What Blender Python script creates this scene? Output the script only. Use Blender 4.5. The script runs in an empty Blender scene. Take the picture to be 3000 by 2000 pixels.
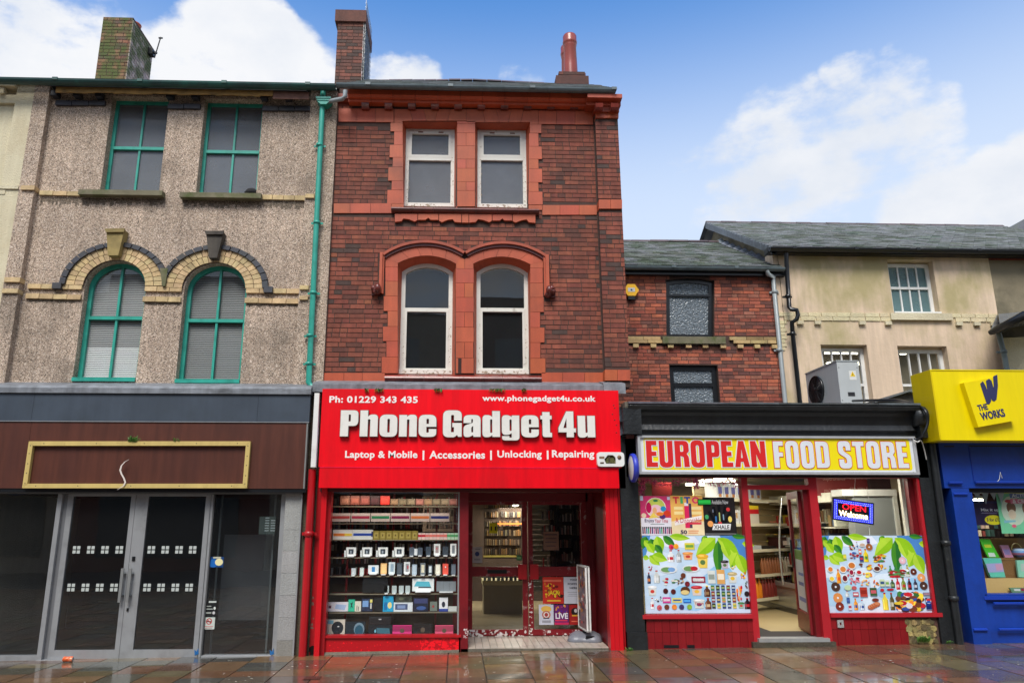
import bpy, math, random
from mathutils import Vector, Matrix
from mathutils.geometry import tessellate_polygon
random.seed(7)
sc = bpy.context.scene
COL = sc.collection
rad = math.radians
# ---------------------------------------------------------------- camera
YAW, PIT, FOC, PCX, CAMZ = rad(-1.962), rad(13.662), 2167.0, 1415.0, 1.65
cd = bpy.data.cameras.new('camera'); cam = bpy.data.objects.new('camera', cd); COL.objects.link(cam)
cam.location = (0, 0, CAMZ); cam.rotation_euler = (rad(90) + PIT, 0, YAW)
cd.sensor_width = 36; cd.lens = FOC / 3000 * 36; cd.shift_x = (1500 - PCX) / 3000; cd.clip_end = 3000; cd.clip_start = .05
sc.camera = cam
_f = Vector((-math.sin(YAW) * math.cos(PIT), math.cos(YAW) * math.cos(PIT), math.sin(PIT)))
_r = Vector((math.cos(YAW), math.sin(YAW), 0)); _u = _r.cross(_f)
def ray(px, py): return _f + _r * ((px - PCX) / FOC) + _u * ((1000 - py) / FOC)
def at(px, py, Y):                      # measured photo point -> metres on the vertical plane y = Y
    d = ray(px, py); return d.x * Y / d.y, d.z * Y / d.y + CAMZ
def AX(px, py, Y): return at(px, py, Y)[0]
def AZ(px, py, Y): return at(px, py, Y)[1]
def rect(x0, y0, x1, y1, Y):            # x0,x1 read half way up
    ym = (y0 + y1) / 2; xm = (x0 + x1) / 2
    return AX(x0, ym, Y), AX(x1, ym, Y), AZ(xm, y1, Y), AZ(xm, y0, Y)   # X0 X1 Z0 Z1
def zg(x): return -.045 + .0125 * x     # the street rises gently to the right
# ---------------------------------------------------------------- sky and sun
SUN_EL, SUN_AZ = rad(53), rad(194)
w = bpy.data.worlds.new('World'); sc.world = w; w.use_nodes = True
nt = w.node_tree; nt.nodes.clear()
def N(t, **k):
    n = nt.nodes.new(t)
    for a, b in k.items(): setattr(n, a, b)
    return n
L = nt.links.new
out = N('ShaderNodeOutputWorld'); bg = N('ShaderNodeBackground'); L(bg.outputs[0], out.inputs[0])
sky = N('ShaderNodeTexSky', sky_type='NISHITA', sun_disc=False, sun_elevation=SUN_EL, sun_rotation=SUN_AZ, air_density=1.0, dust_density=.6, ozone_density=2.2)
tc = N('ShaderNodeTexCoord'); nrm = N('ShaderNodeVectorMath', operation='NORMALIZE'); L(tc.outputs['Generated'], nrm.inputs[0])
sep = N('ShaderNodeSeparateXYZ'); L(nrm.outputs[0], sep.inputs[0])
def M_(op, a, b=None, c=None, clamp=False):
    n = N('ShaderNodeMath', operation=op); n.use_clamp = clamp
    for i, v in enumerate((a, b, c)):
        if v is None: continue
        if isinstance(v, (int, float)): n.inputs[i].default_value = v
        else: L(v, n.inputs[i])
    return n.outputs[0]
def noise_(scale, detail, rough, off, zs=1.0):
    mp = N('ShaderNodeMapping'); mp.inputs['Location'].default_value = off; mp.inputs['Scale'].default_value = (1, 1, zs)
    L(nrm.outputs[0], mp.inputs[0])
    n = N('ShaderNodeTexNoise'); n.inputs['Scale'].default_value = scale; n.inputs['Detail'].default_value = detail; n.inputs['Roughness'].default_value = rough
    L(mp.outputs[0], n.inputs['Vector']); return n.outputs['Fac']
CLOUDS = [(-80, 120, .14, 1.0), (90, 200, .1, .95), (-100, 330, .24, 1.0), (230, 250, .08, .8), (520, 170, .075, .8), (660, 170, .11, .95), (790, 160, .09, .85), (560, 290, .13, .85), (800, 280, .14, .85), (1140, 215, .08, .52), (1245, 165, .05, .5), (1560, 225, .05, .34),
          (2500, 250, .05, .5), (2640, 240, .06, .52), (2760, 290, .05, .46), (2200, 400, .08, .5), (2570, 400, .07, .62), (2420, 410, .07, .5), (2640, 440, .1, .6), (2380, 480, .12, .6), (2180, 440, .08, .5), (2760, 520, .07, .6), (2880, 600, .08, 1.0), (3040, 610, .1, 1.0), (2740, 620, .09, .9), (2330, 600, .16, .5), (1950, 480, .07, .4)]
acc = None
wn_ = N('ShaderNodeTexNoise'); wn_.inputs['Scale'].default_value = 6; wn_.inputs['Detail'].default_value = 5; L(nrm.outputs[0], wn_.inputs['Vector'])
wa_ = N('ShaderNodeVectorMath', operation='MULTIPLY_ADD'); L(wn_.outputs['Color'], wa_.inputs[0]); wa_.inputs[1].default_value = (.13, .13, .13); wa_.inputs[2].default_value = (-.065, -.065, -.065)
wb_ = N('ShaderNodeVectorMath', operation='ADD'); L(nrm.outputs[0], wb_.inputs[0]); L(wa_.outputs[0], wb_.inputs[1]); wc_ = N('ShaderNodeVectorMath', operation='NORMALIZE'); L(wb_.outputs[0], wc_.inputs[0])
for (px, py, r_, s_) in CLOUDS:
    d = ray(px, py).normalized()
    vm = N('ShaderNodeVectorMath', operation='DOT_PRODUCT'); L(wc_.outputs[0], vm.inputs[0]); vm.inputs[1].default_value = d
    mr = N('ShaderNodeMapRange', interpolation_type='SMOOTHERSTEP'); L(vm.outputs['Value'], mr.inputs[0])
    mr.inputs[1].default_value = math.cos(r_); mr.inputs[2].default_value = math.cos(r_ * .15); mr.inputs[3].default_value = 0; mr.inputs[4].default_value = s_
    acc = mr.outputs[0] if acc is None else M_('MAXIMUM', acc, mr.outputs[0])
n1 = noise_(6.5, 9, .56, (3.1, 1.7, .9), 2.4); n2 = noise_(1.9, 4, .5, (7.3, 4.4, 2.0), 1.5); n3 = noise_(16, 5, .6, (1.3, .4, 5.0), 1.4)
# away from the view the same broken cloud goes on over the whole dome
vm = N('ShaderNodeVectorMath', operation='DOT_PRODUCT'); L(nrm.outputs[0], vm.inputs[0]); vm.inputs[1].default_value = ray(1500, 400).normalized()
mr = N('ShaderNodeMapRange', interpolation_type='SMOOTHSTEP'); L(vm.outputs['Value'], mr.inputs[0])
mr.inputs[1].default_value = math.cos(1.05); mr.inputs[2].default_value = math.cos(.72); mr.inputs[3].default_value = .62; mr.inputs[4].default_value = 0
acc = M_('MAXIMUM', acc, mr.outputs[0])
e = M_('ADD', M_('MULTIPLY', M_('SUBTRACT', n1, .5), 2.2), M_('MULTIPLY', M_('SUBTRACT', n2, .5), .9))
e = M_('ADD', e, M_('MULTIPLY', M_('SUBTRACT', n3, .5), 1.25))
ka = N('ShaderNodeMapRange', interpolation_type='SMOOTHSTEP'); L(acc, ka.inputs[0]); ka.inputs[1].default_value = 0; ka.inputs[2].default_value = .35
dens = M_('ADD', acc, M_('MULTIPLY', e, ka.outputs[0]))
mr = N('ShaderNodeMapRange', interpolation_type='SMOOTHSTEP'); L(dens, mr.inputs[0]); mr.inputs[1].default_value = .26; mr.inputs[2].default_value = .86
cl = mr.outputs[0]
n4 = noise_(4.2, 6, .6, (9.3, 2.4, 1.0), 1.5)
cg = N('ShaderNodeMapRange'); L(n4, cg.inputs[0]); cg.inputs[1].default_value = .36; cg.inputs[2].default_value = .6; cg.inputs[3].default_value = 0; cg.inputs[4].default_value = 1
cc0 = N('ShaderNodeMix', data_type='RGBA'); L(cg.outputs[0], cc0.inputs[0]); cc0.inputs[6].default_value = (6.3, 6.7, 7.4, 1); cc0.inputs[7].default_value = (7.6, 7.7, 7.95, 1)
hz = N('ShaderNodeMapRange', interpolation_type='SMOOTHSTEP'); L(sep.outputs[2], hz.inputs[0]); hz.inputs[1].default_value = .66; hz.inputs[2].default_value = .36
hz.inputs[3].default_value = 0; hz.inputs[4].default_value = .86
tint = N('ShaderNodeMix', data_type='RGBA', blend_type='MULTIPLY'); tint.inputs[0].default_value = 1; L(sky.outputs[0], tint.inputs[6]); tint.inputs[7].default_value = (.82, 1.6, 2.2, 1)
m1 = N('ShaderNodeMix', data_type='RGBA'); L(hz.outputs[0], m1.inputs[0]); L(tint.outputs[2], m1.inputs[6]); m1.inputs[7].default_value = (6.1, 6.9, 8.1, 1)
m2 = N('ShaderNodeMix', data_type='RGBA'); L(cl, m2.inputs[0]); L(m1.outputs[2], m2.inputs[6]); L(cc0.outputs[2], m2.inputs[7])
L(m2.outputs[2], bg.inputs[0]); bg.inputs[1].default_value = .1
sd = bpy.data.lights.new('sun', 'SUN'); sd.energy = 3.3; sd.angle = rad(26); sd.color = (1, .95, .88)
sun = bpy.data.objects.new('sun', sd); COL.objects.link(sun)
_sd = Vector((math.sin(SUN_AZ) * math.cos(SUN_EL), math.cos(SUN_AZ) * math.cos(SUN_EL), math.sin(SUN_EL)))
sun.rotation_euler = _sd.to_track_quat('Z', 'Y').to_euler(); sun.location = (0, -5, 20)
vs = sc.view_settings; vs.view_transform = 'Standard'; vs.look = 'None'; vs.exposure = .3; vs.gamma = 1; vs.use_curve_mapping = False
# ---------------------------------------------------------------- materials
def S(r, g, b):                         # a colour read as sRGB 0..255 -> linear
    f = lambda c: (c / 255 / 12.92) if c <= 10 else ((c / 255 + .055) / 1.055) ** 2.4
    return (f(r), f(g), f(b))
W = (1., 1., 1.)
ORD = ['leftmost', 'second', 'third', 'fourth', 'fifth', 'sixth', 'seventh', 'eighth', 'ninth', 'tenth', 'eleventh', 'twelfth']
def mat(name, col, rough=.6, metal=0., var=0., vs_=3., bump=0., bs=40., spec=.5, streak=0., dirt=None, dscale=2., damt=0., emit=0., kind='noise', grit=0., gs=60., dlo=.5, coat=0., stretch=(1, 1, 1)):
    m = bpy.data.materials.new(name); m.use_nodes = True; t = m.node_tree; p = t.nodes['Principled BSDF']; n = t.nodes.new; l = t.links.new
    p.inputs['Roughness'].default_value = rough; p.inputs['Metallic'].default_value = metal; p.inputs['Specular IOR Level'].default_value = spec
    if coat: p.inputs['Coat Weight'].default_value = coat; p.inputs['Coat Roughness'].default_value = .12
    geo = n('ShaderNodeNewGeometry'); oi = n('ShaderNodeObjectInfo'); at_ = n('ShaderNodeAttribute'); at_.attribute_name = 'Col'
    def mul(a, b):
        x = n('ShaderNodeMix'); x.data_type = 'RGBA'; x.blend_type = 'MULTIPLY'; x.inputs[0].default_value = 1
        for i, v in ((6, a), (7, b)):
            if isinstance(v, tuple): x.inputs[i].default_value = (*v, 1)
            else: l(v, x.inputs[i])
        return x.outputs[2]
    c = mul(mul(at_.outputs['Color'], oi.outputs['Color']), tuple(col))
    def noi(scale, det=4, ro=.55, st=(1, 1, 1), off=(0, 0, 0)):
        mp = n('ShaderNodeMapping'); mp.inputs['Scale'].default_value = st; mp.inputs['Location'].default_value = off; l(geo.outputs['Position'], mp.inputs[0])
        q = n('ShaderNodeTexNoise'); q.inputs['Scale'].default_value = scale; q.inputs['Detail'].default_value = det; q.inputs['Roughness'].default_value = ro; l(mp.outputs[0], q.inputs['Vector']); return q.outputs['Fac']
    def rng(v, a, b, c_, d):
        q = n('ShaderNodeMapRange'); l(v, q.inputs[0]); q.inputs[1].default_value = a; q.inputs[2].default_value = b; q.inputs[3].default_value = c_; q.inputs[4].default_value = d; return q.outputs[0]
    if var: c = mul(c, rng(noi(vs_, st=stretch), .3, .7, 1 - var, 1 + var))
    if grit: c = mul(c, rng(noi(gs, 2, .5), .32, .68, 1 - grit, 1 + grit))
    if streak: c = mul(c, rng(noi(9, 4, .6, (1, 1, .09)), .35, .65, 1 - streak, 1 + streak * .3))
    if kind == 'pebble':
        v = n('ShaderNodeTexVoronoi'); v.inputs['Scale'].default_value = 88; l(geo.outputs['Position'], v.inputs['Vector'])
        sp = n('ShaderNodeSeparateColor'); l(v.outputs['Color'], sp.inputs[0])
        r_ = n('ShaderNodeValToRGB'); r_.color_ramp.interpolation = 'CONSTANT'; els = r_.color_ramp.elements
        pal = [(0, S(104, 92, 82)), (.1, S(152, 136, 122)), (.32, S(178, 160, 144)), (.56, S(196, 178, 162)), (.76, S(212, 196, 182)), (.88, S(166, 154, 144)), (.95, S(226, 214, 202))]
        els[0].position = 0; els[0].color = (*pal[0][1], 1); els[1].position = pal[1][0]; els[1].color = (*pal[1][1], 1)
        for a, b in pal[2:]: x = els.new(a); x.color = (*b, 1)
        l(sp.outputs[0], r_.inputs[0]); c = mul(c, r_.outputs[0]); c = mul(c, rng(v.outputs['Distance'], .15, .75, 1.08, .62))
        bp = n('ShaderNodeBump'); bp.inputs['Strength'].default_value = .8; bp.inputs['Distance'].default_value = .012; bp.invert = True; l(v.outputs['Distance'], bp.inputs['Height']); l(bp.outputs[0], p.inputs['Normal'])
    if kind == 'obscure':
        v = n('ShaderNodeTexVoronoi'); v.inputs['Scale'].default_value = 30; v.feature = 'SMOOTH_F1'; l(geo.outputs['Position'], v.inputs['Vector'])
        c = mul(c, rng(v.outputs['Distance'], .1, .6, .7, 1.35))
        bp = n('ShaderNodeBump'); bp.inputs['Strength'].default_value = 1; bp.inputs['Distance'].default_value = .02; l(v.outputs['Distance'], bp.inputs['Height']); l(bp.outputs[0], p.inputs['Normal'])
    if dirt is not None:
        x = n('ShaderNodeMix'); x.data_type = 'RGBA'; l(rng(noi(dscale, 6, .62, off=(5, 3, 1), st=stretch), dlo, dlo + .18, 0, damt), x.inputs[0]); l(c, x.inputs[6]); x.inputs[7].default_value = (*dirt, 1); c = x.outputs[2]
    l(c, p.inputs['Base Color'])
    if bump and kind == 'noise':
        bp = n('ShaderNodeBump'); bp.inputs['Strength'].default_value = bump; bp.inputs['Distance'].default_value = .02; l(noi(bs, 4, .6), bp.inputs['Height']); l(bp.outputs[0], p.inputs['Normal'])
    if emit: l(c, p.inputs['Emission Color']); p.inputs['Emission Strength'].default_value = emit
    return m
def glassm(name, tint=(.97, .98, .98), rough=.0, dust=.0, dcol=(.4, .42, .42), fres=1.0, wav=.0):
    m = bpy.data.materials.new(name); m.use_nodes = True; t = m.node_tree; t.nodes.clear(); n = t.nodes.new; l = t.links.new
    o = n('ShaderNodeOutputMaterial'); tr = n('ShaderNodeBsdfTransparent'); tr.inputs[0].default_value = (*tint, 1)
    gl = n('ShaderNodeBsdfGlossy'); gl.inputs['Roughness'].default_value = rough; lw = n('ShaderNodeLayerWeight'); lw.inputs[0].default_value = .5; pw = n('ShaderNodeMath'); pw.operation = 'POWER'; l(lw.outputs['Facing'], pw.inputs[0]); pw.inputs[1].default_value = 5; fr = n('ShaderNodeMath'); fr.operation = 'MULTIPLY_ADD'; l(pw.outputs[0], fr.inputs[0]); fr.inputs[1].default_value = .95; fr.inputs[2].default_value = .045
    geo = n('ShaderNodeNewGeometry')
    if wav:
        q = n('ShaderNodeTexNoise'); q.inputs['Scale'].default_value = 1.6; l(geo.outputs['Position'], q.inputs['Vector'])
        b = n('ShaderNodeBump'); b.inputs['Strength'].default_value = wav; b.inputs['Distance'].default_value = .05; l(q.outputs['Fac'], b.inputs['Height']); l(b.outputs[0], gl.inputs['Normal'])
    k = n('ShaderNodeMath'); k.operation = 'MULTIPLY'; l(fr.outputs[0], k.inputs[0]); k.inputs[1].default_value = fres; k.use_clamp = True
    m1 = n('ShaderNodeMixShader'); l(k.outputs[0], m1.inputs[0]); l(tr.outputs[0], m1.inputs[1]); l(gl.outputs[0], m1.inputs[2])
    last = m1.outputs[0]
    if dust:
        df = n('ShaderNodeBsdfDiffuse'); df.inputs[0].default_value = (*dcol, 1)
        q = n('ShaderNodeTexNoise'); q.inputs['Scale'].default_value = 3.5; q.inputs['Detail'].default_value = 6; l(geo.outputs['Position'], q.inputs['Vector'])
        r_ = n('ShaderNodeMapRange'); l(q.outputs['Fac'], r_.inputs[0]); r_.inputs[1].default_value = .3; r_.inputs[2].default_value = .7; r_.inputs[3].default_value = dust * .88; r_.inputs[4].default_value = dust * 1.1; r_.clamp = True
        m2 = n('ShaderNodeMixShader'); l(r_.outputs[0], m2.inputs[0]); l(last, m2.inputs[1]); l(df.outputs[0], m2.inputs[2]); last = m2.outputs[0]
    l(last, o.inputs[0]); return m
# ---------------------------------------------------------------- mesh helpers
class MB:
    def __init__(s): s.v = []; s.f = []; s.c = []; s.m = []; s.s = []
    def face(s, pts, col=W, mi=0, sm=False):
        b = len(s.v); s.v += [tuple(p) for p in pts]; s.f.append(tuple(range(b, b + len(pts)))); s.c.append(col); s.m.append(mi); s.s.append(sm)
    def mesh(s, vs_, fs, col=W, mi=0, sm=False):
        b = len(s.v); s.v += [tuple(p) for p in vs_]
        for f in fs: s.f.append(tuple(b + i for i in f)); s.c.append(col); s.m.append(mi); s.s.append(sm)
        return s
    def box(s, x0, x1, y0, y1, z0, z1, col=W, mi=0):
        if x0 > x1: x0, x1 = x1, x0
        if y0 > y1: y0, y1 = y1, y0
        if z0 > z1: z0, z1 = z1, z0
        v = [(x, y, z) for z in (z0, z1) for y in (y0, y1) for x in (x0, x1)]
        return s.mesh(v, [(0, 2, 3, 1), (4, 5, 7, 6), (0, 1, 5, 4), (2, 6, 7, 3), (0, 4, 6, 2), (1, 3, 7, 5)], col, mi)
    def prism(s, pts, y0, y1, col=W, mi=0, sm=False):   # pts (x,z) outline, extruded from y0 (front) to y1
        a = sum(p[0] * q[1] - q[0] * p[1] for p, q in zip(pts, pts[1:] + pts[:1]))
        if a < 0: pts = pts[::-1]
        n = len(pts); v = [(x, y0, z) for x, z in pts] + [(x, y1, z) for x, z in pts]
        fs = [tuple(range(n)), tuple(range(2 * n - 1, n - 1, -1))] + [(i, n + i, n + (i + 1) % n, (i + 1) % n) for i in range(n)]
        return s.mesh(v, fs, col, mi)
    def prof(s, pts, x0, x1, col=W, mi=0):              # pts (y,z) profile extruded along x
        n = len(pts); v = [(x0, y, z) for y, z in pts] + [(x1, y, z) for y, z in pts]
        a = sum(p[0] * q[1] - q[0] * p[1] for p, q in zip(pts, pts[1:] + pts[:1]))
        fs = [tuple(range(n - 1, -1, -1)), tuple(range(n, 2 * n))] + [(i, (i + 1) % n, n + (i + 1) % n, n + i) for i in range(n)]
        if a < 0: fs = [f[::-1] for f in fs]
        return s.mesh(v, fs, col, mi)
    def quad(s, a, b, c, d, th=.004, col=W, mi=0):      # thin slab through four points, thickness along +y
        v = [Vector(p) for p in (a, b, c, d)]; nn = (v[1] - v[0]).cross(v[3] - v[0]).normalized() * th
        v += [p - nn for p in v]
        return s.mesh(v, [(0, 1, 2, 3), (7, 6, 5, 4), (0, 4, 5, 1), (1, 5, 6, 2), (2, 6, 7, 3), (3, 7, 4, 0)], col, mi)
    def tube(s, path, r, n=10, col=W, mi=0, cap=True):
        path = [Vector(p) for p in path]; rr = r if isinstance(r, (list, tuple)) else [r] * len(path); rings = []
        for i, p in enumerate(path):
            t = (path[min(i + 1, len(path) - 1)] - path[max(i - 1, 0)]).normalized()
            up = Vector((0, 1, 0)) if abs(t.y) < .9 else Vector((1, 0, 0)); a = t.cross(up).normalized(); b = t.cross(a)
            rings.append([p + (a * math.cos(k * 2 * math.pi / n) + b * math.sin(k * 2 * math.pi / n)) * rr[i] for k in range(n)])
        v = [q for g in rings for q in g]; fs = []
        for i in range(len(path) - 1):
            for k in range(n): fs.append((i * n + k, i * n + (k + 1) % n, (i + 1) * n + (k + 1) % n, (i + 1) * n + k))
        s.mesh(v, fs, col, mi, True)
        if cap: s.face(rings[0][::-1], col, mi); s.face(rings[-1], col, mi)
        return s
    def lathe(s, prof, c, n=16, col=W, mi=0, axis='z', sm=True):
        v = []; fs = []
        for r, h in prof:
            for k in range(n):
                a = 2 * math.pi * k / n; x, y = r * math.cos(a), r * math.sin(a)
                v.append((c[0] + x, c[1] + y, c[2] + h) if axis == 'z' else ((c[0] + x, c[1] + h, c[2] + y) if axis == 'y' else (c[0] + h, c[1] + x, c[2] + y)))
        for i in range(len(prof) - 1):
            for k in range(n): fs.append((i * n + k, i * n + (k + 1) % n, (i + 1) * n + (k + 1) % n, (i + 1) * n + k))
        s.mesh(v, fs, col, mi, sm); return s
    def build(s, name, mats, parent=None, xf=None):
        me = bpy.data.meshes.new(name); me.from_pydata(s.v, [], s.f)
        if not isinstance(mats, (list, tuple)): mats = [mats]
        for m in mats: me.materials.append(m)
        me.polygons.foreach_set('material_index', s.m); me.polygons.foreach_set('use_smooth', s.s)
        a = me.attributes.new('Col', 'FLOAT_COLOR', 'CORNER'); buf = []
        for f, c in zip(s.f, s.c): buf += [c[0], c[1], c[2], 1.] * len(f)
        a.data.foreach_set('color', buf); me.update()
        o = bpy.data.objects.new(name, me); COL.objects.link(o)
        if parent is not None: put(o, parent)
        return o
def put(o, parent):
    o.parent = parent; o.matrix_parent_inverse = Matrix.Translation(parent_loc(parent)).inverted()
def parent_loc(p):
    v = Vector(p.location)
    while p.parent is not None: p = p.parent; v += Vector((0, 0, 0))
    return v
def tag(o, label=None, cat=None, group=None, kind=None):
    if label: o['label'] = label
    if cat: o['category'] = cat
    if group: o['group'] = group
    if kind: o['kind'] = kind
    return o
def thing(name, label, cat, group=None, loc=(0, 0, 0)):
    o = bpy.data.objects.new(name, None); o.empty_display_size = .2; o.location = loc; COL.objects.link(o); return tag(o, label, cat, group)
def struct(o): o['kind'] = 'structure'; return o
def part(name, m, parent, fn, kind=None):
    mb = MB(); fn(mb); o = mb.build(name, m, parent)
    if kind: o['kind'] = kind
    return o
def boxp(name, m, parent, *a, col=W): return part(name, m, parent, lambda b: b.box(*a, col=col))
# unit brick shared by every single brick
def unit_brick(ch=.0):
    b = MB(); b.box(-.5, .5, -.5, .5, -.5, .5); me = bpy.data.meshes.new('brick')
    me.from_pydata(b.v, [], b.f); a = me.attributes.new('Col', 'FLOAT_COLOR', 'CORNER'); a.data.foreach_set('color', [1.] * (4 * 24)); me.update(); return me
_ub = {}
def piece(name, m, parent, x0, x1, y0, y1, z0, z1, col=W):   # one box-shaped piece; all share one mesh per material
    if m.name not in _ub: me = unit_brick(); me.materials.append(m); _ub[m.name] = me
    o = bpy.data.objects.new(name, _ub[m.name]); o.scale = (max(abs(x1 - x0), .002), max(abs(y1 - y0), .002), max(abs(z1 - z0), .002))
    o.location = ((x0 + x1) / 2, (y0 + y1) / 2, (z0 + z1) / 2); o.color = (*col, 1); COL.objects.link(o)
    o.parent = parent; o.matrix_parent_inverse = Matrix.Translation(parent_loc(parent)).inverted(); return o
def jit(c, a=.12):
    k = 1 + random.uniform(-a, a); return tuple(min(1.5, max(0, v * k * (1 + random.uniform(-a, a) * .3))) for v in c)
def wall(mb, outer, holes, y0, y1, col=W, mi=0, splay=0.):  # outer/holes: (x,z) lists; reveal faces are built too
    def ccw(p, want):
        a = sum(q[0] * r[1] - r[0] * q[1] for q, r in zip(p, p[1:] + p[:1])); return p if (a > 0) == want else p[::-1]
    outer = ccw(list(outer), True); holes = [ccw(list(h), False) for h in holes]
    polys = [outer] + holes; flat = [p for q in polys for p in q]
    tris = tessellate_polygon([[Vector((x, z, 0)) for x, z in q] for q in polys])
    fs = []
    for t in tris:
        a, b, c = (flat[i] for i in t); ar = (b[0] - a[0]) * (c[1] - a[1]) - (c[0] - a[0]) * (b[1] - a[1])
        if abs(ar) < 1e-9: continue
        fs.append(tuple(t) if ar > 0 else tuple(t[::-1]))
    n = len(flat); v = [(x, y0, z) for x, z in flat] + [(x, y1, z) for x, z in flat]
    mb.mesh(v, fs + [tuple(n + i for i in f[::-1]) for f in fs], col, mi)
    k = 0
    for q in polys:
        m_ = len(q)
        for i in range(m_):
            a, b = q[i], q[(i + 1) % m_]; mb.face([(a[0], y0, a[1]), (a[0], y1, a[1]), (b[0], y1, b[1]), (b[0], y0, b[1])], col, mi)
        k += m_
def R4(x0, x1, z0, z1): return [(x0, z0), (x1, z0), (x1, z1), (x0, z1)]
def arch_pts(x0, x1, z0, zs, zt, n=14):                 # rectangle with a curved top springing at zs, crown at zt
    cx = (x0 + x1) / 2; hw = (x1 - x0) / 2; rise = zt - zs; pts = [(x0, z0), (x1, z0)]
    if rise >= hw * .8: pts += [(cx + hw * math.cos(math.pi * i / n), zs + rise * math.sin(math.pi * i / n)) for i in range(n + 1)]
    else:
        R_ = (hw * hw + rise * rise) / (2 * rise); a0 = math.asin(hw / R_)
        pts += [(cx + R_ * math.sin(a0 - 2 * a0 * i / n), zt - R_ + R_ * math.cos(a0 - 2 * a0 * i / n)) for i in range(n + 1)]
    return pts
def inset(pts, d):
    n = len(pts); out_ = []
    a = sum(p[0] * q[1] - q[0] * p[1] for p, q in zip(pts, pts[1:] + pts[:1])); sg = 1 if a > 0 else -1
    for i in range(n):
        p0, p1, p2 = Vector(pts[i - 1]), Vector(pts[i]), Vector(pts[(i + 1) % n])
        e1 = (p1 - p0).normalized(); e2 = (p2 - p1).normalized(); n1 = Vector((-e1.y, e1.x)) * sg; n2 = Vector((-e2.y, e2.x)) * sg
        b = n1 + n2; b = b / max(b.length_squared / 2, .3) if b.length > 1e-6 else n1
        out_.append(tuple(p1 + b * d))
    return out_
def in_poly(x, z, p):
    r_ = False; j = len(p) - 1
    for i in range(len(p)):
        if (p[i][1] > z) != (p[j][1] > z) and x < (p[j][0] - p[i][0]) * (z - p[i][1]) / (p[j][1] - p[i][1]) + p[i][0]: r_ = not r_
        j = i
    return r_
def bricks(parent, x0, x1, z0, z1, yf, m, cols, excl=(), course=.075, bl=.228, limit=300, joint=.012, proud=.004, wts=None, name='brick', seed=1, header=.34):
    rnd = random.Random(seed); items = []; nr = int(round((z1 - z0) / course)); course = (z1 - z0) / nr
    for r_ in range(nr):
        za = z0 + r_ * course; zb = za + course; zm = (za + zb) / 2
        # free intervals
        iv = [(x0, x1)]
        for p in excl:
            xs = []
            for zz in (za + .004, zm, zb - .004):
                cr = []
                for i in range(len(p)):
                    a, b = p[i], p[(i + 1) % len(p)]
                    if (a[1] > zz) != (b[1] > zz): cr.append(a[0] + (b[0] - a[0]) * (zz - a[1]) / (b[1] - a[1]))
                if cr: xs += [min(cr), max(cr)]
            if xs:
                lo, hi = min(xs), max(xs); nv = []
                for a, b in iv:
                    if hi <= a or lo >= b: nv.append((a, b)); continue
                    if lo > a: nv.append((a, lo))
                    if hi < b: nv.append((hi, b))
                iv = nv
        x = x0 - rnd.uniform(0, 1) * .04 - (r_ % 2) * bl / 2
        while x < x1:
            ln = bl if rnd.random() > header else bl / 2
            for a, b in iv:
                p, q = max(x, a), min(x + ln, b)
                if q - p > .03: items.append((p + joint / 2, q - joint / 2, za + joint / 2, zb - joint / 2))
            x += ln
    cam_d = lambda t: ((t[0] + t[1]) ** 2 / 4 + yf * yf + ((t[2] + t[3]) / 2 - CAMZ) ** 2)
    order = sorted(range(len(items)), key=lambda i: -((items[i][1] - items[i][0]) / cam_d(items[i]))); big = set(order[:limit]); rest = MB()
    for i, (a, b, c, d) in enumerate(items):
        col = jit(rnd.choices(cols, wts)[0], .13); dy = rnd.uniform(0, .004)
        if i in big: piece(name, m, parent, a, b, yf - proud - dy, yf + .01, c, d, col)
        else: rest.box(a, b, yf - proud - dy, yf + .01, c, d, col)
    if rest.v:
        o = rest.build(name + '_courses', m, parent); o['kind'] = 'stuff'
    return items
def text(name, s, x0, x1, z0, z1, y, m, parent=None, depth=.002, bold=0., shear=0., spacing=1., M4=None, bev=0.):
    c = bpy.data.curves.new(name, 'FONT'); c.body = s; c.offset = bold; c.extrude = 0.5; c.shear = shear; c.space_character = spacing; c.resolution_u = 3
    o = bpy.data.objects.new(name, c); COL.objects.link(o)
    dg = bpy.context.evaluated_depsgraph_get(); dg.update(); me = bpy.data.meshes.new_from_object(o.evaluated_get(dg)); bpy.data.objects.remove(o); bpy.data.curves.remove(c)
    vs_ = [v.co.copy() for v in me.vertices]
    if not vs_: return None
    ax, bx = min(v.x for v in vs_), max(v.x for v in vs_); ay, by = min(v.y for v in vs_), max(v.y for v in vs_)
    for v in me.vertices:
        p = v.co; q = Vector((x0 + (p.x - ax) / (bx - ax) * (x1 - x0), y - depth if p.z > 0 else y, z0 + (p.y - ay) / (by - ay) * (z1 - z0)))
        v.co = M4 @ q if M4 else q
    me.materials.clear(); me.materials.append(m)
    for p in me.polygons: p.material_index = 0
    for a in list(me.attributes):
        if a.name == 'Col': me.attributes.remove(a)
    a = me.attributes.new('Col', 'FLOAT_COLOR', 'CORNER'); a.data.foreach_set('color', [1.] * (4 * len(me.loops))); me.update()
    ob = bpy.data.objects.new(name, me); COL.objects.link(ob)
    if parent is not None: put(ob, parent)
    return ob
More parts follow.
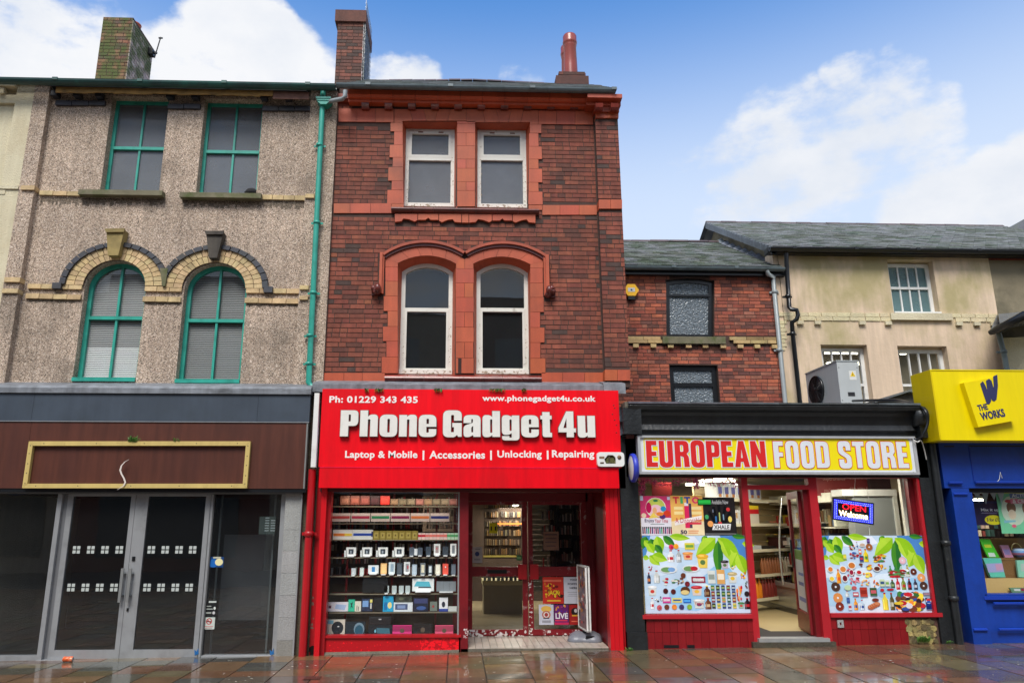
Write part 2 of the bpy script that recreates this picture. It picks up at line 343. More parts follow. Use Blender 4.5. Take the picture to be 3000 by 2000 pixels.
# ================================================================ materials in use
F, SH, YR = 10.8, 10.6, 14.5
m_pebble = mat('pebbledash', (1.3, 1.24, 1.16), .85, kind='pebble', var=.14, vs_=1.1, streak=.18, dirt=S(70, 66, 56), dscale=.9, damt=.5, dlo=.53)
m_mortar = mat('mortar', S(74, 54, 47), .9, var=.2, vs_=6, bump=.3)
m_brick = mat('brickwork', (.88, .8, .72), .78, var=.16, vs_=14, bump=.45, bs=120, grit=.22, gs=170, streak=.22, dirt=S(62, 44, 38), dscale=.6, damt=.62, dlo=.5)
m_terra = mat('terracotta', S(174, 78, 46), .55, var=.12, vs_=2.5, bump=.1, bs=90, grit=.06, streak=.12, dirt=S(84, 36, 28), dscale=1.3, damt=.45, dlo=.57)
m_terrad = mat('dark_glazed_terracotta', S(100, 42, 34), .32, var=.2, vs_=5, streak=.25, dirt=S(50, 26, 24), dscale=4, damt=.6)
m_buff = mat('buff_brick', S(196, 170, 126), .75, var=.16, vs_=9, bump=.3, bs=120, grit=.12, dirt=S(110, 92, 60), dscale=3, damt=.5)
m_blueb = mat('blue_brick', S(52, 54, 62), .5, var=.2, vs_=9, bump=.25, bs=120, dirt=S(74, 70, 58), dscale=3, damt=.5)
m_stone = mat('mossy_stone', S(112, 106, 84), .85, var=.2, vs_=5, bump=.4, bs=60, dirt=S(74, 84, 38), dscale=3.4, damt=.85, dlo=.46)
m_green = mat('green_paint', S(48, 158, 140), .38, var=.1, vs_=4, bump=.08, dirt=S(24, 84, 74), dscale=5, damt=.4, streak=.1)
m_white = mat('white_paint', S(216, 214, 204), .5, var=.05, bump=.15, bs=30, dirt=S(120, 104, 84), dscale=11, damt=.75, dlo=.6)
m_wcle = mat('white_plastic', S(222, 222, 218), .35, var=.04, dirt=S(150, 146, 136), dscale=3, damt=.3)
m_cream = mat('cream_render', S(208, 198, 168), .85, var=.07, vs_=2, bump=.8, bs=45, streak=.08, dirt=S(172, 150, 112), dscale=1.2, damt=.4)
m_creamr = mat('pale_render', S(214, 190, 164), .9, var=.06, vs_=.9, bump=.3, bs=9, streak=.14, dirt=S(164, 152, 108), dscale=.75, damt=.9, dlo=.46, stretch=(1, 1, .55))
m_dirtyr = mat('stained_render', S(128, 118, 96), .9, var=.2, vs_=1.2, bump=.3, bs=12, dirt=S(70, 68, 52), dscale=1.2, damt=.7)
m_slate = mat('slate', S(138, 140, 142), .25, var=.2, vs_=5, bump=.2, bs=40, grit=.12, dirt=S(112, 122, 98), dscale=1.4, damt=.5, dlo=.47, spec=.8)
m_lead = mat('lead', S(118, 122, 128), .5, var=.2, vs_=4, bump=.5, bs=7, streak=.3, dirt=S(58, 60, 62), dscale=3, damt=.6, stretch=(1, 1, 2))
m_gutg = mat('grey_gutter', S(92, 104, 108), .4, var=.12, dirt=S(50, 60, 58), dscale=6, damt=.5)
m_gutd = mat('dark_green_gutter', S(30, 62, 60), .45, var=.2, dirt=S(30, 96, 84), dscale=2.5, damt=.7)
m_black = mat('black_paint', S(30, 33, 35), .42, var=.25, vs_=4, bump=.35, bs=18, streak=.3, dirt=S(96, 94, 84), dscale=6, damt=.4, dlo=.66)
m_blackg = mat('black_gloss', S(22, 24, 27), .3, var=.15)
m_pipew = mat('grey_plastic_pipe', S(150, 158, 160), .4, var=.08, streak=.15)
m_bluegrey = mat('blue_grey_paint', S(64, 73, 84), .38, var=.1, vs_=2, bump=.06, bs=4, streak=.1, dirt=S(58, 66, 74), dscale=2.4, damt=.8, dlo=.53)
m_brown = mat('brown_board', S(84, 44, 32), .42, var=.15, vs_=2.5, streak=.3, dirt=S(66, 34, 28), dscale=2, damt=.6, stretch=(1, 1, .3))
m_gold = mat('gold_frame', S(196, 172, 104), .5, var=.08, streak=.1, dirt=S(140, 112, 62), dscale=9, damt=.5, dlo=.6)
m_alu = mat('aluminium', S(158, 160, 162), .36, metal=.35, var=.05, vs_=2, streak=.06, dirt=S(110, 110, 110), dscale=5, damt=.3)
m_granite = mat('granite', S(148, 148, 146), .7, var=.06, bump=.5, bs=70, grit=.3, gs=130, streak=.08)
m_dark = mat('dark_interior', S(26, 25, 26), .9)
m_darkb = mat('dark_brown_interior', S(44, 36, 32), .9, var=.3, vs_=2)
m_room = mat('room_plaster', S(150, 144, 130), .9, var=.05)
m_red = mat('red_paint', S(196, 6, 22), .36, var=.04, vs_=1.5, streak=.05)
m_redsign = mat('red_sign_acrylic', S(236, 4, 24), .3, var=.04, vs_=1.2, streak=.12, dirt=S(170, 24, 26), dscale=2.6, damt=.4, stretch=(1, 1, .3))
m_redchip = mat('chipped_red_paint', S(176, 8, 22), .34, var=.08, vs_=3, dirt=S(238, 42, 30), dscale=7, damt=.9, dlo=.62)
m_redold = mat('worn_red_paint', S(170, 14, 24), .38, var=.1, vs_=3, bump=.1, streak=.15, dirt=S(70, 30, 28), dscale=6, damt=.7, dlo=.68)
m_maroon = mat('maroon_paint', S(112, 12, 22), .4, var=.08, vs_=3, dirt=S(60, 10, 16), dscale=4, damt=.4)
m_marchip = mat('flaking_maroon_paint', S(124, 12, 24), .4, var=.06, dirt=S(196, 186, 180), dscale=9, damt=.95, dlo=.6)
m_tilered = mat('oxblood_tile', S(128, 22, 28), .28, var=.12, vs_=2, streak=.08, dirt=S(96, 16, 22), dscale=4, damt=.4)
m_frred = mat('cherry_red_frame', S(172, 30, 40), .38, var=.05, streak=.06)
m_yel = mat('yellow_sign', S(230, 208, 0), .32, var=.04, vs_=1, streak=.06)
m_navy = mat('navy_vinyl', S(40, 44, 84), .5)
m_blue = mat('royal_blue_paint', S(12, 56, 146), .42, var=.1, vs_=2, bump=.15, bs=14, streak=.1, dirt=S(10, 34, 96), dscale=2, damt=.5)
m_print = mat('print', W, .42)
m_poster = mat('laminated_print', W, .28, var=.09, vs_=5, bump=.05, bs=3)
m_goods = mat('window_goods', (1.22, 1.22, 1.22), .45)  # print colours raised to make up for the shaded display window
m_matte = mat('matt_print', W, .7)
m_glass = glassm('shop_glass', (.97, .985, .98), fres=1.1, wav=.03)
m_glassd = glassm('dirty_glass', (.8, .82, .84), dust=.46, dcol=S(138, 142, 148), fres=.95)
m_glassb = glassm('window_glass', (.95, .96, .96), dust=.035, dcol=S(120, 126, 128), fres=1., wav=.02)
m_tint = glassm('tinted_shop_glass', (.8, .82, .83), fres=2.4, wav=.03, dust=.02, dcol=(.2, .2, .2))
m_obsc = mat('obscure_glass', S(96, 104, 110), .18, kind='obscure')
m_blind = mat('blind_slat', S(206, 206, 204), .5)
m_tube = mat('lit_tube', S(255, 250, 225), .5, emit=6)
m_ptile = mat('pale_floor_tile', S(176, 164, 152), .3, var=.1, vs_=3, dirt=S(112, 96, 84), dscale=5, damt=.4)
m_conc = mat('concrete', S(96, 90, 78), .8, var=.2, vs_=5, bump=.6, bs=40, grit=.2, dirt=S(54, 58, 42), dscale=5, damt=.7)
m_leaf = mat('weed_leaf', S(62, 104, 34), .6, var=.3, vs_=40)
m_rubble = mat('rubble_stone', S(150, 134, 90), .85, var=.25, vs_=9, bump=.8, bs=30, grit=.2, dirt=S(70, 58, 44), dscale=5, damt=.8)
def flakes(parent, m, l, t, r, b_, Y, n, col, seed, rad_=(.006, .03), zbias=1., nm='paint_flake'):
    x0, x1, z0, z1 = rect(l, t, r, b_, Y); rr = random.Random(seed); mb = MB()
    for i in range(n):
        cx, cz = rr.uniform(x0, x1), z0 + (z1 - z0) * rr.random() ** zbias; r_ = rr.uniform(*rad_) * (.4 + .6 * rr.random()); k = rr.randint(6, 10); a0 = rr.uniform(0, 6); e = rr.uniform(.5, 1.8)
        mb.face([(min(max(cx + e * r_ * rr.uniform(.5, 1.3) * math.cos(a0 + 6.283 * j / k), x0), x1), Y - .0006 - i * .00001, min(max(cz + r_ * rr.uniform(.5, 1.3) * math.sin(a0 + 6.283 * j / k), z0), z1)) for j in range(k)], jit(col, .12))
    o = mb.build(nm, m, parent); o['kind'] = 'stuff'; return o
def P(px, py, Y=F): return at(px, py, Y)
def Pz(*pts, Y=F): return [at(a, b, Y) for a, b in pts]
def clip(poly, x0, x1, z0, z1):
    for ax, v, s in ((0, x0, 1), (0, x1, -1), (1, z0, 1), (1, z1, -1)):
        o = []
        for i in range(len(poly)):
            a, b = poly[i - 1], poly[i]; da, db = (a[ax] - v) * s, (b[ax] - v) * s
            if (da >= 0) != (db >= 0): t = da / (da - db); o.append((a[0] + t * (b[0] - a[0]), a[1] + t * (b[1] - a[1])))
            if db >= 0: o.append(b)
        poly = o
        if not poly: return []
    return poly
def window(parent, pts, y, fm, gm, fw=.06, rails=(), mulls=(), depth=.06, rw=.045, mw=.03, label=None, rproud=.012, name='window', sash=None):
    """frame ring + rails (z) + glazing bars (x, z0, z1); each pane its own sub-part"""
    mb = MB(); wall(mb, pts, [inset(pts, fw)], y, y + depth)
    xs = [p[0] for p in pts]; zs = [p[1] for p in pts]; X0, X1, Z0, Z1 = min(xs) + fw * .9, max(xs) - fw * .9, min(zs) + fw * .9, max(zs) - fw * .9
    for z in rails: mb.box(X0, X1, y - rproud, y + depth * .9, z - rw / 2, z + rw / 2)
    for (x, za, zb) in mulls: mb.box(x - mw / 2, x + mw / 2, y + .003, y + depth * .8, za, zb)
    if sash:
        for (xa, xb, za, zb, w_) in sash: wall(mb, R4(xa, xb, za, zb), [inset(R4(xa, xb, za, zb), w_)], y - .014, y + .03)
    fr = mb.build(name, fm, parent)
    if label: fr['label'] = label
    ins = inset(pts, fw * .9); zc = [Z0] + sorted(rails) + [Z1]
    for a, b in zip(zc[:-1], zc[1:]):
        ms = sorted(set(x for x, za, zb in mulls if za < (a + b) / 2 < zb)); xc = [X0] + ms + [X1]
        for c, d in zip(xc[:-1], xc[1:]):
            q = clip(list(ins), c, d, a, b)
            if len(q) > 2: part('pane', gm, fr, lambda b_: b_.prism(q, y + .03, y + .034))
    return fr
def splay(mb, fr, y0, bk, y1, col=W):
    n = len(fr)
    for i in range(n):
        a, b = fr[i], fr[(i + 1) % n]; c, d = bk[(i + 1) % n], bk[i]; mb.face([(a[0], y0, a[1]), (b[0], y0, b[1]), (c[0], y1, c[1]), (d[0], y1, d[1])], col)
def room(parent, x0, x1, y0, y1, z0, z1, m, name='room'):
    mb = MB(); v = [(x0, y0, z0), (x1, y0, z0), (x1, y1, z0), (x0, y1, z0), (x0, y0, z1), (x1, y0, z1), (x1, y1, z1), (x0, y1, z1)]
    mb.mesh(v, [(0, 1, 2, 3), (7, 6, 5, 4), (1, 5, 6, 2), (2, 6, 7, 3), (3, 7, 4, 0)]); return mb.build(name, m, parent)
def arc3(a, b, c, n):
    (ax, ay), (bx, by), (cx, cy) = a, b, c; d = 2 * (ax * (by - cy) + bx * (cy - ay) + cx * (ay - by))
    ux = ((ax * ax + ay * ay) * (by - cy) + (bx * bx + by * by) * (cy - ay) + (cx * cx + cy * cy) * (ay - by)) / d
    uy = ((ax * ax + ay * ay) * (cx - bx) + (bx * bx + by * by) * (ax - cx) + (cx * cx + cy * cy) * (bx - ax)) / d
    r_ = math.hypot(ax - ux, ay - uy); t0 = math.atan2(ay - uy, ax - ux); t2 = math.atan2(cy - uy, cx - ux)
    return (ux, uy), r_, [(ux + r_ * math.cos(t0 + (t2 - t0) * i / n), uy + r_ * math.sin(t0 + (t2 - t0) * i / n)) for i in range(n + 1)]
def gutter(name, m, parent, x0, x1, y, z, r=.06):
    mb = MB(); n = 8; prof = [(y + r * math.cos(math.pi + math.pi * i / n), z + r * math.sin(math.pi + math.pi * i / n)) for i in range(n + 1)] + [(y + r * .82 * math.cos(2 * math.pi - math.pi * i / n), z + .004 + r * .82 * math.sin(2 * math.pi - math.pi * i / n)) for i in range(n + 1)]
    mb.prof(prof, x0, x1)
    for k in range(int((x1 - x0) / 1.3) + 1):
        x = x0 + .5 + k * 1.3
        if x < x1: mb.box(x - .04, x + .04, y - r - .008, y + r, z - .03, z + .014)
    return mb.build(name, m, parent)
# ================================================================ ground
gd = MB()
gd.face([(-400, -400, zg(-60)), (400, -400, zg(60)), (400, 600, zg(60)), (-400, 600, zg(-60))]); gd.v = [(x, y, -1.3) for x, y, z in gd.v]
struct(gd.build('ground', mat('earth', S(70, 62, 52), .95, var=.2)))
m_slab = mat('wet_sandstone', (.7, .68, .6), .5, var=.16, vs_=5, bump=.06, bs=8, grit=.14, gs=45, dirt=S(70, 60, 42), dscale=5, damt=.35, dlo=.56, spec=.5, coat=.95)
_p = m_slab.node_tree; _b = _p.nodes['Principled BSDF']
_n = _p.nodes.new('ShaderNodeTexNoise'); _n.inputs['Scale'].default_value = 3.2; _n.inputs['Detail'].default_value = 6; _g = _p.nodes.new('ShaderNodeNewGeometry'); _p.links.new(_g.outputs['Position'], _n.inputs['Vector'])
_m = _p.nodes.new('ShaderNodeMapRange'); _p.links.new(_n.outputs['Fac'], _m.inputs[0]); _m.inputs[1].default_value = .4; _m.inputs[2].default_value = .64; _m.inputs[3].default_value = .03; _m.inputs[4].default_value = .2; _p.links.new(_m.outputs[0], _b.inputs['Coat Roughness'])
m_joint = mat('wet_joint', S(38, 34, 28), .5, var=.2)
pv = MB(); pv.mesh([(-16, -1, zg(-16) - .012), (18, -1, zg(18) - .012), (18, 12.4, zg(18) - .012), (-16, 12.4, zg(-16) - .012), (-16, -1, -1.2), (18, -1, -1.2), (18, 12.4, -1.2), (-16, 12.4, -1.2)], [(0, 1, 2, 3), (0, 4, 5, 1), (2, 6, 7, 3), (1, 5, 6, 2), (3, 7, 4, 0)])
pav = struct(pv.build('pavement', m_joint))
SC = [S(128, 100, 70), S(114, 104, 74), S(98, 96, 80), S(116, 88, 72), S(130, 90, 62), S(102, 88, 80), S(88, 88, 84), S(122, 110, 80), S(108, 80, 64), S(136, 106, 74)]
rnd = random.Random(11); slabs = []
x = -15.5
while x < 17:
    wd = rnd.choice([.38, .44, .48, .52]); y = -1 + rnd.uniform(0, .6)
    while y < 10.9:
        ln = rnd.choice([.28, .34, .42, .5, .6]); y1 = min(y + ln, 11.0); slabs.append((x + .007, x + wd - .007, y + .005, y1 - .005, rnd.choice(SC))); y += ln
    x += wd
slabs.sort(key=lambda s: -((s[1] - s[0]) * (s[3] - s[2])) * (1 if (s[3] > 8 and -6.2 < s[0] < 8.4) else 0))
rest = MB()
for i, (a, b, c, d, col) in enumerate(slabs):
    col = jit(col, .14)
    v = [(a, c, zg(a)), (b, c, zg(b)), (b, d, zg(b)), (a, d, zg(a))]; dz = rnd.uniform(-.0025, .0025); v = [(p[0], p[1], p[2] + dz) for p in v]
    vis = d > 8 and -6.2 < a < 8.4
    if vis and i < 300:
        mb = MB(); mb.mesh(v + [(p[0], p[1], p[2] - .03) for p in v], [(0, 1, 2, 3), (0, 4, 5, 1), (1, 5, 6, 2), (2, 6, 7, 3), (3, 7, 4, 0)], col); mb.build('paving_slab', m_slab, pav)
    else: rest.face(v, col)
rest.build('far_paving_slabs', m_slab, pav)['kind'] = 'stuff'
# ================================================================ far-left cream house
xb = AX(60, 600, F)
cr = thing('cream_house', 'cream rendered house front at the left edge, beside the pebbledashed house', 'house', loc=(-7.5, F, -.15))
zt = AZ(40, 250, F)
part('wall', m_cream, cr, lambda b: b.box(-9.5, xb - .002, F - .02, F + 4, -.2, zt))
part('pilaster', m_cream, cr, lambda b: b.box(xb - .28, xb - .003, F - .09, F - .021, AZ(60, 1140, F), zt))
part('cornice', m_cream, cr, lambda b: (b.box(-9.5, xb - .283, F - .16, F - .021, AZ(40, 268, F), zt - .01), b.box(-9.5, xb - .283, F - .08, F - .021, AZ(40, 310, F), AZ(40, 286, F))))
for k in range(3): boxp('bracket', m_cream, cr, AX(18, 281, F) - k * .55 - .04, AX(18, 281, F) - k * .55 + .04, F - .13, F - .022, AZ(18, 286, F), AZ(18, 270, F))
part('string_course', m_cream, cr, lambda b: (b.box(-9.5, xb - .2, F - .1, F - .021, AZ(30, 577, F), AZ(30, 562, F)), b.box(-9.5, xb - .002, F - .115, F - .091, AZ(30, 562, F), AZ(30, 552, F))))
boxp('bracket', m_cream, cr, AX(14, 582, F) - .04, AX(14, 582, F) + .04, F - .08, F - .022, AZ(14, 592, F), AZ(14, 577, F))
# ================================================================ pebbledash house
xr = AX(963, 830, F); ph = thing('pebbledash_house', 'pebbledashed terraced house with green sash windows above the vacant shop', 'house', loc=((xb + xr) / 2, F, -.1))
zb, ztop = AZ(450, 1160, F), AZ(480, 262, F)
w1 = R4(*rect(311, 283, 481, 568, F)); w2 = R4(*rect(587, 290, 761, 574, F))
def awin(l, r, yb, ysp, yt):
    a, b = AX(l, 970, F), AX(r, 970, F); c = (l + r) / 2; return arch_pts(a, b, AZ(c, yb, F), AZ(c, ysp, F), AZ(c, yt, F), 18)
w3 = awin(231, 413, 1117, 838, 764); w4 = awin(528, 714, 1122, 846, 771)
wl = MB(); wall(wl, R4(xb, xr, zb, ztop), [w1, w2, w3, w4], F, F + .32); pwall = wl.build('wall', m_pebble, ph)
part('pilaster', m_pebble, ph, lambda b: b.box(xb, AX(133, 420, F), F - .1, F - .001, zb, AZ(130, 262, F)))
part('pilaster', m_pebble, ph, lambda b: b.box(AX(888, 700, F), xr, F - .06, F - .001, zb, AZ(940, 272, F)))
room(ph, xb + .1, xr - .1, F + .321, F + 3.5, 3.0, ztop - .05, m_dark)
# eaves
part('soffit', m_blackg, ph, lambda b: b.box(xb + .3, AX(905, 290, F), F - .2, F - .002, AZ(480, 279, F), AZ(480, 272, F)))
zf0, zf1 = AZ(480, 281, F - .22), AZ(480, 262, F - .22)
def rotten(b):
    n = 34; xa, xe = AX(162, 270, F - .22), AX(800, 270, F - .22); rr = random.Random(4)
    for i in range(n):
        x0_, x1_ = xa + (xe - xa) * i / n, xa + (xe - xa) * (i + 1) / n; k = rr.uniform(-.008, .012); b.box(x0_, x1_, F - .22 - k * .3, F - .201, zf0 + .03 + k, zf1 + .01, S(225, 205, 165))
part('eaves_board', mat('rotten_timber', S(176, 150, 106), .8, var=.3, vs_=6, dirt=S(90, 74, 50), dscale=8, damt=.6), ph, rotten)
part('eaves_board', mat('faded_brown_board', S(118, 84, 72), .8, var=.3, vs_=8), ph, lambda b: b.box(AX(800, 280, F - .22), AX(905, 280, F - .22), F - .22, F - .201, AZ(850, 290, F - .22), zf1))
part('window_head_board', m_blackg, ph, lambda b: b.box(xb + .35, AX(905, 290, F), F + .02, F + .08, AZ(480, 283, F), AZ(480, 270, F)))
for (a, b_, y_) in ((165, 312, 299), (493, 590, 309), (769, 913, 315)):
    n = 3 if b_ - a > 120 else 2
    for k in range(n):
        x0, x1, z0, z1 = rect(a + (b_ - a) * k / n + 1, y_, a + (b_ - a) * (k + 1) / n - 1, y_ + 13, F); piece('blue_brick', m_blueb, pwall, x0, x1, F - .045, F + .01, z0, z1, jit(W, .2))
for i, px in enumerate((169, 234, 298, 503, 577, 777, 848)):
    x0, x1, z0, z1 = rect(px - 9, 277 + i * 1.6, px + 9, 291 + i * 1.6, F); piece('dentil', m_blueb, pwall, x0, x1, F - .12, F + .01, z0, z1)
# bands of buff brick
def band(a, b_, ya, yb_, h, n, proud=.035, m=m_buff, nm='buff_brick'):
    for k in range(n):
        p0, p1 = a + (b_ - a) * k / n, a + (b_ - a) * (k + 1) / n; ym = ya + (yb_ - ya) * (k + .5) / n
        x0, x1, z0, z1 = rect(p0 + .8, ym, p1 - .8, ym + h, F); piece(nm, m, pwall, x0, x1, F - proud, F + .01, z0, z1, jit(W, .12))
band(27, 74, 820, 821, 13, 1, .135); band(20, 68, 853, 854, 12, 1, .135)
band(84, 243, 833, 836, 13, 4); band(78, 240, 861, 865, 14, 4)
band(426, 535, 840, 842, 14, 3); band(420, 532, 870, 872, 14, 3)
band(722, 880, 846, 848, 13, 4); band(718, 880, 874, 877, 14, 4); band(881, 908, 841, 842, 11, 1, .095); band(880, 906, 871, 872, 11, 1, .095)
band(74, 116, 554, 555, 12, 1, .135); band(118, 240, 561, 564, 12, 3); band(768, 895, 573, 576, 13, 4); band(897, 925, 575, 576, 11, 1, .095)
for (a, b_, y_) in ((240, 484, 566), (534, 770, 574)):
    x0, x1, z0, z1 = rect(a, y_, b_, y_ + 14, F); boxp('sill', m_stone, ph, x0, x1, F - .12, F + .1, z0, z1)
rs = random.Random(8)
for (l, r, y_) in ((118, 484, 581), (534, 893, 588), (84, 243, 877), (426, 532, 885), (722, 880, 890)):
    def damp(b):
        x0, x1, z0, z1 = rect(l, y_, r, y_ + 22, F); x = x0
        while x < x1: w_ = rs.uniform(.015, .05); b.box(x, min(x + w_, x1), F - .0015, F - .0002, z1 - (z1 - z0) * rs.uniform(.4, 1.1) * (1 if y_ < 600 else .45), z1, (.42, .42, .4)); x += w_
    part('damp_stain', m_pebble, ph, damp)
# arches: rings of voussoirs
def arch_rings(cx_px, spy, l, r, hw_px, crown_px, side):
    cx, cz = P(cx_px, spy); rx = AX(cx_px + hw_px, spy, F) - cx; rz = AZ(cx_px, crown_px, F) - cz; mid = AX(486, 800, F)
    def ring(r0, r1, n, nm, m, proud, k0=0, kz=1.):
        for i in range(n):
            a0, a1 = math.pi * (i + .06) / n, math.pi * (i + .94) / n
            f0, f1 = (rx + r0, rz + r0 * kz), (rx + r1, rz + r1 * kz)
            q = [(cx + f0[0] * math.cos(a0), cz + f0[1] * math.sin(a0)), (cx + f1[0] * math.cos(a0), cz + f1[1] * math.sin(a0)), (cx + f1[0] * math.cos(a1), cz + f1[1] * math.sin(a1)), (cx + f0[0] * math.cos(a1), cz + f0[1] * math.sin(a1))]
            q = clip(q, mid + .01, 99, -99, 99) if side > 0 else clip(q, -99, mid - .01, -99, 99)
            if len(q) < 3 or abs(sum(q[j - 1][0] * q[j][1] - q[j][0] * q[j - 1][1] for j in range(len(q)))) < .0016: continue
            c = jit(W, .14); part(nm, m, pwall, lambda b: b.prism(q, F - proud, F + .01, c))
    part('arch_mortar', m_mortar, ph, lambda b: b.prism(clip([(cx + (rx + .262) * math.cos(math.pi * i / 30), cz + (rz + .20) * math.sin(math.pi * i / 30)) for i in range(31)] + [(cx + rx * math.cos(math.pi * (1 - i / 30)), cz + rz * math.sin(math.pi * (1 - i / 30))) for i in range(31)], *((mid, 99) if side > 0 else (-99, mid)), -99, 99), F - .026, F + .005))
    ring(.004, .125, 21, 'voussoir', m_buff, .04, kz=.82); ring(.134, .255, 23, 'voussoir', m_buff, .04, kz=.82); ring(.262, .345, 17, 'dark_voussoir', m_blueb, .07, kz=.80)
    s = 1 if side > 0 else -1
    zz = cz - .01; xx = cx + s * (rx + .36)
    boxp('label_stop', m_blueb, ph, xx - .07, xx + .06, F - .085, F - .001, zz - .06, zz + .03)
arch_rings(337, 838, 0, 0, 90, 764, -1); arch_rings(628, 846, 0, 0, 92, 771, 1)
for q, m in (([(325, 684), (377, 683), (359, 758), (329, 758)], mat('mossy_keystone', S(140, 122, 74), .8, var=.3, vs_=6, bump=.3, dirt=S(70, 74, 34), dscale=4, damt=.9)), ([(613, 690), (663, 690), (645, 765), (621, 765)], mat('sooty_keystone', S(72, 66, 58), .8, var=.3, vs_=6, bump=.3, streak=.4))):
    part('keystone', m, ph, lambda b: (b.prism(Pz(*q), F - .15, F + .01), b.prism(Pz((q[0][0] - 3, q[0][1] - 1), (q[1][0] + 3, q[1][1] - 1), (q[1][0] + 1, q[1][1] + 9), (q[0][0] + 1, q[0][1] + 9)), F - .18, F - .151)))
part('springer', m_stone, ph, lambda b: b.prism(Pz((474, 790), (497, 790), (489, 842), (481, 842)), F - .075, F + .0))
# windows
def rb(pts): xs = [p[0] for p in pts]; zs = [p[1] for p in pts]; return min(xs), max(xs), min(zs), max(zs)
for pts, ry in ((w1, 437), (w2, 443)):
    a, b_, c, d = rb(pts); rz = AZ(500, ry, F + .14); xm = (a + b_) / 2 + .01
    wn = window(ph, pts, F + .14, m_green, m_glassd, .05, (rz,), ((xm, c, d),), rw=.05, mw=.03, label='green painted sash window with four grey panes')
part('slipped_sack', m_dark, ph, lambda b: b.lathe([(0, 0), (.1, .0), (.11, .05), (.07, .1), (.0, .12)], (AX(738, 566, F + .1), F + .08, AZ(738, 575, F + .1)), 9))
for pts, ry in ((w3, 933), (w4, 938)):
    a, b_, c, d = rb(pts); rz = AZ(470, ry, F + .13); xm = (a + b_) / 2 + .012
    wn = window(ph, pts, F + .13, m_green, m_glassb, .06, (rz,), ((xm, c, d),), rw=.05, mw=.034, label='arched green sash window with a drawn venetian blind')
    part('window_sill', m_green, wn, lambda b: b.box(a, b_, F - .03, F + .128, c - .002, c + .055))
    bl = MB(); z = c + .1; k = 0; rr = random.Random(3)
    while z < d - .06:
        q = clip(list(inset(pts, .05)), -99, 99, z, z + .02)
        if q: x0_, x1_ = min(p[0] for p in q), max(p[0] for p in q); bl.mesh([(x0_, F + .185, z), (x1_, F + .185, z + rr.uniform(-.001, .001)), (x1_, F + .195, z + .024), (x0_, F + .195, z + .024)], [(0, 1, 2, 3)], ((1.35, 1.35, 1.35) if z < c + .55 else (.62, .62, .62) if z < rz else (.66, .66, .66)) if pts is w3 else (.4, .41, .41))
        z += .0285
    bo = bl.build('venetian_blind', m_blind, wn); bo['kind'] = 'stuff'
# lead flashing, gutter, pipe
def leadtop(b, x0, x1, ya, yb_, yc, Yo):
    b.prof([(F - .001, AZ(500, ya, F)), (Yo, AZ(500, ya + 8, Yo)), (Yo - .03, AZ(500, yb_, Yo)), (Yo - .03, AZ(500, yc, Yo)), (F - .001, AZ(500, yc, Yo))], x0, x1)
part('lead_flashing', m_lead, ph, lambda b: leadtop(b, -9.4, AX(912, 1140, 10.4), 1122, 1138, 1153, 10.42))
gt = AX(985, 250, 10.5); zgut = AZ(985, 258, 10.5)
gutter('gutter', m_gutd, ph, -9.4, gt, 10.5, AZ(500, 243, 10.5), .075)
rf = part('roof', m_slate, ph, lambda b: b.mesh([(-9.6, 10.56, AZ(500, 240, 10.56)), (gt, 10.56, AZ(500, 240, 10.56)), (gt, 13.2, AZ(500, 240, 10.56) + 1.1), (-9.6, 13.2, AZ(500, 240, 10.56) + 1.1), (gt, 15.8, AZ(500, 240, 10.56) - .2), (-9.6, 15.8, AZ(500, 240, 10.56) - .2)], [(0, 1, 2, 3), (3, 2, 4, 5)]))
YP = 10.66
dp = thing('green_downpipe', 'weathered green downpipe with a square hopper, left of the red brick house', 'downpipe', loc=(AX(905, 1125, YP), YP, AZ(905, 1130, YP)))
pt = [(*P(947, 262, YP), 0), (*P(944, 300, YP), 0), (*P(905, 1105, YP), 0), (*P(903, 1128, YP), 0)]
part('pipe', m_green, dp, lambda b: b.tube([(P(947, 262, YP)[0], YP, P(947, 262, YP)[1]), (P(925, 690, YP)[0] + .002, YP, P(925, 690, YP)[1]), (P(904, 1120, YP)[0], YP, P(904, 1120, YP)[1]), (P(912, 1131, YP)[0], YP, P(912, 1131, YP)[1]), (P(935, 1136, YP)[0], YP - .05, P(935, 1136, YP)[1])], .042, 12))
x0, x1, z0, z1 = rect(931, 294, 970, 314, YP)
part('hopper', m_green, dp, lambda b: (b.box(x0, x1, YP - .1, YP + .08, (z0 + z1) / 2, z1), b.prism([(x0, (z0 + z1) / 2), (x1, (z0 + z1) / 2), (x1 - .06, z0), (x0 + .06, z0)], YP - .09, YP + .07), b.box(x0 - .012, x1 + .012, YP - .11, YP + .09, z1 - .03, z1)))
for px, py in ((936, 426), (928, 652), (918, 858), (908, 983), (905, 1065)):
    x, z = P(px, py, YP); part('collar', m_green, dp, lambda b: (b.lathe([(.043, -.022), (.054, -.02), (.054, .02), (.043, .022)], (x, YP, z), 12), b.box(x - .09, x + .09, YP + .03, YP + .05, z - .015, z + .015)))
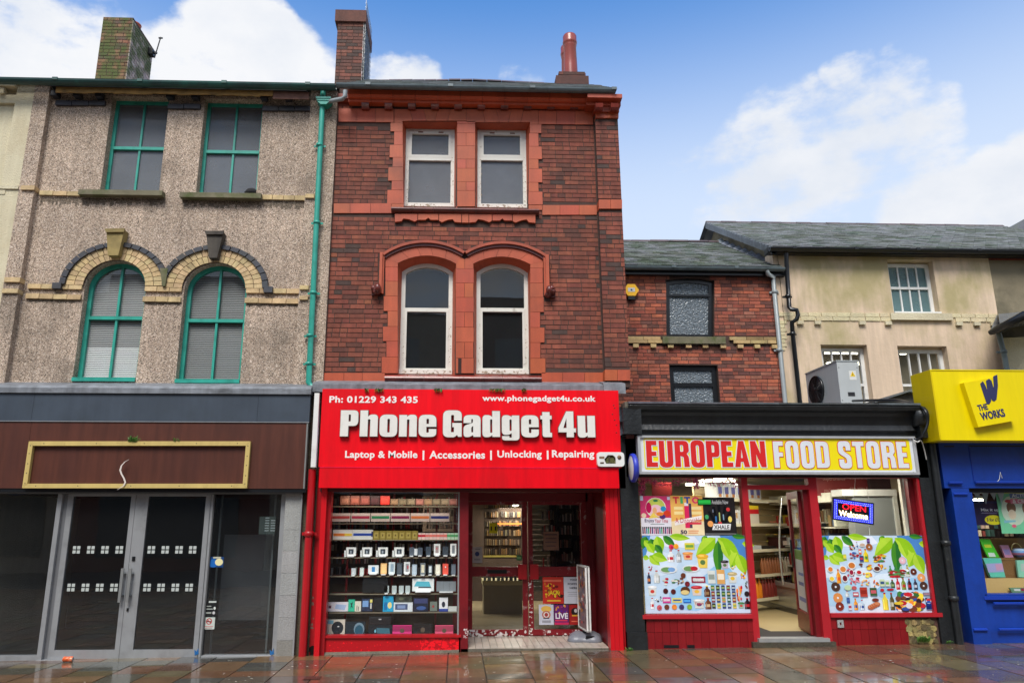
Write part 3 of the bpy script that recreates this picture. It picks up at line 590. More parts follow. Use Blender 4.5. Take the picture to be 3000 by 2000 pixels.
# chimneys
CB = [S(140, 88, 70), S(122, 78, 64), S(108, 72, 60), S(150, 104, 84), S(90, 70, 60)]
m_moss = mat('mossy_brick', W, .85, var=.2, vs_=12, bump=.4, bs=100, dirt=S(72, 88, 36), dscale=3.2, damt=.9, dlo=.36)
def chimney(parent, pxl, pxr, pyt, pyb, Y, dep, cols, m, lim, side_cols=None, seed=2, cap=0):
    x0, x1 = AX(pxl, (pyt + pyb) / 2, Y), AX(pxr, (pyt + pyb) / 2, Y); zt_ = AZ((pxl + pxr) / 2, pyt, Y); zb_ = AZ((pxl + pxr) / 2, pyb, Y) - .5
    st = part('chimney', m_mortar, parent, lambda b: b.box(x0 + .012, x1 - .012, Y + .012, Y + dep - .012, zb_, zt_))
    bricks(st, x0 + .006, x1 - .006, zb_ + .02, zt_, Y + .012, m, cols, limit=lim, seed=seed, header=.3)
    sb = MB(); sc2 = side_cols or cols; rr = random.Random(seed); n = int((zt_ - zb_) / .075)
    for i in range(n):
        z = zb_ + i * .075; y = Y - (i % 2) * .11
        while y < Y + dep:
            a, b_ = max(y, Y) + .005, min(y + .225, Y + dep) - .005
            if b_ - a > .03: sb.box(x1 - .014, x1 + .002, a, b_, z + .005, z + .07, jit(rr.choice(sc2), .15))
            y += .225
    so = sb.build('side_bricks', m, st); so['kind'] = 'stuff'
    return st, x0, x1, zt_
st, x0, x1, zt_ = chimney(ph, 288, 380, 50, 236, 13.2, 1.0, CB, m_moss, 90, [S(196, 176, 172), S(180, 160, 158), S(205, 188, 182)], 5)
part('chimney_pot', m_terra, ph, lambda b: b.lathe([(.14, 0), (.15, .1), (.16, .12), (.13, .13)], ((x0 + x1) / 2 + .12, 13.6, zt_), 14))
br = thing('aerial_bracket', 'rusty black aerial bracket on the side of the mossy chimney', 'bracket', loc=(x1, 14.1, AZ(443, 160, 14.1)))
a, zz = AX(443, 160, 14.1), AZ(443, 160, 14.1)
part('bracket_plate', m_blackg, br, lambda b: (b.box(x1, x1 + .1, 13.95, 14.1, zz - .08, zz + .06), b.box(x1, x1 + .16, 14.02, 14.06, zz - .02, zz + .02)))
part('bracket_pole', m_blackg, br, lambda b: (b.tube([(x1 + .12, 14.04, zz - .12), (x1 + .2, 14.04, zz + .38)], .014, 6), b.tube([(x1 + .16, 14.04, zz + .36), (x1 + .24, 14.04, zz + .36)], .02, 6)))
# ================================================================ red brick house
rx0, rx1 = xr + .004, AX(1823, 720, F)
px0 = AX(1753, 720, F)                                   # corner pilaster
rh = thing('red_brick_house', 'tall red brick house with terracotta trim and white windows above the red phone shop', 'house', loc=((rx0 + rx1) / 2, F, 0))
zb, ztop = AZ(1380, 1135, F), AZ(1380, 262, F)
YW = F + .19
def hole(q, n=0): return Pz(*q)
def wfrm(l, t, r, b, Y): return rect(l, t, r, b, Y)
h5 = Pz((1179, 357), (1340, 357), (1334, 606), (1182, 606)); h6 = Pz((1391, 360), (1553, 360), (1546, 609), (1394, 609))
def seg(l, ysp, r, ybot, crown, Y, lb, rb_):
    a, b_, c = P(l, ysp, Y), P((l + r) / 2, crown, Y), P(r, ysp + 2, Y); _, _, pts = arc3(c, b_, a, 12); return [P(lb, ybot, Y), P(rb_, ybot, Y)] + pts
h7 = seg(1166, 772, 1336, 1098, 750, F, 1166, 1332); h8 = seg(1386, 774, 1554, 1098, 753, F, 1390, 1552)
hb = MB(); wall(hb, R4(rx0, rx1 - .01, zb, ztop), [h5, h6, h7, h8], F, F + .4); bw = hb.build('wall', m_mortar, rh)
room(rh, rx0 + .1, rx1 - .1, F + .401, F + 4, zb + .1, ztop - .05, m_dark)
EX = [h5, h6, h7, h8]
tb = MB()
def tblock(q, proud=.02, m=None, ex=True, shade=.08, nm='terracotta_block', y1=None):
    pts = Pz(*q); pts = inset(pts, .0025)
    c = jit(W, shade); c = (c[0], c[1] * random.uniform(.85, 1.15), c[2] * random.uniform(.85, 1.1))
    part(nm, m or m_terra, bw, lambda b: b.prism(pts, F - proud, (y1 or F + .008), c))
    if ex: EX.append(Pz(*q))
def tb4(l, t, r, b_, **k): tblock([(l, t), (r, t), (r, b_), (l, b_)], **k)
Lr = [(387, 426, 1155), (426, 463, 1142), (463, 491, 1151), (491, 531, 1138), (531, 558, 1148), (558, 598, 1135)]
tb4(1144, 361, 1180, 387)
for a, b_, l in Lr: tblock([(l, a), (1180 + (a - 380) * .012, a), (1180 + (b_ - 380) * .012, b_), (l - 1, b_)])
for a, b_, l in [(392, 431, 1577), (431, 468, 1587), (468, 496, 1577), (496, 536, 1588), (536, 563, 1577), (563, 601, 1589)]: tblock([(1550 - (a - 380) * .012, a), (l, a), (l + 1, b_), (1550 - (b_ - 380) * .012, b_)])
tb4(1552, 366, 1586, 392)
for i, (a, b_) in enumerate([(365, 391), (391, 429), (429, 468), (468, 495), (495, 534), (534, 560), (560, 611)]):
    if i % 2: tb4(1339, a, 1365.5, b_); tb4(1365.5, a, 1392, b_)
    else: tb4(1339, a, 1392, b_)
js = [1155, 1201, 1241, 1283, 1320, 1366, 1412, 1454, 1498, 1534, 1577]
for i in range(10):
    l, r = js[i], js[i + 1]; k = lambda j: 0 if j in (0, 5, 10) else (9 if j in (1, 2, 6, 7) else -9)
    tblock([(l - 0, 322), (r, 322), (r + k(i + 1), 356 + (4 if i > 4 else 0)), (l + k(i), 356 + (4 if i >= 5 else 0))] if i not in (0, 9) else ([(1155, 322), (1201, 322), (1210, 356), (1180, 357), (1180, 361), (1155, 361)] if i == 0 else [(1534, 325), (1577, 325), (1577, 366), (1552, 366), (1552, 360), (1525, 360)]))
tb4(1339, 357, 1392, 365)
for i in range(3): tb4(992 + 54 * i, 320, 992 + 54 * (i + 1), 359 + i * .5)
for i in range(3): tb4(1577 + 53.5 * i, 326, 1577 + 53.5 * (i + 1), 366 + i * .5)
PR = .13
for i in range(2): tb4(1740 + 33.5 * i, 322, 1740 + 33.5 * (i + 1), 360, proud=PR + .02)
for i in range(2): tb4(1749 + 34 * i, 596, 1749 + 34 * (i + 1), 623, proud=PR + .02)
for i in range(2): tb4(1766 + 37 * i, 1088, 1766 + 37 * (i + 1), 1120, proud=PR + .02)
# sill band upper
for a, b_ in ((978, 1026), (1026, 1086), (1086, 1148)): tb4(a, 597, b_, 626)
for a, b_ in ((1588, 1640), (1640, 1696), (1696, 1748)): tb4(a, 602, b_, 631)
tb4(1146, 598, 1183, 614); tb4(1548, 602, 1590, 617); tb4(1336, 606, 1392, 615)
# moulded sill, apron
def molded(l, r, t, b_, n, nm='sill', m=m_terrad, out=.1):
    X0, X1 = AX(l, (t + b_) / 2, F), AX(r, (t + b_) / 2, F); z0, z1 = AZ(1370, b_, F), AZ(1370, t, F); h = z1 - z0
    for i in range(n):
        a, c = X0 + (X1 - X0) * i / n + .002, X0 + (X1 - X0) * (i + 1) / n - .002; cc = jit(W, .1)
        part(nm, m, bw, lambda b: b.prof([(F + .05, z1), (F - .02, z1), (F - out, z1 - h * .35), (F - out - .01, z1 - h * .55), (F - out + .02, z1 - h * .8), (F - .04, z0), (F + .05, z0)], a, c, cc))
molded(1147, 1578, 611, 630, 7)
molded(1128, 1585, 1099, 1122, 8, m=mat('red_glazed_sill', S(126, 44, 34), .3, var=.12, streak=.2, dirt=S(60, 24, 22), dscale=4, damt=.5))
EX.append(Pz((1128, 1092), (1585, 1092), (1585, 1135), (1128, 1135))); EX.append(Pz((1147, 606), (1578, 606), (1578, 632), (1147, 632)))
ap = [(1157, 629), (1224, 654), (1286, 655), (1352, 655), (1372, 656), (1440, 657), (1502, 655), (1568, 657)]
def scal(l, r, y0_, y1_, kind):
    if kind == 'q': return [(l, y0_), (r, y0_), (r, y1_ - 6), (r - 8, y1_ - 1), (l + 40, y1_ - 8), (l + 26, y1_ - 10), (l + 20, y1_ - 2), (l, y1_)]
    return [(l, y0_), (r, y0_), (r, y1_), (r - 20, y1_ - 2), (r - 26, y1_ - 10), (r - 40, y1_ - 8), (l + 8, y1_ - 1), (l, y1_ - 6)]
for q in (scal(1157, 1224, 630, 654, 'q'), [(1225, 630), (1285, 630), (1285, 648), (1262, 648), (1255, 642), (1247, 648), (1225, 648)], scal(1286, 1352, 630, 656, 'r'), [(1353, 630), (1373, 630), (1373, 656), (1353, 656)], scal(1374, 1441, 631, 656, 'q'), [(1442, 631), (1500, 631), (1500, 650), (1478, 650), (1471, 644), (1464, 650), (1442, 650)], scal(1501, 1568, 631, 657, 'r')): tblock(q, proud=.05)
# lower window surround
for a, b_, l in [(783, 825, 1129), (825, 868, 1129), (868, 912, 1124), (912, 957, 1136), (957, 1000, 1122), (1000, 1046, 1132), (1046, 1094, 1118)]: tb4(l, a, 1166, b_)
for a, b_, l in [(786, 830, 1590), (830, 872, 1591), (872, 915, 1593), (915, 960, 1582), (960, 1004, 1595), (1004, 1050, 1583), (1050, 1094, 1598)]: tb4(1553, a, l, b_)
for i, (a, b_) in enumerate([(788, 830), (830, 872), (872, 915), (915, 959), (959, 1003), (1003, 1049), (1049, 1094)]):
    if i in (1, 3, 5): tb4(1335, a, 1361, b_); tb4(1361, a, 1387, b_)
    else: tb4(1335, a, 1388, b_)
# hood moulds and arch voussoirs
hA = (P(1121, 746), P(1243, 708), P(1362, 741)); hB = (P(1362, 741), P(1472, 711), P(1604, 753))
TH = .085; HARC = []
for (a, b_, c), hole_, ends in ((hA, h7, (1129, 1361)), (hB, h8, (1362, 1591))):
    cen, r_, pts = arc3(a, b_, c, 24); HARC.append((cen, r_, pts))
    inn = [(cen[0] + (p[0] - cen[0]) * (1 - TH / r_), cen[1] + (p[1] - cen[1]) * (1 - TH / r_)) for p in pts]; mid = [(cen[0] + (p[0] - cen[0]) * (1 - TH * .5 / r_), cen[1] + (p[1] - cen[1]) * (1 - TH * .5 / r_)) for p in pts]
    for i in range(0, 24, 4):
        q = mid[i:i + 5] + inn[i:i + 5][::-1]; part('hood_mould', m_terrad, bw, lambda b: b.prism(q, F - .045, F + .005, jit(W, .1)))
        q = pts[i:i + 5] + mid[i:i + 5][::-1]; part('hood_mould', m_terra, bw, lambda b: b.prism(q, F - .075, F + .005, jit((.8, .75, .75), .1)))
    ha = hole_[2:][::-1]; n = 5; m_ = len(ha) - 1
    for k in range(n):
        t0, t1 = k / n, (k + 1) / n
        A = [inn[int(round(t * 24))] for t in [t0, (t0 + t1) / 2, t1]]
        def on(t): x = t * m_; i = min(int(x), m_ - 1); f_ = x - i; return (ha[i][0] * (1 - f_) + ha[i + 1][0] * f_, ha[i][1] * (1 - f_) + ha[i + 1][1] * f_)
        q = A + [on(t1), on((t0 + t1) / 2), on(t0)]
        c = jit(W, .09); part('voussoir', m_terra, bw, lambda b: b.prism(inset(q, .002), F - .02, F + .008, c))
    EX.append(pts + [(c[0], P(1300, 783)[1]), (a[0], P(1300, 783)[1])])
for q in ([(1129, 752), (1150, 742), (1166, 770), (1166, 783), (1129, 783)], [(1336, 770), (1346, 752), (1361.5, 760), (1361.5, 788), (1336, 788)], [(1361.5, 760), (1377, 752), (1387, 772), (1387, 788), (1361.5, 788)], [(1553, 774), (1572, 748), (1591, 758), (1591, 786), (1553, 786)]): tblock(q, ex=False, proud=.018)
for (l, r, ya, yb_) in ((1113, 1121, 745, 862), (1597, 1607, 752, 868)):
    x0, x1, z0, z1 = rect(l, ya, r, yb_, F); part('hood_drop', m_terra, bw, lambda b: (b.box(x0, x1, F - .1, F, z0, z1), b.box(x0 + .02 if l < 1300 else x0 - .025, x1 + .025 if l < 1300 else x1 - .02, F - .06, F - .001, z0, z1)))
EX.append(Pz((1108, 745), (1130, 745), (1130, 866), (1108, 866))); EX.append(Pz((1590, 752), (1610, 752), (1610, 870), (1590, 870)))
def boss(px, py, s):
    x, z = P(px, py); rr = random.Random(px)
    def fn(b):
        for k in range(9):
            cx, cz, r_ = x + rr.uniform(-.05, .05), z + rr.uniform(-.06, .06), rr.uniform(.03, .055); b.lathe([(0, -r_), (r_ * .7, -r_ * .7), (r_, 0), (r_ * .7, r_ * .7), (0, r_)], (cx, F - .04 - rr.uniform(0, .07), cz), 7)
        b.box(x - .07, x + .07, F - .04, F, z - .08, z + .08)
        b.lathe([(0, -.07), (.045, -.04), (.05, .02), (.03, .07), (0, .08)], (x + s * .03, F - .13, z), 8)
    part('carved_head', m_terrad, bw, fn)
boss(1103, 852, 1); boss(1612, 858, -1)
# bottom band
for a, b_ in ((946, 1008), (1008, 1062), (1062, 1128)): tb4(a, 1092, b_, 1122)
for a, b_ in ((1586, 1648), (1648, 1712), (1712, 1766)): tb4(a, 1091, b_, 1122)
boxp('rust_stain', mat('rust_stain', S(60, 26, 18), .8, var=.4, vs_=8, streak=.6), rh, *(lambda r_: (r_[0], r_[1], F - .0215, F - .018, r_[2], r_[3]))(rect(1342, 1050, 1352, 1096, F)))
# splayed jambs and windows
fr5 = R4(*rect(1187, 379, 1331, 609, YW)); fr6 = R4(*rect(1399, 382, 1542, 612, YW))
def segf(l, ysp, r, ybot, crown): a, b_ = AX(l, 940, YW), AX(r, 940, YW); return arch_pts(a, b_, AZ((l + r) / 2, ybot, YW), AZ((l + r) / 2, ysp, YW), AZ((l + r) / 2, crown, YW), 12)
fr7 = segf(1174, 797, 1325, 1097, 772); fr8 = segf(1396, 799, 1548, 1097, 773)
for h, f_ in ((h5, fr5), (h6, fr6)): part('window_reveal', m_terra, rh, lambda b: splay(b, h, F, [f_[3], f_[2], f_[1], f_[0]], YW))
for h, f_ in ((h7, fr7), (h8, fr8)): part('window_reveal', m_terra, rh, lambda b: splay(b, h[1:] + h[:1], F, f_[1:] + f_[:1], YW))
for f_, px in ((fr5, 1258), (fr6, 1471)):
    a, b_, c, d = rb(f_); zr = AZ(px, 466, YW)
    wn = window(rh, f_, YW, m_white, m_glassd, .058, (zr,), (), depth=.08, rw=.06, label='white flaking window with a small top light', sash=[(a + .058, b_ - .058, zr + .028, d - .05, .04)])
    part('window_sill', m_white, wn, lambda b: b.box(a - .005, b_ + .005, YW - .06, YW - .001, c - .0, c + .06))
    for k in (.3, .72): boxp('rusty_hinge', mat('rust', S(110, 62, 34), .9), wn, a + (b_ - a) * k - .04, a + (b_ - a) * k + .04, YW - .018, YW - .0145, d - .072, d - .052)
for f_, px in ((fr7, 1250), (fr8, 1470)):
    a, b_, c, d = rb(f_); zr = AZ(px, 907, YW)
    wn = window(rh, f_, YW, m_white, m_glassb, .06, (zr,), (), depth=.08, rw=.05, label='white arched sash window with dark panes', sash=[(a + .058, b_ - .058, c + .06, zr, .035)])
    part('window_sill', m_white, wn, lambda b: b.box(a - .005, b_ + .005, YW - .06, YW - .001, c - .0, c + .07))
for (l, r, b_) in ((1190, 1330, 608), (1402, 1541, 611), (1178, 1322, 1096), (1400, 1545, 1096)):
    flakes(rh, m_matte, l, b_ - 12, r, b_ - 1, YW - .0605, 40, S(150, 136, 116), l, (.005, .02)); flakes(rh, m_matte, l, b_ - 150, l + 10, b_ - 12, YW - .0003, 30, S(150, 130, 106), l + 1, (.004, .012)); flakes(rh, m_matte, r - 10, b_ - 150, r, b_ - 12, YW - .0003, 30, S(160, 142, 120), l + 2, (.004, .012))
# brick courses
RC = [S(144, 80, 64), S(136, 74, 58), S(126, 68, 56), S(150, 86, 66), S(108, 64, 54), S(80, 62, 58), S(154, 90, 66)]; RW = [6, 7, 5, 3, 2.2, 1.1, .6]
EX.append([(px0, zb), (rx1, zb), (rx1, ztop), (px0, ztop)])
bricks(bw, rx0, px0, zb, AZ(1380, 303, F), F, m_brick, RC, EX, wts=RW, limit=230, seed=3)
plb = part('corner_pilaster', m_mortar, rh, lambda b: b.box(px0 + .01, rx1 - .004, F - PR + .012, F - .001, zb, AZ(1790, 320, F)))
bricks(plb, px0, rx1, zb, AZ(1790, 320, F), F - PR + .012, m_brick, RC, [Pz((1740, 320), (1830, 320), (1830, 361), (1740, 361)), Pz((1740, 595), (1860, 595), (1860, 624), (1740, 624)), Pz((1740, 1087), (1860, 1087), (1860, 1140), (1740, 1140))], wts=RW, limit=70, seed=9, header=.35)
# cornice
zz = lambda y: AZ(1400, y, F)
pf = lambda y, Y: (Y, AZ(1400, y, Y))
cp = [(F + .05, AZ(1400, 269, F - .22)), pf(269, F - .22), pf(283, F - .22), pf(286, F - .2), pf(291, F - .185), pf(296, F - .15), pf(297, F - .13), pf(305, F - .13), (F + .05, AZ(1400, 305, F - .13))]
n = 11; ca, ce = rx0 + .18, px0 - .02
for i in range(n):
    a, b_ = ca + (ce - ca) * i / n + .0025, ca + (ce - ca) * (i + 1) / n - .0025; c = jit((1.2, 1.12, 1.12), .09)  # terracotta lightened here to offset the shade at the eaves
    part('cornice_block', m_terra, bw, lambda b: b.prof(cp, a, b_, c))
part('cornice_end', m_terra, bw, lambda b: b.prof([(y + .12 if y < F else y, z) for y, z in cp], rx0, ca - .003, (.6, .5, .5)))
for i in range(11):
    px = 1071 + 67.8 * i
    if i < 10:
        x0, x1, z0, z1 = rect(px - 11, 304, px + 11, 321, F - .05); part('dentil', m_terrad, bw, lambda b: b.prof([(F + .01, z1), (F - .12, z1), (F - .115, z1 - .05), (F - .09, z0 + .03), (F - .07, z0), (F + .01, z0)], x0, x1, jit((2.1, 2., 2.), .1)))  # dentil colour raised to offset the shade below the cornice
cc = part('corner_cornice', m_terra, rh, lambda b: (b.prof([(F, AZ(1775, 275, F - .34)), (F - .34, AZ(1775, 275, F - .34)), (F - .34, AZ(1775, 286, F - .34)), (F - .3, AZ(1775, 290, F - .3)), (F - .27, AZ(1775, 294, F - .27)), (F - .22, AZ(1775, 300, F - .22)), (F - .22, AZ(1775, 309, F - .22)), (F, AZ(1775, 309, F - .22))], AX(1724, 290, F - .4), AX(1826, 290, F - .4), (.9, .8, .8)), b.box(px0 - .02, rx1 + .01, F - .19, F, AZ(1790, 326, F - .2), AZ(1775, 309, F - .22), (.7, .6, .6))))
for px in (1754, 1799):
    x0, x1, z0, z1 = rect(px - 11, 309, px + 11, 323, F - .25); part('dentil', m_terrad, cc, lambda b: b.prof([(F - .201, z1), (F - .32, z1), (F - .3, z1 - .06), (F - .25, z0), (F - .201, z0)], x0, x1, (2, 1.9, 1.9)))  # corner dentils lightened against the same shade
gutter('gutter', m_gutg, rh, AX(985, 262, 10.46), AX(1802, 262, 10.46), 10.46, AZ(1400, 256, 10.46), .062)
# roof with slates
ze = AZ(1400, 256, 10.46); YR2 = 13.0
ra, rb_ = rx0 + .15, AX(1785, 250, 11)
zr = AZ(1400, 243, YR2); zr2 = AZ(1370, 238, YR2)
mid = AX(1385, 240, YR2)
roof = part('roof', m_slate, rh, lambda b: (b.mesh([(ra, 10.44, ze - .03), (rb_, 10.44, ze - .03), (rb_, YR2, zr - .04), (mid, YR2, zr2 - .02), (ra, YR2, zr - .04)], [(0, 1, 2, 3, 4)]), b.mesh([(ra, YR2, zr - .04), (rb_, YR2, zr - .04), (rb_, 15.5, ze), (ra, 15.5, ze)], [(0, 1, 2, 3)])))
def ridge(parent, pa, pb, n, r_=.1, m=m_terrad, nm='ridge_tile', h=.07):
    for i in range(n):
        p = Vector(pa).lerp(Vector(pb), i / n); q = Vector(pa).lerp(Vector(pb), (i + .97) / n); off = Vector((0, 0, random.uniform(-.006, .006)))
        part(nm, m, parent, lambda b: b.mesh([p + off + Vector((0, -r_, -h)), p + off + Vector((0, -.03, 0)), p + off + Vector((0, .03, 0)), p + off + Vector((0, r_, -h)), q + off + Vector((0, -r_, -h)), q + off + Vector((0, -.03, 0)), q + off + Vector((0, .03, 0)), q + off + Vector((0, r_, -h))], [(0, 4, 5, 1), (1, 5, 6, 2), (2, 6, 7, 3), (0, 1, 2, 3), (7, 6, 5, 4)], jit(W, .15)))
m_ridge = mat('ridge_clay', S(92, 76, 72), .5, var=.2, dirt=S(60, 58, 50), dscale=4, damt=.6)
ridge(roof, (ra - .05, YR2, zr + .0), (mid, YR2, zr2 + .04), 9, m=m_ridge); ridge(roof, (mid, YR2, zr2 + .04), (rb_ + .3, YR2, zr - .02), 9, m=m_ridge)
def slates(parent, A, B, C, D, rows, sw, m, cols, lim, seed=1, nm='slate', th=.012):
    """A,B eave left/right; D,C ridge left/right"""
    A, B, C, D = map(Vector, (A, B, C, D)); rr = random.Random(seed); nrm_ = (B - A).cross(D - A).normalized()
    if nrm_.z < 0: nrm_ = -nrm_
    rest = MB(); cnt = 0
    for r_ in range(rows):
        t0, t1 = r_ / rows, min((r_ + 1.12) / rows, 1); a0, b0 = A.lerp(D, t0), B.lerp(C, t0); a1, b1 = A.lerp(D, t1), B.lerp(C, t1); ln = (b0 - a0).length; n = max(1, int(ln / sw)); o = .5 * (r_ % 2)
        for k in range(-1, n + 1):
            u0, u1 = max(0, (k + o) / n), min(1, (k + 1 + o) / n)
            if u1 - u0 < .1 / n: continue
            g = .004 / ln; dz = nrm_ * (th + rr.uniform(0, .006)); q = [a0.lerp(b0, u0 + g) + dz * 1.6, a0.lerp(b0, u1 - g) + dz * 1.6, a1.lerp(b1, u1 - g) + dz * .3, a1.lerp(b1, u0 + g) + dz * .3]
            col = jit(rr.choice(cols), .14); v = q + [p - nrm_ * th for p in q]; fs = [(0, 1, 2, 3), (0, 4, 5, 1), (1, 5, 6, 2), (3, 7, 4, 0)]
            if cnt < lim: mb = MB(); mb.mesh(v, fs, col); mb.build(nm, m, parent); cnt += 1
            else: rest.mesh(v, fs, col)
    if rest.f: rest.build(nm + '_courses', m, parent)['kind'] = 'stuff'
slates(roof, (ra, 10.44, ze), (rb_, 10.44, ze), (rb_, YR2, zr), (ra, YR2, zr), 14, .28, m_slate, [(1.1, 1.15, 1.1), (.8, .84, .84), (1, 1, 1)], 60, 4)
# chimneys of the red house
st, x0, x1, zt_ = chimney(rh, 984, 1064, 30, 240, 13.0, .95, [S(124, 80, 68), S(112, 72, 62), S(94, 66, 58), S(134, 84, 70), S(82, 64, 58)], m_brick, 110, [S(190, 192, 196), S(210, 210, 214), S(150, 152, 158)], 8)
c0 = AZ(1026, 66, 13); part('oversailing_course', m_brick, rh, lambda b: b.box(x0 - .04, x1 + .04, 12.96, 13.99, c0, c0 + .26, S(104, 66, 56)))
sl = MB(); rr = random.Random(6)
for i in range(22):
    z = c0 - 1.75 + i * .105; y = 13.0 - (i % 2) * .1
    while y < 13.95: sl.quad((x1 + .03, max(y, 13) + .004, z), (x1 + .03, min(y + .2, 13.95) - .004, z), (x1 + .012, min(y + .2, 13.95) - .004, z + .14), (x1 + .012, max(y, 13) + .004, z + .14), -.006, jit((1.7, 1.7, 1.75), .25)); y += .2
sl.build('slate_hanging', m_slate, st)['kind'] = 'stuff'
st, x0, x1, zt_ = chimney(rh, 1636, 1716, 209, 246, 12.6, .9, [S(120, 70, 60), S(98, 62, 56), S(140, 78, 64)], m_brick, 20, None, 12)
part('chimney_cap', m_brick, rh, lambda b: b.box(x0 - .05, x1 + .05, 12.56, 13.5, zt_ - .3, zt_ - .12, S(110, 66, 58)))
for (px, py_t, Y, s) in ((1670, 106, 12.9, 1.), (1660, 138, 13.35, .9)):
    cx = AX(px, 150, Y); zt2 = AZ(px, py_t, Y); r_ = .125 * s; h = zt2 - zt_ + .02
    part('chimney_pot', mat('glazed_pot', S(142, 64, 54), .3, streak=.15, var=.1), rh, lambda b: b.lathe([(r_ * 1.15, 0), (r_ * 1.08, h * .3), (r_ * .98, h * .74), (r_ * 1.06, h * .76), (r_ * .98, h * .79), (r_ * 1.12, h * .81), (r_ * 1.16, h * .85), (r_ * 1.08, h * .87), (r_ * 1.1, h * .97), (r_ * 1.0, h), (r_ * .85, h), (r_ * .85, h * .8)], (cx, Y, zt_ - .02), 20))
gp = thing('grey_overflow_pipe', 'short grey pipe from the brick house gutter into the green hopper', 'pipe', loc=(AX(965, 293, 10.6), 10.6, AZ(965, 295, 10.6)))
part('pipe', m_pipew, gp, lambda b: b.tube([(AX(1011, 266, 10.42), 10.42, AZ(1011, 266, 10.42)), (AX(1011, 282, 10.42), 10.42, AZ(1011, 282, 10.42)), (AX(1004, 290, 10.44), 10.44, AZ(1004, 290, 10.44)), (AX(965, 297, 10.6), 10.6, AZ(965, 297, 10.6)), (AX(958, 300, 10.62), 10.62, AZ(958, 300, 10.62))], .035, 10))
part('lead_flashing', m_lead, rh, lambda b: (b.prof([(F - .001, AZ(1400, 1117, F)), (10.5, AZ(1400, 1124, 10.5)), (10.46, AZ(1400, 1127, 10.46)), (10.46, AZ(1400, 1150, 10.46)), (F - .001, AZ(1400, 1150, F))], rx0 - .1, AX(1770, 1130, 10.5)), b.prof([(F - .001, AZ(1400, 1115, F)), (10.44, AZ(1400, 1120, 10.44)), (10.42, AZ(1400, 1150, 10.42)), (F - .001, AZ(1400, 1150, F))], AX(1768, 1130, 10.44), AX(1832, 1130, 10.44))))
# ================================================================ red phone shop: front
ps = thing('phone_shopfront', 'bright red phone shop front with display window, recessed doors and a tiled step', 'shopfront', loc=(AX(1380, 1900, 10.5), 10.5, zg(.1)))
YS = 10.38
X0, X1, Z0, Z1 = rect(939, 1141, 1816, 1368, YS)
sg = thing('phone_shop_sign', 'big red fascia sign with raised white letters Phone Gadget 4u', 'sign', loc=((X0 + X1) / 2, YS, Z0))
xj = AX(1296, 1250, YS)
for a, b_ in ((X0, xj - .002), (xj + .002, X1)): boxp('sign_panel', m_redsign, sg, a, b_, YS, YS + .12, Z0, Z1)
boxp('sign_panel', m_redsign, sg, xj - .002, xj + .002, YS + .004, YS + .1, Z0, Z1)
X0b, X1b, Z0b, Z1b = rect(936, 1369, 1812, 1429, YS)
boxp('lower_panel', m_redsign, sg, X0b, X1b, YS - .03, YS + .12, Z0b, Z0 - .004, col=(.92, 1, 1))
boxp('panel_trim', m_redsign, sg, X0b, X1b, YS - .035, YS - .0301, Z0 - .012, Z0 - .004, col=(1.1, 12, 9))
m_let = mat('letter_face', S(222, 220, 212), .4, dirt=S(190, 186, 176), dscale=5, damt=.3); m_letr = mat('letter_edge', S(120, 108, 104), .35, metal=.4)
def T(nm, s, l, t, r, b_, Y, m, parent, **k):
    x0, x1, z0, z1 = rect(l, t, r, b_, Y); return text(nm, s, x0, x1, z0, z1, Y, m, parent, **k)
def bigletters(s, l, t, r, b_):
    x0, x1, z0, z1 = rect(l, t, r, b_, YS)
    return (x0, x1, z0, z1)
def rnd_poly(p, dflt=0):                 # (x, y[, radius]) -> rounded outline
    o = []; n = len(p)
    for i in range(n):
        a, b, c = p[i - 1], p[i], p[(i + 1) % n]; r_ = b[2] if len(b) > 2 else dflt
        A, B, C = Vector(a[:2]), Vector(b[:2]), Vector(c[:2])
        if r_ <= 0: o.append(tuple(B)); continue
        u, v = A - B, C - B; r1 = min(r_, u.length * .5); r2 = min(r_, v.length * .5); s, e_ = B + u.normalized() * r1, B + v.normalized() * r2
        for k in range(6):
            t = k / 5; o.append(tuple(s * (1 - t) ** 2 + B * 2 * t * (1 - t) + e_ * t * t))
    return o
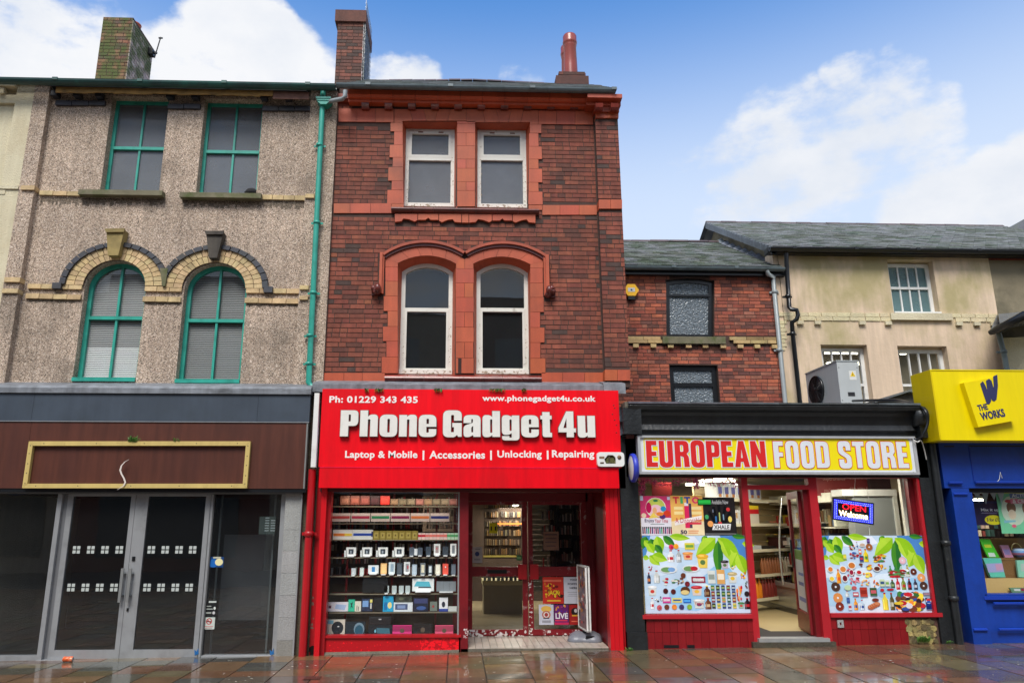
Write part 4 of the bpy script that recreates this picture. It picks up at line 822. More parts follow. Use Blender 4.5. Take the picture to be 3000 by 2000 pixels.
HV = {'P': (62, [(0, 0), (28, 0), (28, 40), (62, 40, 20), (62, 100, 16), (0, 100)], [[(28, 57), (36, 57, 4), (36, 84, 4), (28, 84)]]),
 'h': (62, [(0, 0), (27, 0), (27, 66, 3), (36, 66, 3), (36, 0), (62, 0), (62, 84, 14), (36, 84, 6), (27, 76), (27, 100), (0, 100)], []),
 'n': (62, [(0, 0), (27, 0), (27, 66, 3), (36, 66, 3), (36, 0), (62, 0), (62, 84, 14), (36, 84, 6), (27, 76), (27, 83), (0, 83)], []),
 'o': (62, [(0, -1, 22), (62, -1, 22), (62, 84, 22), (0, 84, 22)], [[(27, 15, 4), (36, 15, 4), (36, 68, 4), (27, 68, 4)]]),
 'e': (62, [(62, 38), (27, 38), (27, 15, 4), (36, 15, 4), (36, 29), (62, 29), (62, -1, 22), (0, -1, 22), (0, 84, 22), (62, 84, 22)], [[(27, 49), (36, 49), (36, 69, 4), (27, 69, 4)]]),
 'G': (66, [(66, 62), (39, 62), (39, 84, 4), (28, 84, 4), (28, 17, 4), (39, 17, 4), (39, 37), (33, 37), (33, 53), (66, 53), (66, 0), (54, 0), (50, 7), (40, -2, 6), (0, -2, 20), (0, 102, 22), (66, 102, 22)], []),
 'a': (60, [(60, 0), (35, 0), (34, 7), (20, -1, 6), (0, -1, 14), (0, 42, 12), (33, 54, 4), (33, 69, 3), (27, 69, 3), (27, 53), (0, 53), (0, 84, 20), (60, 84, 20)], [[(27, 17, 3), (34, 17, 3), (34, 42), (27, 36, 3)]]),
 'd': (62, [(62, 0), (62, 100), (35, 100), (35, 77), (24, 84, 6), (0, 84, 16), (0, -1, 16), (24, -1, 6), (35, 7), (35, 0)], [[(27, 15, 4), (35, 15, 4), (35, 68, 4), (27, 68, 4)]]),
 'g': (62, [(62, 83), (36, 83), (35, 77), (24, 84, 6), (0, 84, 16), (0, 8, 16), (24, 8, 6), (35, 15), (35, -3, 3), (26, -3, 3), (26, 3), (1, 3), (1, -13, 12), (62, -13, 14)], [[(27, 23, 4), (35, 23, 4), (35, 68, 4), (27, 68, 4)]]),
 't': (40, [(7, 97), (33, 97), (33, 83), (40, 83), (40, 69), (33, 69), (33, 17, 3), (40, 16), (40, 0), (7, 0, 10), (7, 69), (0, 69), (0, 83), (7, 83)], []),
 '4': (62, [(29, 100), (54, 100), (54, 34), (62, 34), (62, 19), (54, 19), (54, 0), (29, 0), (29, 19), (0, 19), (0, 36)], [[(17, 35), (29, 35), (29, 74)]]),
 'u': (62, [(0, 83), (0, -1, 14), (25, -1, 6), (35, 7), (35, 0), (62, 0), (62, 83), (35, 83), (35, 17, 3), (27, 17, 3), (27, 83)], [])}
CB_ = {'E': (42, [(0, 0), (42, 0), (42, 17), (21, 17), (21, 42), (38, 42), (38, 58), (21, 58), (21, 83), (40, 83), (40, 100), (0, 100)], []),
 'F': (40, [(0, 0), (21, 0), (21, 42), (37, 42), (37, 58), (21, 58), (21, 83), (40, 83), (40, 100), (0, 100)], []),
 'U': (52, [(0, 100), (0, -2, 22), (52, -2, 22), (52, 100), (32, 100), (32, 16, 8), (20, 16, 8), (20, 100)], []),
 'R': (54, [(0, 0), (21, 0), (21, 42), (33, 38, 4), (34, 0), (54, 0), (52, 40, 8), (44, 50, 4), (54, 60, 4), (53, 100, 18), (0, 100)], [[(21, 58), (33, 58, 5), (33, 84, 5), (21, 84)]]),
 'O': (52, [(0, -2, 22), (52, -2, 22), (52, 102, 22), (0, 102, 22)], [[(20, 16, 8), (32, 16, 8), (32, 84, 8), (20, 84, 8)]]),
 'P': (50, [(0, 0), (21, 0), (21, 38), (50, 38, 18), (50, 100, 18), (0, 100)], [[(21, 55), (31, 55, 5), (31, 84, 5), (21, 84)]]),
 'A': (56, [(0, 0), (20, 0), (23, 20), (33, 20), (36, 0), (56, 0), (38, 100), (18, 100)], [[(24.5, 35), (31.5, 35), (28, 70)]]),
 'N': (56, [(0, 0), (20, 0), (20, 50), (37, 0), (56, 0), (56, 100), (37, 100), (37, 50), (20, 100), (0, 100)], []),
 'D': (52, [(0, 0), (52, 0, 20), (52, 100, 20), (0, 100)], [[(20, 17), (32, 17, 6), (32, 83, 6), (20, 83)]]),
 'S': (50, [(50, 66), (31, 66), (31, 82, 5), (20, 82, 5), (20, 64, 8), (50, 44, 12), (50, -2, 18), (0, -2, 18), (0, 32), (20, 32), (20, 18, 5), (31, 18, 5), (31, 36, 8), (0, 56, 12), (0, 102, 18), (50, 102, 18)], []),
 'T': (46, [(13, 0), (33, 0), (33, 83), (46, 83), (46, 100), (0, 100), (0, 83), (13, 83)], [])}
def glyphs(font, s, gap=6, space=26):
    x = 0; res = []
    for ch in s:
        if ch == ' ': x += space; continue
        w_, o, hs = font[ch]; res.append((ch, x, w_, rnd_poly(o), [rnd_poly(h) for h in hs])); x += w_ + gap
    return res, x - gap
def letter_row(parent, font, s, l, t, r, b_, Y, layers, gap=6, space=26, nm='letter', top=100, bot=0):
    x0, x1, z0, z1 = rect(l, t, r, b_, Y); gl, tot = glyphs(font, s, gap, space); kx = (x1 - x0) / tot; kz = (z1 - z0) / (top - bot)
    for ch, gx, w_, o, hs in gl:
        prev = None
        for (m, off, ya, yb_) in layers:
            f_ = lambda p: (x0 + (gx + p[0]) * kx, z0 + (p[1] - bot) * kz)
            ow = inset([f_(p) for p in o], -off) if off else [f_(p) for p in o]; hw = [inset([f_(p) for p in h], off) if off else [f_(p) for p in h] for h in hs]
            mb = MB(); wall(mb, ow, hw, ya, yb_); ob = mb.build(nm if prev is None else 'letter_outline', m, prev or parent); prev = prev or ob
# ---- red sign lettering
letter_row(sg, HV, 'Phone Gadget 4u', 999, 1205, 1741, 1290, YS, [(m_let, 0, YS - .06, YS - .05), (m_letr, .007, YS - .05, YS - .0005)], gap=7, space=17, top=100, bot=-13)
m_lw = mat('white_vinyl', S(232, 226, 222), .5)
for s, l, t, r, b_, bo in (('Ph: 01229 343 435', 965, 1160, 1224, 1180, .03), ('www.phonegadget4u.co.uk', 1413, 1158, 1745, 1180, .03), ('Laptop & Mobile', 1011, 1320, 1223, 1347, .03), ('|', 1238, 1319, 1243, 1347, .02), ('Accessories', 1258, 1320, 1421, 1343, .03), ('|', 1436, 1319, 1441, 1347, .02), ('Unlocking', 1457, 1319, 1587, 1346, .03), ('|', 1602, 1319, 1607, 1345, .02), ('Repairing', 1617, 1318, 1741, 1346, .03)):
    T('sign_text', s, l, t, r, b_, YS - .0004, m_lw, sg, bold=bo, depth=.003, spacing=1.06)
for px, py in ((1798, 1187), (1801, 1195), (1794, 1213), (1801, 1230), (1806, 1245), (1806, 1267), (1270, 1292), (1290, 1360), (1048, 1344)):
    x, z = at(px, py, YS); part('screw_stain', m_darkb, sg, lambda b: b.lathe([(0, -.0012), (.009, -.001), (.009, .0)], (x, YS - .0005, z), 7, axis='y'))
x0, x1, z0, z1 = rect(1747, 1325, 1826, 1367, YS)
lb = thing('defaced_lightbox', 'small white rounded box with a broken-out middle at the right end of the red sign', 'box', loc=((x0 + x1) / 2, YS - .05, z0))
part('casing', m_wcle, lb, lambda b: wall(b, rnd_poly([(x0, z0, .05), (x1, z0, .05), (x1, z1, .05), (x0, z1, .05)]), [rnd_poly([(x0 + .12, z0 + .04), (x1 - .12, z0 + .04), (x1 - .12, z1 - .07, .03), (x1 - .16, z1 - .04), (x0 + .15, z1 - .04), (x0 + .1, z1 - .1)])], YS - .07, YS - .001))
part('broken_core', m_rubble, lb, lambda b: (b.box(x0 + .08, x1 - .08, YS - .03, YS - .002, z0 + .03, z1 - .03, (.5, .6, .5)), b.box(x0 + .13, x1 - .14, YS - .05, YS - .03, z0 + .05, z0 + .12, (.3, .4, .25)), b.box(x0 + .16, x0 + .18, YS - .06, YS - .03, z0 + .04, z1 - .05, (.2, .2, .2))))
part('rust_mark', mat('rusty_wire', S(120, 96, 72), .8, var=.4, vs_=40), lb, lambda b: (b.lathe([(0, -.015), (.028, -.01), (.03, 0)], (x1 - .07, YS - .07, z1 - .07), 8, axis='y'), b.box(x0 + .03, x0 + .1, YS - .073, YS - .0701, z1 - .09, z1 - .06), b.box(x0 + .04, x0 + .09, YS - .073, YS - .0701, z0 + .04, z0 + .06, (.4, .3, .3))))
for i, px in enumerate((1072, 1105, 1115, 1278, 1288, 1440, 1452, 1464, 1472, 1535)):
    x, z = at(px, 1142, YS - .02); wd = thing('moss_tuft', '%s small moss tuft from the left on the lead edge above the red sign' % ORD[i], 'moss', group='moss tufts on the sign edge', loc=(x, YS - .02, z)); rr = random.Random(i)
    part('moss', m_leaf, wd, lambda b: [b.face([(x + dx, YS - .02 + rr.uniform(-.03, .02), z + .01), (x + dx + .012, YS - .02 + rr.uniform(-.03, .02), z + .012), (x + dx + rr.uniform(-.02, .02), YS - .02 + rr.uniform(-.04, 0), z + rr.uniform(-.045, .03))], jit((1.2, 1.1, .8), .4)) for dx in [rr.uniform(-.03, .03) for _ in range(26)]])
# ---- frame of the shopfront
YF = 10.6
def pcol(nm, m, l, r, ya, yb_, y0, y1, parent=ps, col=W, zb0=None):
    ym = (ya + yb_) / 2; a, b_ = AX(l, ym, y0), AX(r, ym, y0); z1 = AZ((l + r) / 2, ya, y0); z0 = AZ((l + r) / 2, yb_, y0) if zb0 is None else zb0
    return boxp(nm, m, parent, a, b_, y0, y1, z0, z1, col=col)
pcol('left_pier', m_redold, 882, 957, 1372, 1925, 10.62, 10.78, zb0=-.2)
pcol('left_upright', m_red, 931, 946, 1428, 1925, 10.47, 10.62, zb0=zg(-2))
pcol('left_frame_post', m_redold, 947, 962, 1428, 1870, 10.55, 10.7, zb0=zg(-2), col=(.8, .8, .9))
for l, r in ((1781, 1793), (1793.6, 1806), (1806.6, 1818)): pcol('right_upright', m_red, l, r, 1428, 1905, 10.47, 10.66, zb0=zg(2.2), col=(1.0, 1, 1) if l != 1793.6 else (.94, 1, 1))
pcol('right_pier', m_redold, 1818, 1833, 1372, 1905, 10.56, 10.8, zb0=zg(2.2))
pcol('right_bracket', m_redold, 1816, 1832, 1360, 1430, 10.5, 10.8, col=(.9, .9, .9))
xwl, xwr = AX(965, 1650, YF), AX(1346, 1650, YF); zsl = AZ(1150, 1866, YF); zwt = AZ(1150, 1440, YF)
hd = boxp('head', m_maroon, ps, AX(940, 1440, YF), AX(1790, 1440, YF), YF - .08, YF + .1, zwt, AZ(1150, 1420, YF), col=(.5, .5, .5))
part('stallriser', m_redchip, ps, lambda b: b.mesh([(AX(944, 1900, YF), YF, zg(-1.8)), (xwr + .02, YF, zg(0)), (xwr + .02, YF, zsl), (AX(944, 1900, YF), YF, zsl), (AX(944, 1900, YF), YF + .2, zg(-1.8)), (xwr + .02, YF + .2, zg(0)), (xwr + .02, YF + .2, zsl), (AX(944, 1900, YF), YF + .2, zsl)], [(0, 1, 2, 3), (4, 7, 6, 5), (1, 5, 6, 2), (3, 2, 6, 7), (0, 3, 7, 4)]))
part('plinth_fillet', m_conc, ps, lambda b: b.mesh([(AX(944, 1900, YF), YF - .045, zg(-1.8)), (xwr, YF - .045, zg(0)), (xwr, YF - .001, zg(0) + .03), (AX(944, 1900, YF), YF - .001, zg(-1.8) + .03)], [(0, 1, 2, 3)]))
boxp('sill', m_redold, ps, xwl - .07, xwr + .03, YF - .03, YF + .12, zsl, zsl + .03)
pst = pcol('mullion', m_maroon, 1346, 1372, 1430, 1870, YF, YF + .1, zb0=zg(0)); pcol('glazing_bead', m_alu, 1341, 1345, 1440, 1862, YF + .01, YF + .03)
part('window_pane', m_glass, ps, lambda b: b.box(xwl, xwr, YF + .04, YF + .045, zsl + .03, zwt))
# recess: tiles, walls, doors
YD = 11.62; zt = zg(.5) + .045
xrl, xrr = AX(1350, 1900, 10.62), AX(1783, 1900, 10.62)
tf = part('tiled_step', m_conc, ps, lambda b: b.box(xrl, xrr + .02, YF + .0, YD + .1, -.3, zt - .012))
nt_ = 20; tw = (xrr - xrl) / nt_
for i in range(nt_):
    piece('floor_tile', m_ptile, tf, xrl + i * tw + .003, xrl + (i + 1) * tw - .003, YF + .002, YF + .5, zt - .012, zt, jit(W, .08)); piece('floor_tile', m_ptile, tf, xrl + i * tw + .003, xrl + (i + 1) * tw - .003, YF + .506, YD, zt - .012, zt, jit(W, .08))
part('recess_wall', m_maroon, ps, lambda b: (b.box(AX(1779, 1700, 10.66), AX(1779, 1700, 10.66) + .06, 10.66, YD + .3, -.1, zwt + .3), b.box(xwr + .03, xwr + .08, YF + .1, YD + .2, -.1, zwt + .3)))
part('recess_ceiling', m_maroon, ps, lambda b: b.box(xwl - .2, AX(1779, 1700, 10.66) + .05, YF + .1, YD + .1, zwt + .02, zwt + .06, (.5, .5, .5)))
drl = AX(1355, 1700, YD); drr = AX(1730, 1700, YD); dzt = AZ(1450, 1477, YD) + .0; dzb = zt + .01
part('door_frame', m_maroon, ps, lambda b: (b.box(xwr + .08, AX(1372, 1700, YD), YD, YD + .08, dzb, zwt + .05), b.box(AX(1723, 1700, YD), AX(1779, 1700, 10.66) + .01, YD, YD + .08, dzb, zwt + .05), b.box(AX(1372, 1500, YD), AX(1723, 1500, YD), YD, YD + .08, AZ(1540, 1468, YD), zwt + .05)))
m_gdoor = m_glass
def door(nm, l, r, gl, gr, flip):
    a, b_ = AX(l, 1670, YD), AX(r, 1670, YD); c, d = AX(gl, 1670, YD), AX(gr, 1670, YD); z1, z2, z3, z4 = AZ(1540, 1478, YD), AZ(1540, 1659, YD), AZ(1540, 1687, YD), AZ(1540, 1843, YD)
    mb = MB(); wall(mb, R4(a, b_, dzb, AZ(1540, 1468, YD) - .004), [R4(c, d, z2, z1), R4(c, d, z4, z3)], YD - .0, YD + .05); dr = mb.build(nm, m_marchip, ps)
    part('upper_pane', m_gdoor, dr, lambda b: b.box(c, d, YD + .02, YD + .025, z2, z1)); part('lower_pane', m_gdoor, dr, lambda b: b.box(c, d, YD + .02, YD + .025, z4, z3))
    x0, x1, z0, zz_ = rect(*((1518, 1652, 1543, 1696) if not flip else (1553, 1652, 1578, 1696)), YD - .06); part('push_plate', m_redold, dr, lambda b: (b.box(x0, x1, YD - .06, YD - .045, z0, zz_), b.box(x0 + .04, x1 - .04, YD - .045, YD - .001, z0 + .04, zz_ - .04)))
    return dr
dl = door('door', 1372, 1546, 1384, 1531, False); dr_ = door('door', 1549, 1723, 1562, 1706, True)
x0, x1, z0, z1 = rect(1428, 1668, 1485, 1679, YD); boxp('letterbox', m_blackg, dl, x0, x1, YD - .006, YD - .001, z0, z1)
flakes(dl, m_matte, 1374, 1843, 1545, 1868, YD, 60, S(214, 206, 200), 1, (.008, .035), 1.); flakes(dr_, m_matte, 1550, 1843, 1720, 1868, YD, 30, S(214, 206, 200), 2, (.006, .025)); flakes(dr_, m_matte, 1549, 1700, 1560, 1866, YD, 40, S(220, 212, 206), 3, (.005, .018), .9); flakes(dl, m_matte, 1374, 1845, 1545, 1868, YD - .0008, 14, S(40, 20, 22), 6, (.006, .02))
flakes(ps, m_red, 1230, 1868, 1344, 1910, YF, 160, (1.7, 3, 1.6), 4, (.008, .032), 1., 'bright_repaint_patch'); flakes(ps, m_red, 960, 1868, 1240, 1915, YF, 40, (1.5, 3, 1.6), 5, (.005, .014), 1., 'bright_repaint_patch'); flakes(ps, m_matte, 1358, 1840, 1372, 1868, YF, 24, S(210, 200, 196), 7, (.006, .016))
flakes(ps, m_matte, 900, 1740, 931, 1850, 10.62, 12, S(120, 96, 84), 8, (.01, .03)); flakes(ps, m_blackg, 884, 1890, 945, 1928, 10.615, 40, S(90, 70, 64), 9, (.015, .05))
# drainpipes beside the red shop
def pipe_thing(nm, label, pts, r_, m, collars=(), cat='downpipe', n=12):
    t = thing(nm, label, cat, loc=pts[-1]); part('pipe', m, t, lambda b: b.tube(pts, r_, n))
    for c in collars: part('collar', m, t, lambda b: (b.lathe([(r_, -.035), (r_ + .014, -.03), (r_ + .014, .03), (r_, .035)], c, 12), b.box(c[0] - r_ - .05, c[0] + r_ + .05, c[1] + r_ * .7, c[1] + r_ + .02, c[2] - .02, c[2] + .02)))
    return t
def pp(px, py, Y): x, z = at(px, py, Y); return (x, Y, z)
YQ = 10.5; xa_ = pp(901, 1640, YQ)[0]; pipe_thing('red_downpipe', 'red painted downpipe at the left edge of the red phone shop', [(xa_, YQ, pp(905, 1374, YQ)[2]), (xa_ - .0, YQ, zg(-2))], .052, m_redold, [(xa_, YQ, pp(901, 1563, YQ)[2])])
wt = thing('white_trunking', 'white boxed trunking at the left edge of the red fascia sign', 'trunking', loc=pp(916, 1366, 10.45)); x0 = pp(925, 1260, 10.45)[0]
boxp('cover', m_wcle, wt, x0 - .038, x0 + .03, 10.42, 10.5, pp(916, 1368, 10.45)[2], pp(936, 1152, 10.45)[2])
part('rough_wall_strip', m_conc, ps, lambda b: b.box(AX(903, 1300, 10.7), AX(940, 1300, 10.7), 10.6, 10.8, zg(-2) - .1, AZ(920, 1150, 10.7), (.8, .72, .6)))
# ================================================================ phone shop inside
m_floor = mat('shop_floor', S(150, 136, 108), .25, var=.12, vs_=1.2)
m_wallin = mat('slatwall', S(120, 112, 96), .6, var=.1)
shp = thing('phone_shop_interior', 'dim brown interior of the phone shop with slatted walls and racks', 'shop interior', loc=(.3, 13.5, 0))
ixl, ixr = -2.05, 2.2; fz = zt + .01
part('floor', m_floor, shp, lambda b: b.box(ixl, ixr, YD + .11, 16.5, fz - .1, fz))
part('window_bed', m_darkb, shp, lambda b: b.box(ixl, xwr + .03, YF + .2, YF + .85, fz - .1, zsl - .04))
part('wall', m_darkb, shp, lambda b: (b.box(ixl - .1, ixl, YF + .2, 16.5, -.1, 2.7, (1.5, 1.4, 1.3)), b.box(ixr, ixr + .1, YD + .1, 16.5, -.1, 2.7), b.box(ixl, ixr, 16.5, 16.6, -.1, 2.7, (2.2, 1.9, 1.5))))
part('ceiling', m_room, shp, lambda b: b.box(ixl, ixr, YF + .1, 16.5, 2.32, 2.36, (.8, .76, .66)))
def slat(b):
    for k in range(24): b.box(AX(1558, 1600, 13.2), AX(1612, 1600, 13.2), 13.2, 13.22, .5 + k * .085, .5 + k * .085 + .074, S(150, 150, 132))
part('slatwall', m_print, shp, slat, 'stuff')
rr = random.Random(21)
def rackitems(b, l, r, Y, za, zb_, rows, n, pal, hgt=.7, dy=.0):
    for i in range(rows):
        z0 = za + (zb_ - za) * i / rows; h = (zb_ - za) / rows * hgt
        for k in range(n):
            x = l + (r - l) * (k + rr.uniform(.1, .3)) / n; wd = (r - l) / n * rr.uniform(.45, .8)
            if rr.random() < .12: continue
            b.box(x, x + wd, Y + rr.uniform(0, .03), Y + .06, z0, z0 + h * rr.uniform(.75, 1), jit(rr.choice(pal), .3))
PAL1 = [S(190, 180, 170), S(80, 76, 80), S(190, 60, 60), S(110, 100, 96), S(90, 90, 110), S(200, 190, 180), S(50, 46, 50), S(130, 110, 90)]
rk = thing('accessory_rack', 'tall rack of phone cases seen through the right door of the red shop', 'rack', loc=(1.5, 13.1, fz))
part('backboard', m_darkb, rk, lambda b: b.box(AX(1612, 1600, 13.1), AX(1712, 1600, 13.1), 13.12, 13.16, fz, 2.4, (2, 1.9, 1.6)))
part('hanging_packets', m_print, rk, lambda b: (rackitems(b, AX(1640, 1550, 13.0), AX(1676, 1550, 13.0), 13.0, 1.0, 2.3, 6, 8, [S(200, 190, 180), S(90, 84, 86), S(170, 120, 110), S(60, 60, 64), S(210, 210, 210)]), rackitems(b, AX(1588, 1550, 13.0), AX(1634, 1550, 13.0), 13.04, .9, 2.2, 5, 7, PAL1), rackitems(b, AX(1680, 1550, 13.0), AX(1708, 1550, 13.0), 13.04, .9, 2.2, 5, 5, [S(90, 80, 70), S(120, 104, 90)])), 'stuff')
part('upright', m_blackg, rk, lambda b: b.box(AX(1628, 1550, 13.0), AX(1636, 1550, 13.0), 12.96, 13.1, fz, 2.4))
rk = thing('back_wall_rack', 'brown wall of phone cases seen deep inside through the left door', 'rack', loc=(.4, 15.6, fz))
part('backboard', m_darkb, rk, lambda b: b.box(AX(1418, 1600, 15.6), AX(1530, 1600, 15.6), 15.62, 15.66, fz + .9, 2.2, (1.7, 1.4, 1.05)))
part('hanging_packets', m_print, rk, lambda b: rackitems(b, AX(1420, 1560, 15.5), AX(1528, 1560, 15.5), 15.55, 1.0, 2.1, 6, 18, [S(96, 78, 56), S(70, 58, 46), S(124, 92, 54), S(48, 42, 38), S(112, 98, 80)]), 'stuff')
part('orange_rail', m_print, rk, lambda b: b.box(AX(1458, 1533, 15.5), AX(1528, 1533, 15.5), 15.48, 15.5, AZ(1490, 1536, 15.5), AZ(1490, 1531, 15.5), S(226, 110, 50)))
part('yellow_rail', m_print, rk, lambda b: b.box(AX(1416, 1629, 15.3), AX(1514, 1629, 15.3), 15.28, 15.3, AZ(1470, 1631, 15.3), AZ(1470, 1626, 15.3), S(216, 196, 110)))
ct = thing('shop_counter', 'pale glass-topped counter inside the phone shop, behind the left door', 'counter', loc=(.4, 14.2, fz))
x0, x1, z0, z1 = rect(1414, 1700, 1530, 1713, 14.2); part('counter_top', m_print, ct, lambda b: b.box(x0, x1, 14.2, 14.9, z0, z1, S(190, 180, 140))); part('counter_body', m_print, ct, lambda b: b.box(x0 + .02, x1, 14.24, 14.88, fz, z0, S(128, 118, 94)))
part('counter_goods', m_print, ct, lambda b: rackitems(b, x0, x1, 14.22, z1, z1 + .12, 1, 9, [S(60, 70, 80), S(150, 170, 180), S(30, 30, 34)], 1), 'stuff')
ys = thing('distancing_sign', 'bright yellow notice hanging deep inside the phone shop', 'notice', loc=pp(1445, 1561, 14.8)); x0, x1, z0, z1 = rect(1434, 1531, 1457, 1561, 14.8)
part('card', m_print, ys, lambda b: (b.box(x0, x1, 14.8, 14.81, z0, z1, S(230, 220, 20)), b.box(x0 + .02, x0 + .05, 14.797, 14.799, z0 + .05, z0 + .13, S(40, 40, 20)), b.box(x1 - .05, x1 - .02, 14.797, 14.799, z0 + .05, z0 + .13, S(40, 40, 20))))
sf = thing('display_shelves', 'red framed shelf unit standing right behind the phone shop window', 'shelf unit', loc=(-.8, 10.95, zsl)); YG = 10.86
SHY = [1482, 1532, 1580, 1632, 1686, 1738, 1792, 1862]
for y_ in SHY[:-1]:
    x0, x1 = AX(964, y_, YG), AX(1343, y_, YG); z = AZ(1150, y_, YG); boxp('shelf', m_wallin, sf, x0, x1, YG - .02, YG + .1, z - .012, z, col=(1.2, 1.15, 1.1)); boxp('shelf_edge', m_redold, sf, x0, x1, YG + .261, YG + .27, z - .02, z + .0, col=(.6, .6, .6))
for px in (1018, 1150, 1278, 1336): x = AX(px, 1650, YG + .3); boxp('upright', m_redold, sf, x - (.014 if px < 1300 else .04), x + (.014 if px < 1300 else .04), YG + .28, YG + .31, zsl, zwt, col=(.6, .6, .6))
part('backing_stock', m_goods, sf, lambda b: [rackitems(b, AX(970, 1600, 11.2), AX(1335, 1600, 11.2), 11.2, AZ(1150, ya, 11.2), AZ(1150, yb_, 11.2), 1, 46, PAL1, .95) for ya, yb_ in ((1480, 1452), (1512, 1484), (1548, 1518), (1586, 1554), (1612, 1588), (1650, 1618), (1690, 1655))], 'stuff')
part('backdrop', m_darkb, sf, lambda b: (b.box(ixl + .01, AX(1235, 1700, 11.5), 11.5, 11.54, fz, 2.3, (5, 4.4, 4)), b.box(AX(1235, 1700, 11.5), xwr - .05, 11.5, 11.54, fz, 1.5, (5, 4.4, 3.4))))  # backdrop colour raised in place of light that does not reach it
# goods in the window: (px left, top, right, bottom, label, category, painter)
def q(b, x0, x1, y, z0, z1, c): b.box(x0, x1, y, y + .0008, z0, z1, c)
goods = []
def good(l, t, r, b_, label, cat, group, body, marks=(), dep=.05, name=None, Y=YG, stand=False):
    x0, x1, z0, z1 = rect(900 + l / 3.136, 1420 + t / 3.136, 900 + r / 3.136, 1420 + b_ / 3.136, Y)
    o = thing(name or cat.replace(' ', '_'), label, cat, group, loc=((x0 + x1) / 2, Y, z0)); X_ = lambda u: x0 + (x1 - x0) * u; Z_ = lambda v: z0 + (z1 - z0) * v
    part('body', m_goods, o, lambda b: b.prism(rnd_poly([(x0, z0, .006), (x1, z0, .006), (x1, z1, .006), (x0, z1, .006)]) if cat == 'phone' else R4(x0, x1, z0, z1), Y, Y + dep, body))
    for i, mk in enumerate(marks):
        nm, u0, v0, u1, v1, c = mk[:6]
        if len(mk) > 6 and mk[6] == 'o': part(nm, m_goods, o, lambda b: b.prism([((X_(u0) + X_(u1)) / 2 + (X_(u1) - X_(u0)) / 2 * math.cos(a * math.pi / 8), (Z_(v0) + Z_(v1)) / 2 + (Z_(v1) - Z_(v0)) / 2 * math.sin(a * math.pi / 8)) for a in range(16)], Y - .001 * (i + 1), Y - .001 * i - .0001, c))
        elif len(mk) > 6 and mk[6] == 'p': part(nm, m_goods, o, lambda b: b.prism([(X_(u), Z_(v)) for u, v in mk[7]], Y - .001 * (i + 1), Y - .001 * i - .0001, c))
        else: part(nm, m_goods, o, lambda b: b.box(X_(u0), X_(u1), Y - .001 * (i + 1), Y - .001 * i - .0001, Z_(v0), Z_(v1), c))
    if stand: part('stand_foot', m_goods, o, lambda b: b.box(X_(.15), X_(.85), Y - .05, Y + .04, z0 - .014, z0, S(214, 214, 214)))
    return o
for i, (n_, c) in enumerate((('red', S(170, 60, 60)), ('crimson', S(160, 40, 70)), ('green', S(40, 120, 80)), ('purple', S(120, 20, 70)), ('orange', S(200, 110, 60)), ('blue', S(30, 40, 110)))):
    good(222 + 182 * i, 258, 396 + 182 * i, 336, 'long white box with a %s stripe on the second shelf of the phone shop window' % n_, 'box', 'long striped boxes in the window', S(196, 176, 170), [('stripe', .03, .35, .97, .66, c)])
good(235, 410, 416, 500, 'white box with an orange to yellow stripe at the left of the third shelf', 'box', 'long striped boxes in the window', S(222, 216, 208), [('stripe', .03, .35, .97, .62, S(214, 120, 50)), ('yellow_stripe', .6, .35, .97, .62, S(226, 190, 70))])
good(418, 410, 602, 500, 'white box with a blue stripe and blue cap on the third shelf', 'box', 'long striped boxes in the window', S(222, 220, 214), [('stripe', .03, .38, .97, .64, S(40, 70, 160)), ('cap', .93, .3, 1, .8, S(40, 50, 110))])
for i in range(7): good(606 + 59 * i, 420, 662 + 59 * i, 504, '%s gold perfume box of the row on the third shelf' % ORD[i], 'box', 'gold boxes in a row', S(146, 126, 56), [('panel', .18, .2, .82, .8, S(176, 156, 84)), ('mark', .38, .4, .62, .62, S(110, 90, 40))], name='gold_box')
for i in range(11): good(1020 + 33.4 * i, 440, 1051 + 33.4 * i, 500, '%s small %s and white packet of the row on the third shelf' % (ORD[i], 'red' if i < 2 else 'pink' if i < 8 else 'green'), 'packet', 'small flavour packets in the window', [S(226, 196, 190), S(240, 200, 190)][i % 2] if i < 8 else S(190, 220, 190), [('band', .0, .4, 1, .75, S(200, 40, 60) if i < 2 else S(232, 120, 110) if i < 8 else S(90, 170, 110))])
for i, px in enumerate((358, 505, 650, 800)):
    good(px, 572, px + 90, 650, 'white tablet box with a dark square picture, %s of four on the fourth shelf' % ('leftmost', 'second', 'third', 'rightmost')[i], 'box', 'white tablet boxes', S(230, 230, 228), [('picture', .25, .2, .75, .8, S(60, 66, 76)), ('glint', .4, .3, .55, .62, S(150, 160, 170))], stand=True, name='tablet_box')
    good(px - 18, 600, px + 4, 660, 'thin white price card left of the %s tablet box' % ORD[i], 'card', 'price cards beside the tablet boxes', S(214, 216, 216), name='price_card', dep=.01)
good(938, 572, 982, 648, 'grey phone standing left of a white phone box on the fourth shelf', 'phone', None, S(84, 92, 104), stand=True, dep=.012)
good(984, 584, 1012, 645, 'narrow white phone box between two grey phones', 'box', None, S(220, 222, 226), dep=.03)
good(1014, 574, 1060, 645, 'grey phone standing right of the narrow white box', 'phone', None, S(78, 86, 98), stand=True, dep=.012)
good(1090, 566, 1136, 646, 'dark grey smooth phone alone on the fourth shelf', 'phone', None, S(62, 72, 84), stand=True, dep=.012)
good(1164, 540, 1222, 644, 'white phone box with a red accent on the fourth shelf', 'box', None, S(232, 232, 230), [('picture', .25, .2, .75, .82, S(160, 140, 140)), ('accent', .3, .55, .6, .62, S(200, 60, 70))], stand=True)
good(1244, 564, 1296, 644, 'slate coloured phone second from the right on the fourth shelf', 'phone', None, S(58, 66, 76), stand=True, dep=.012)
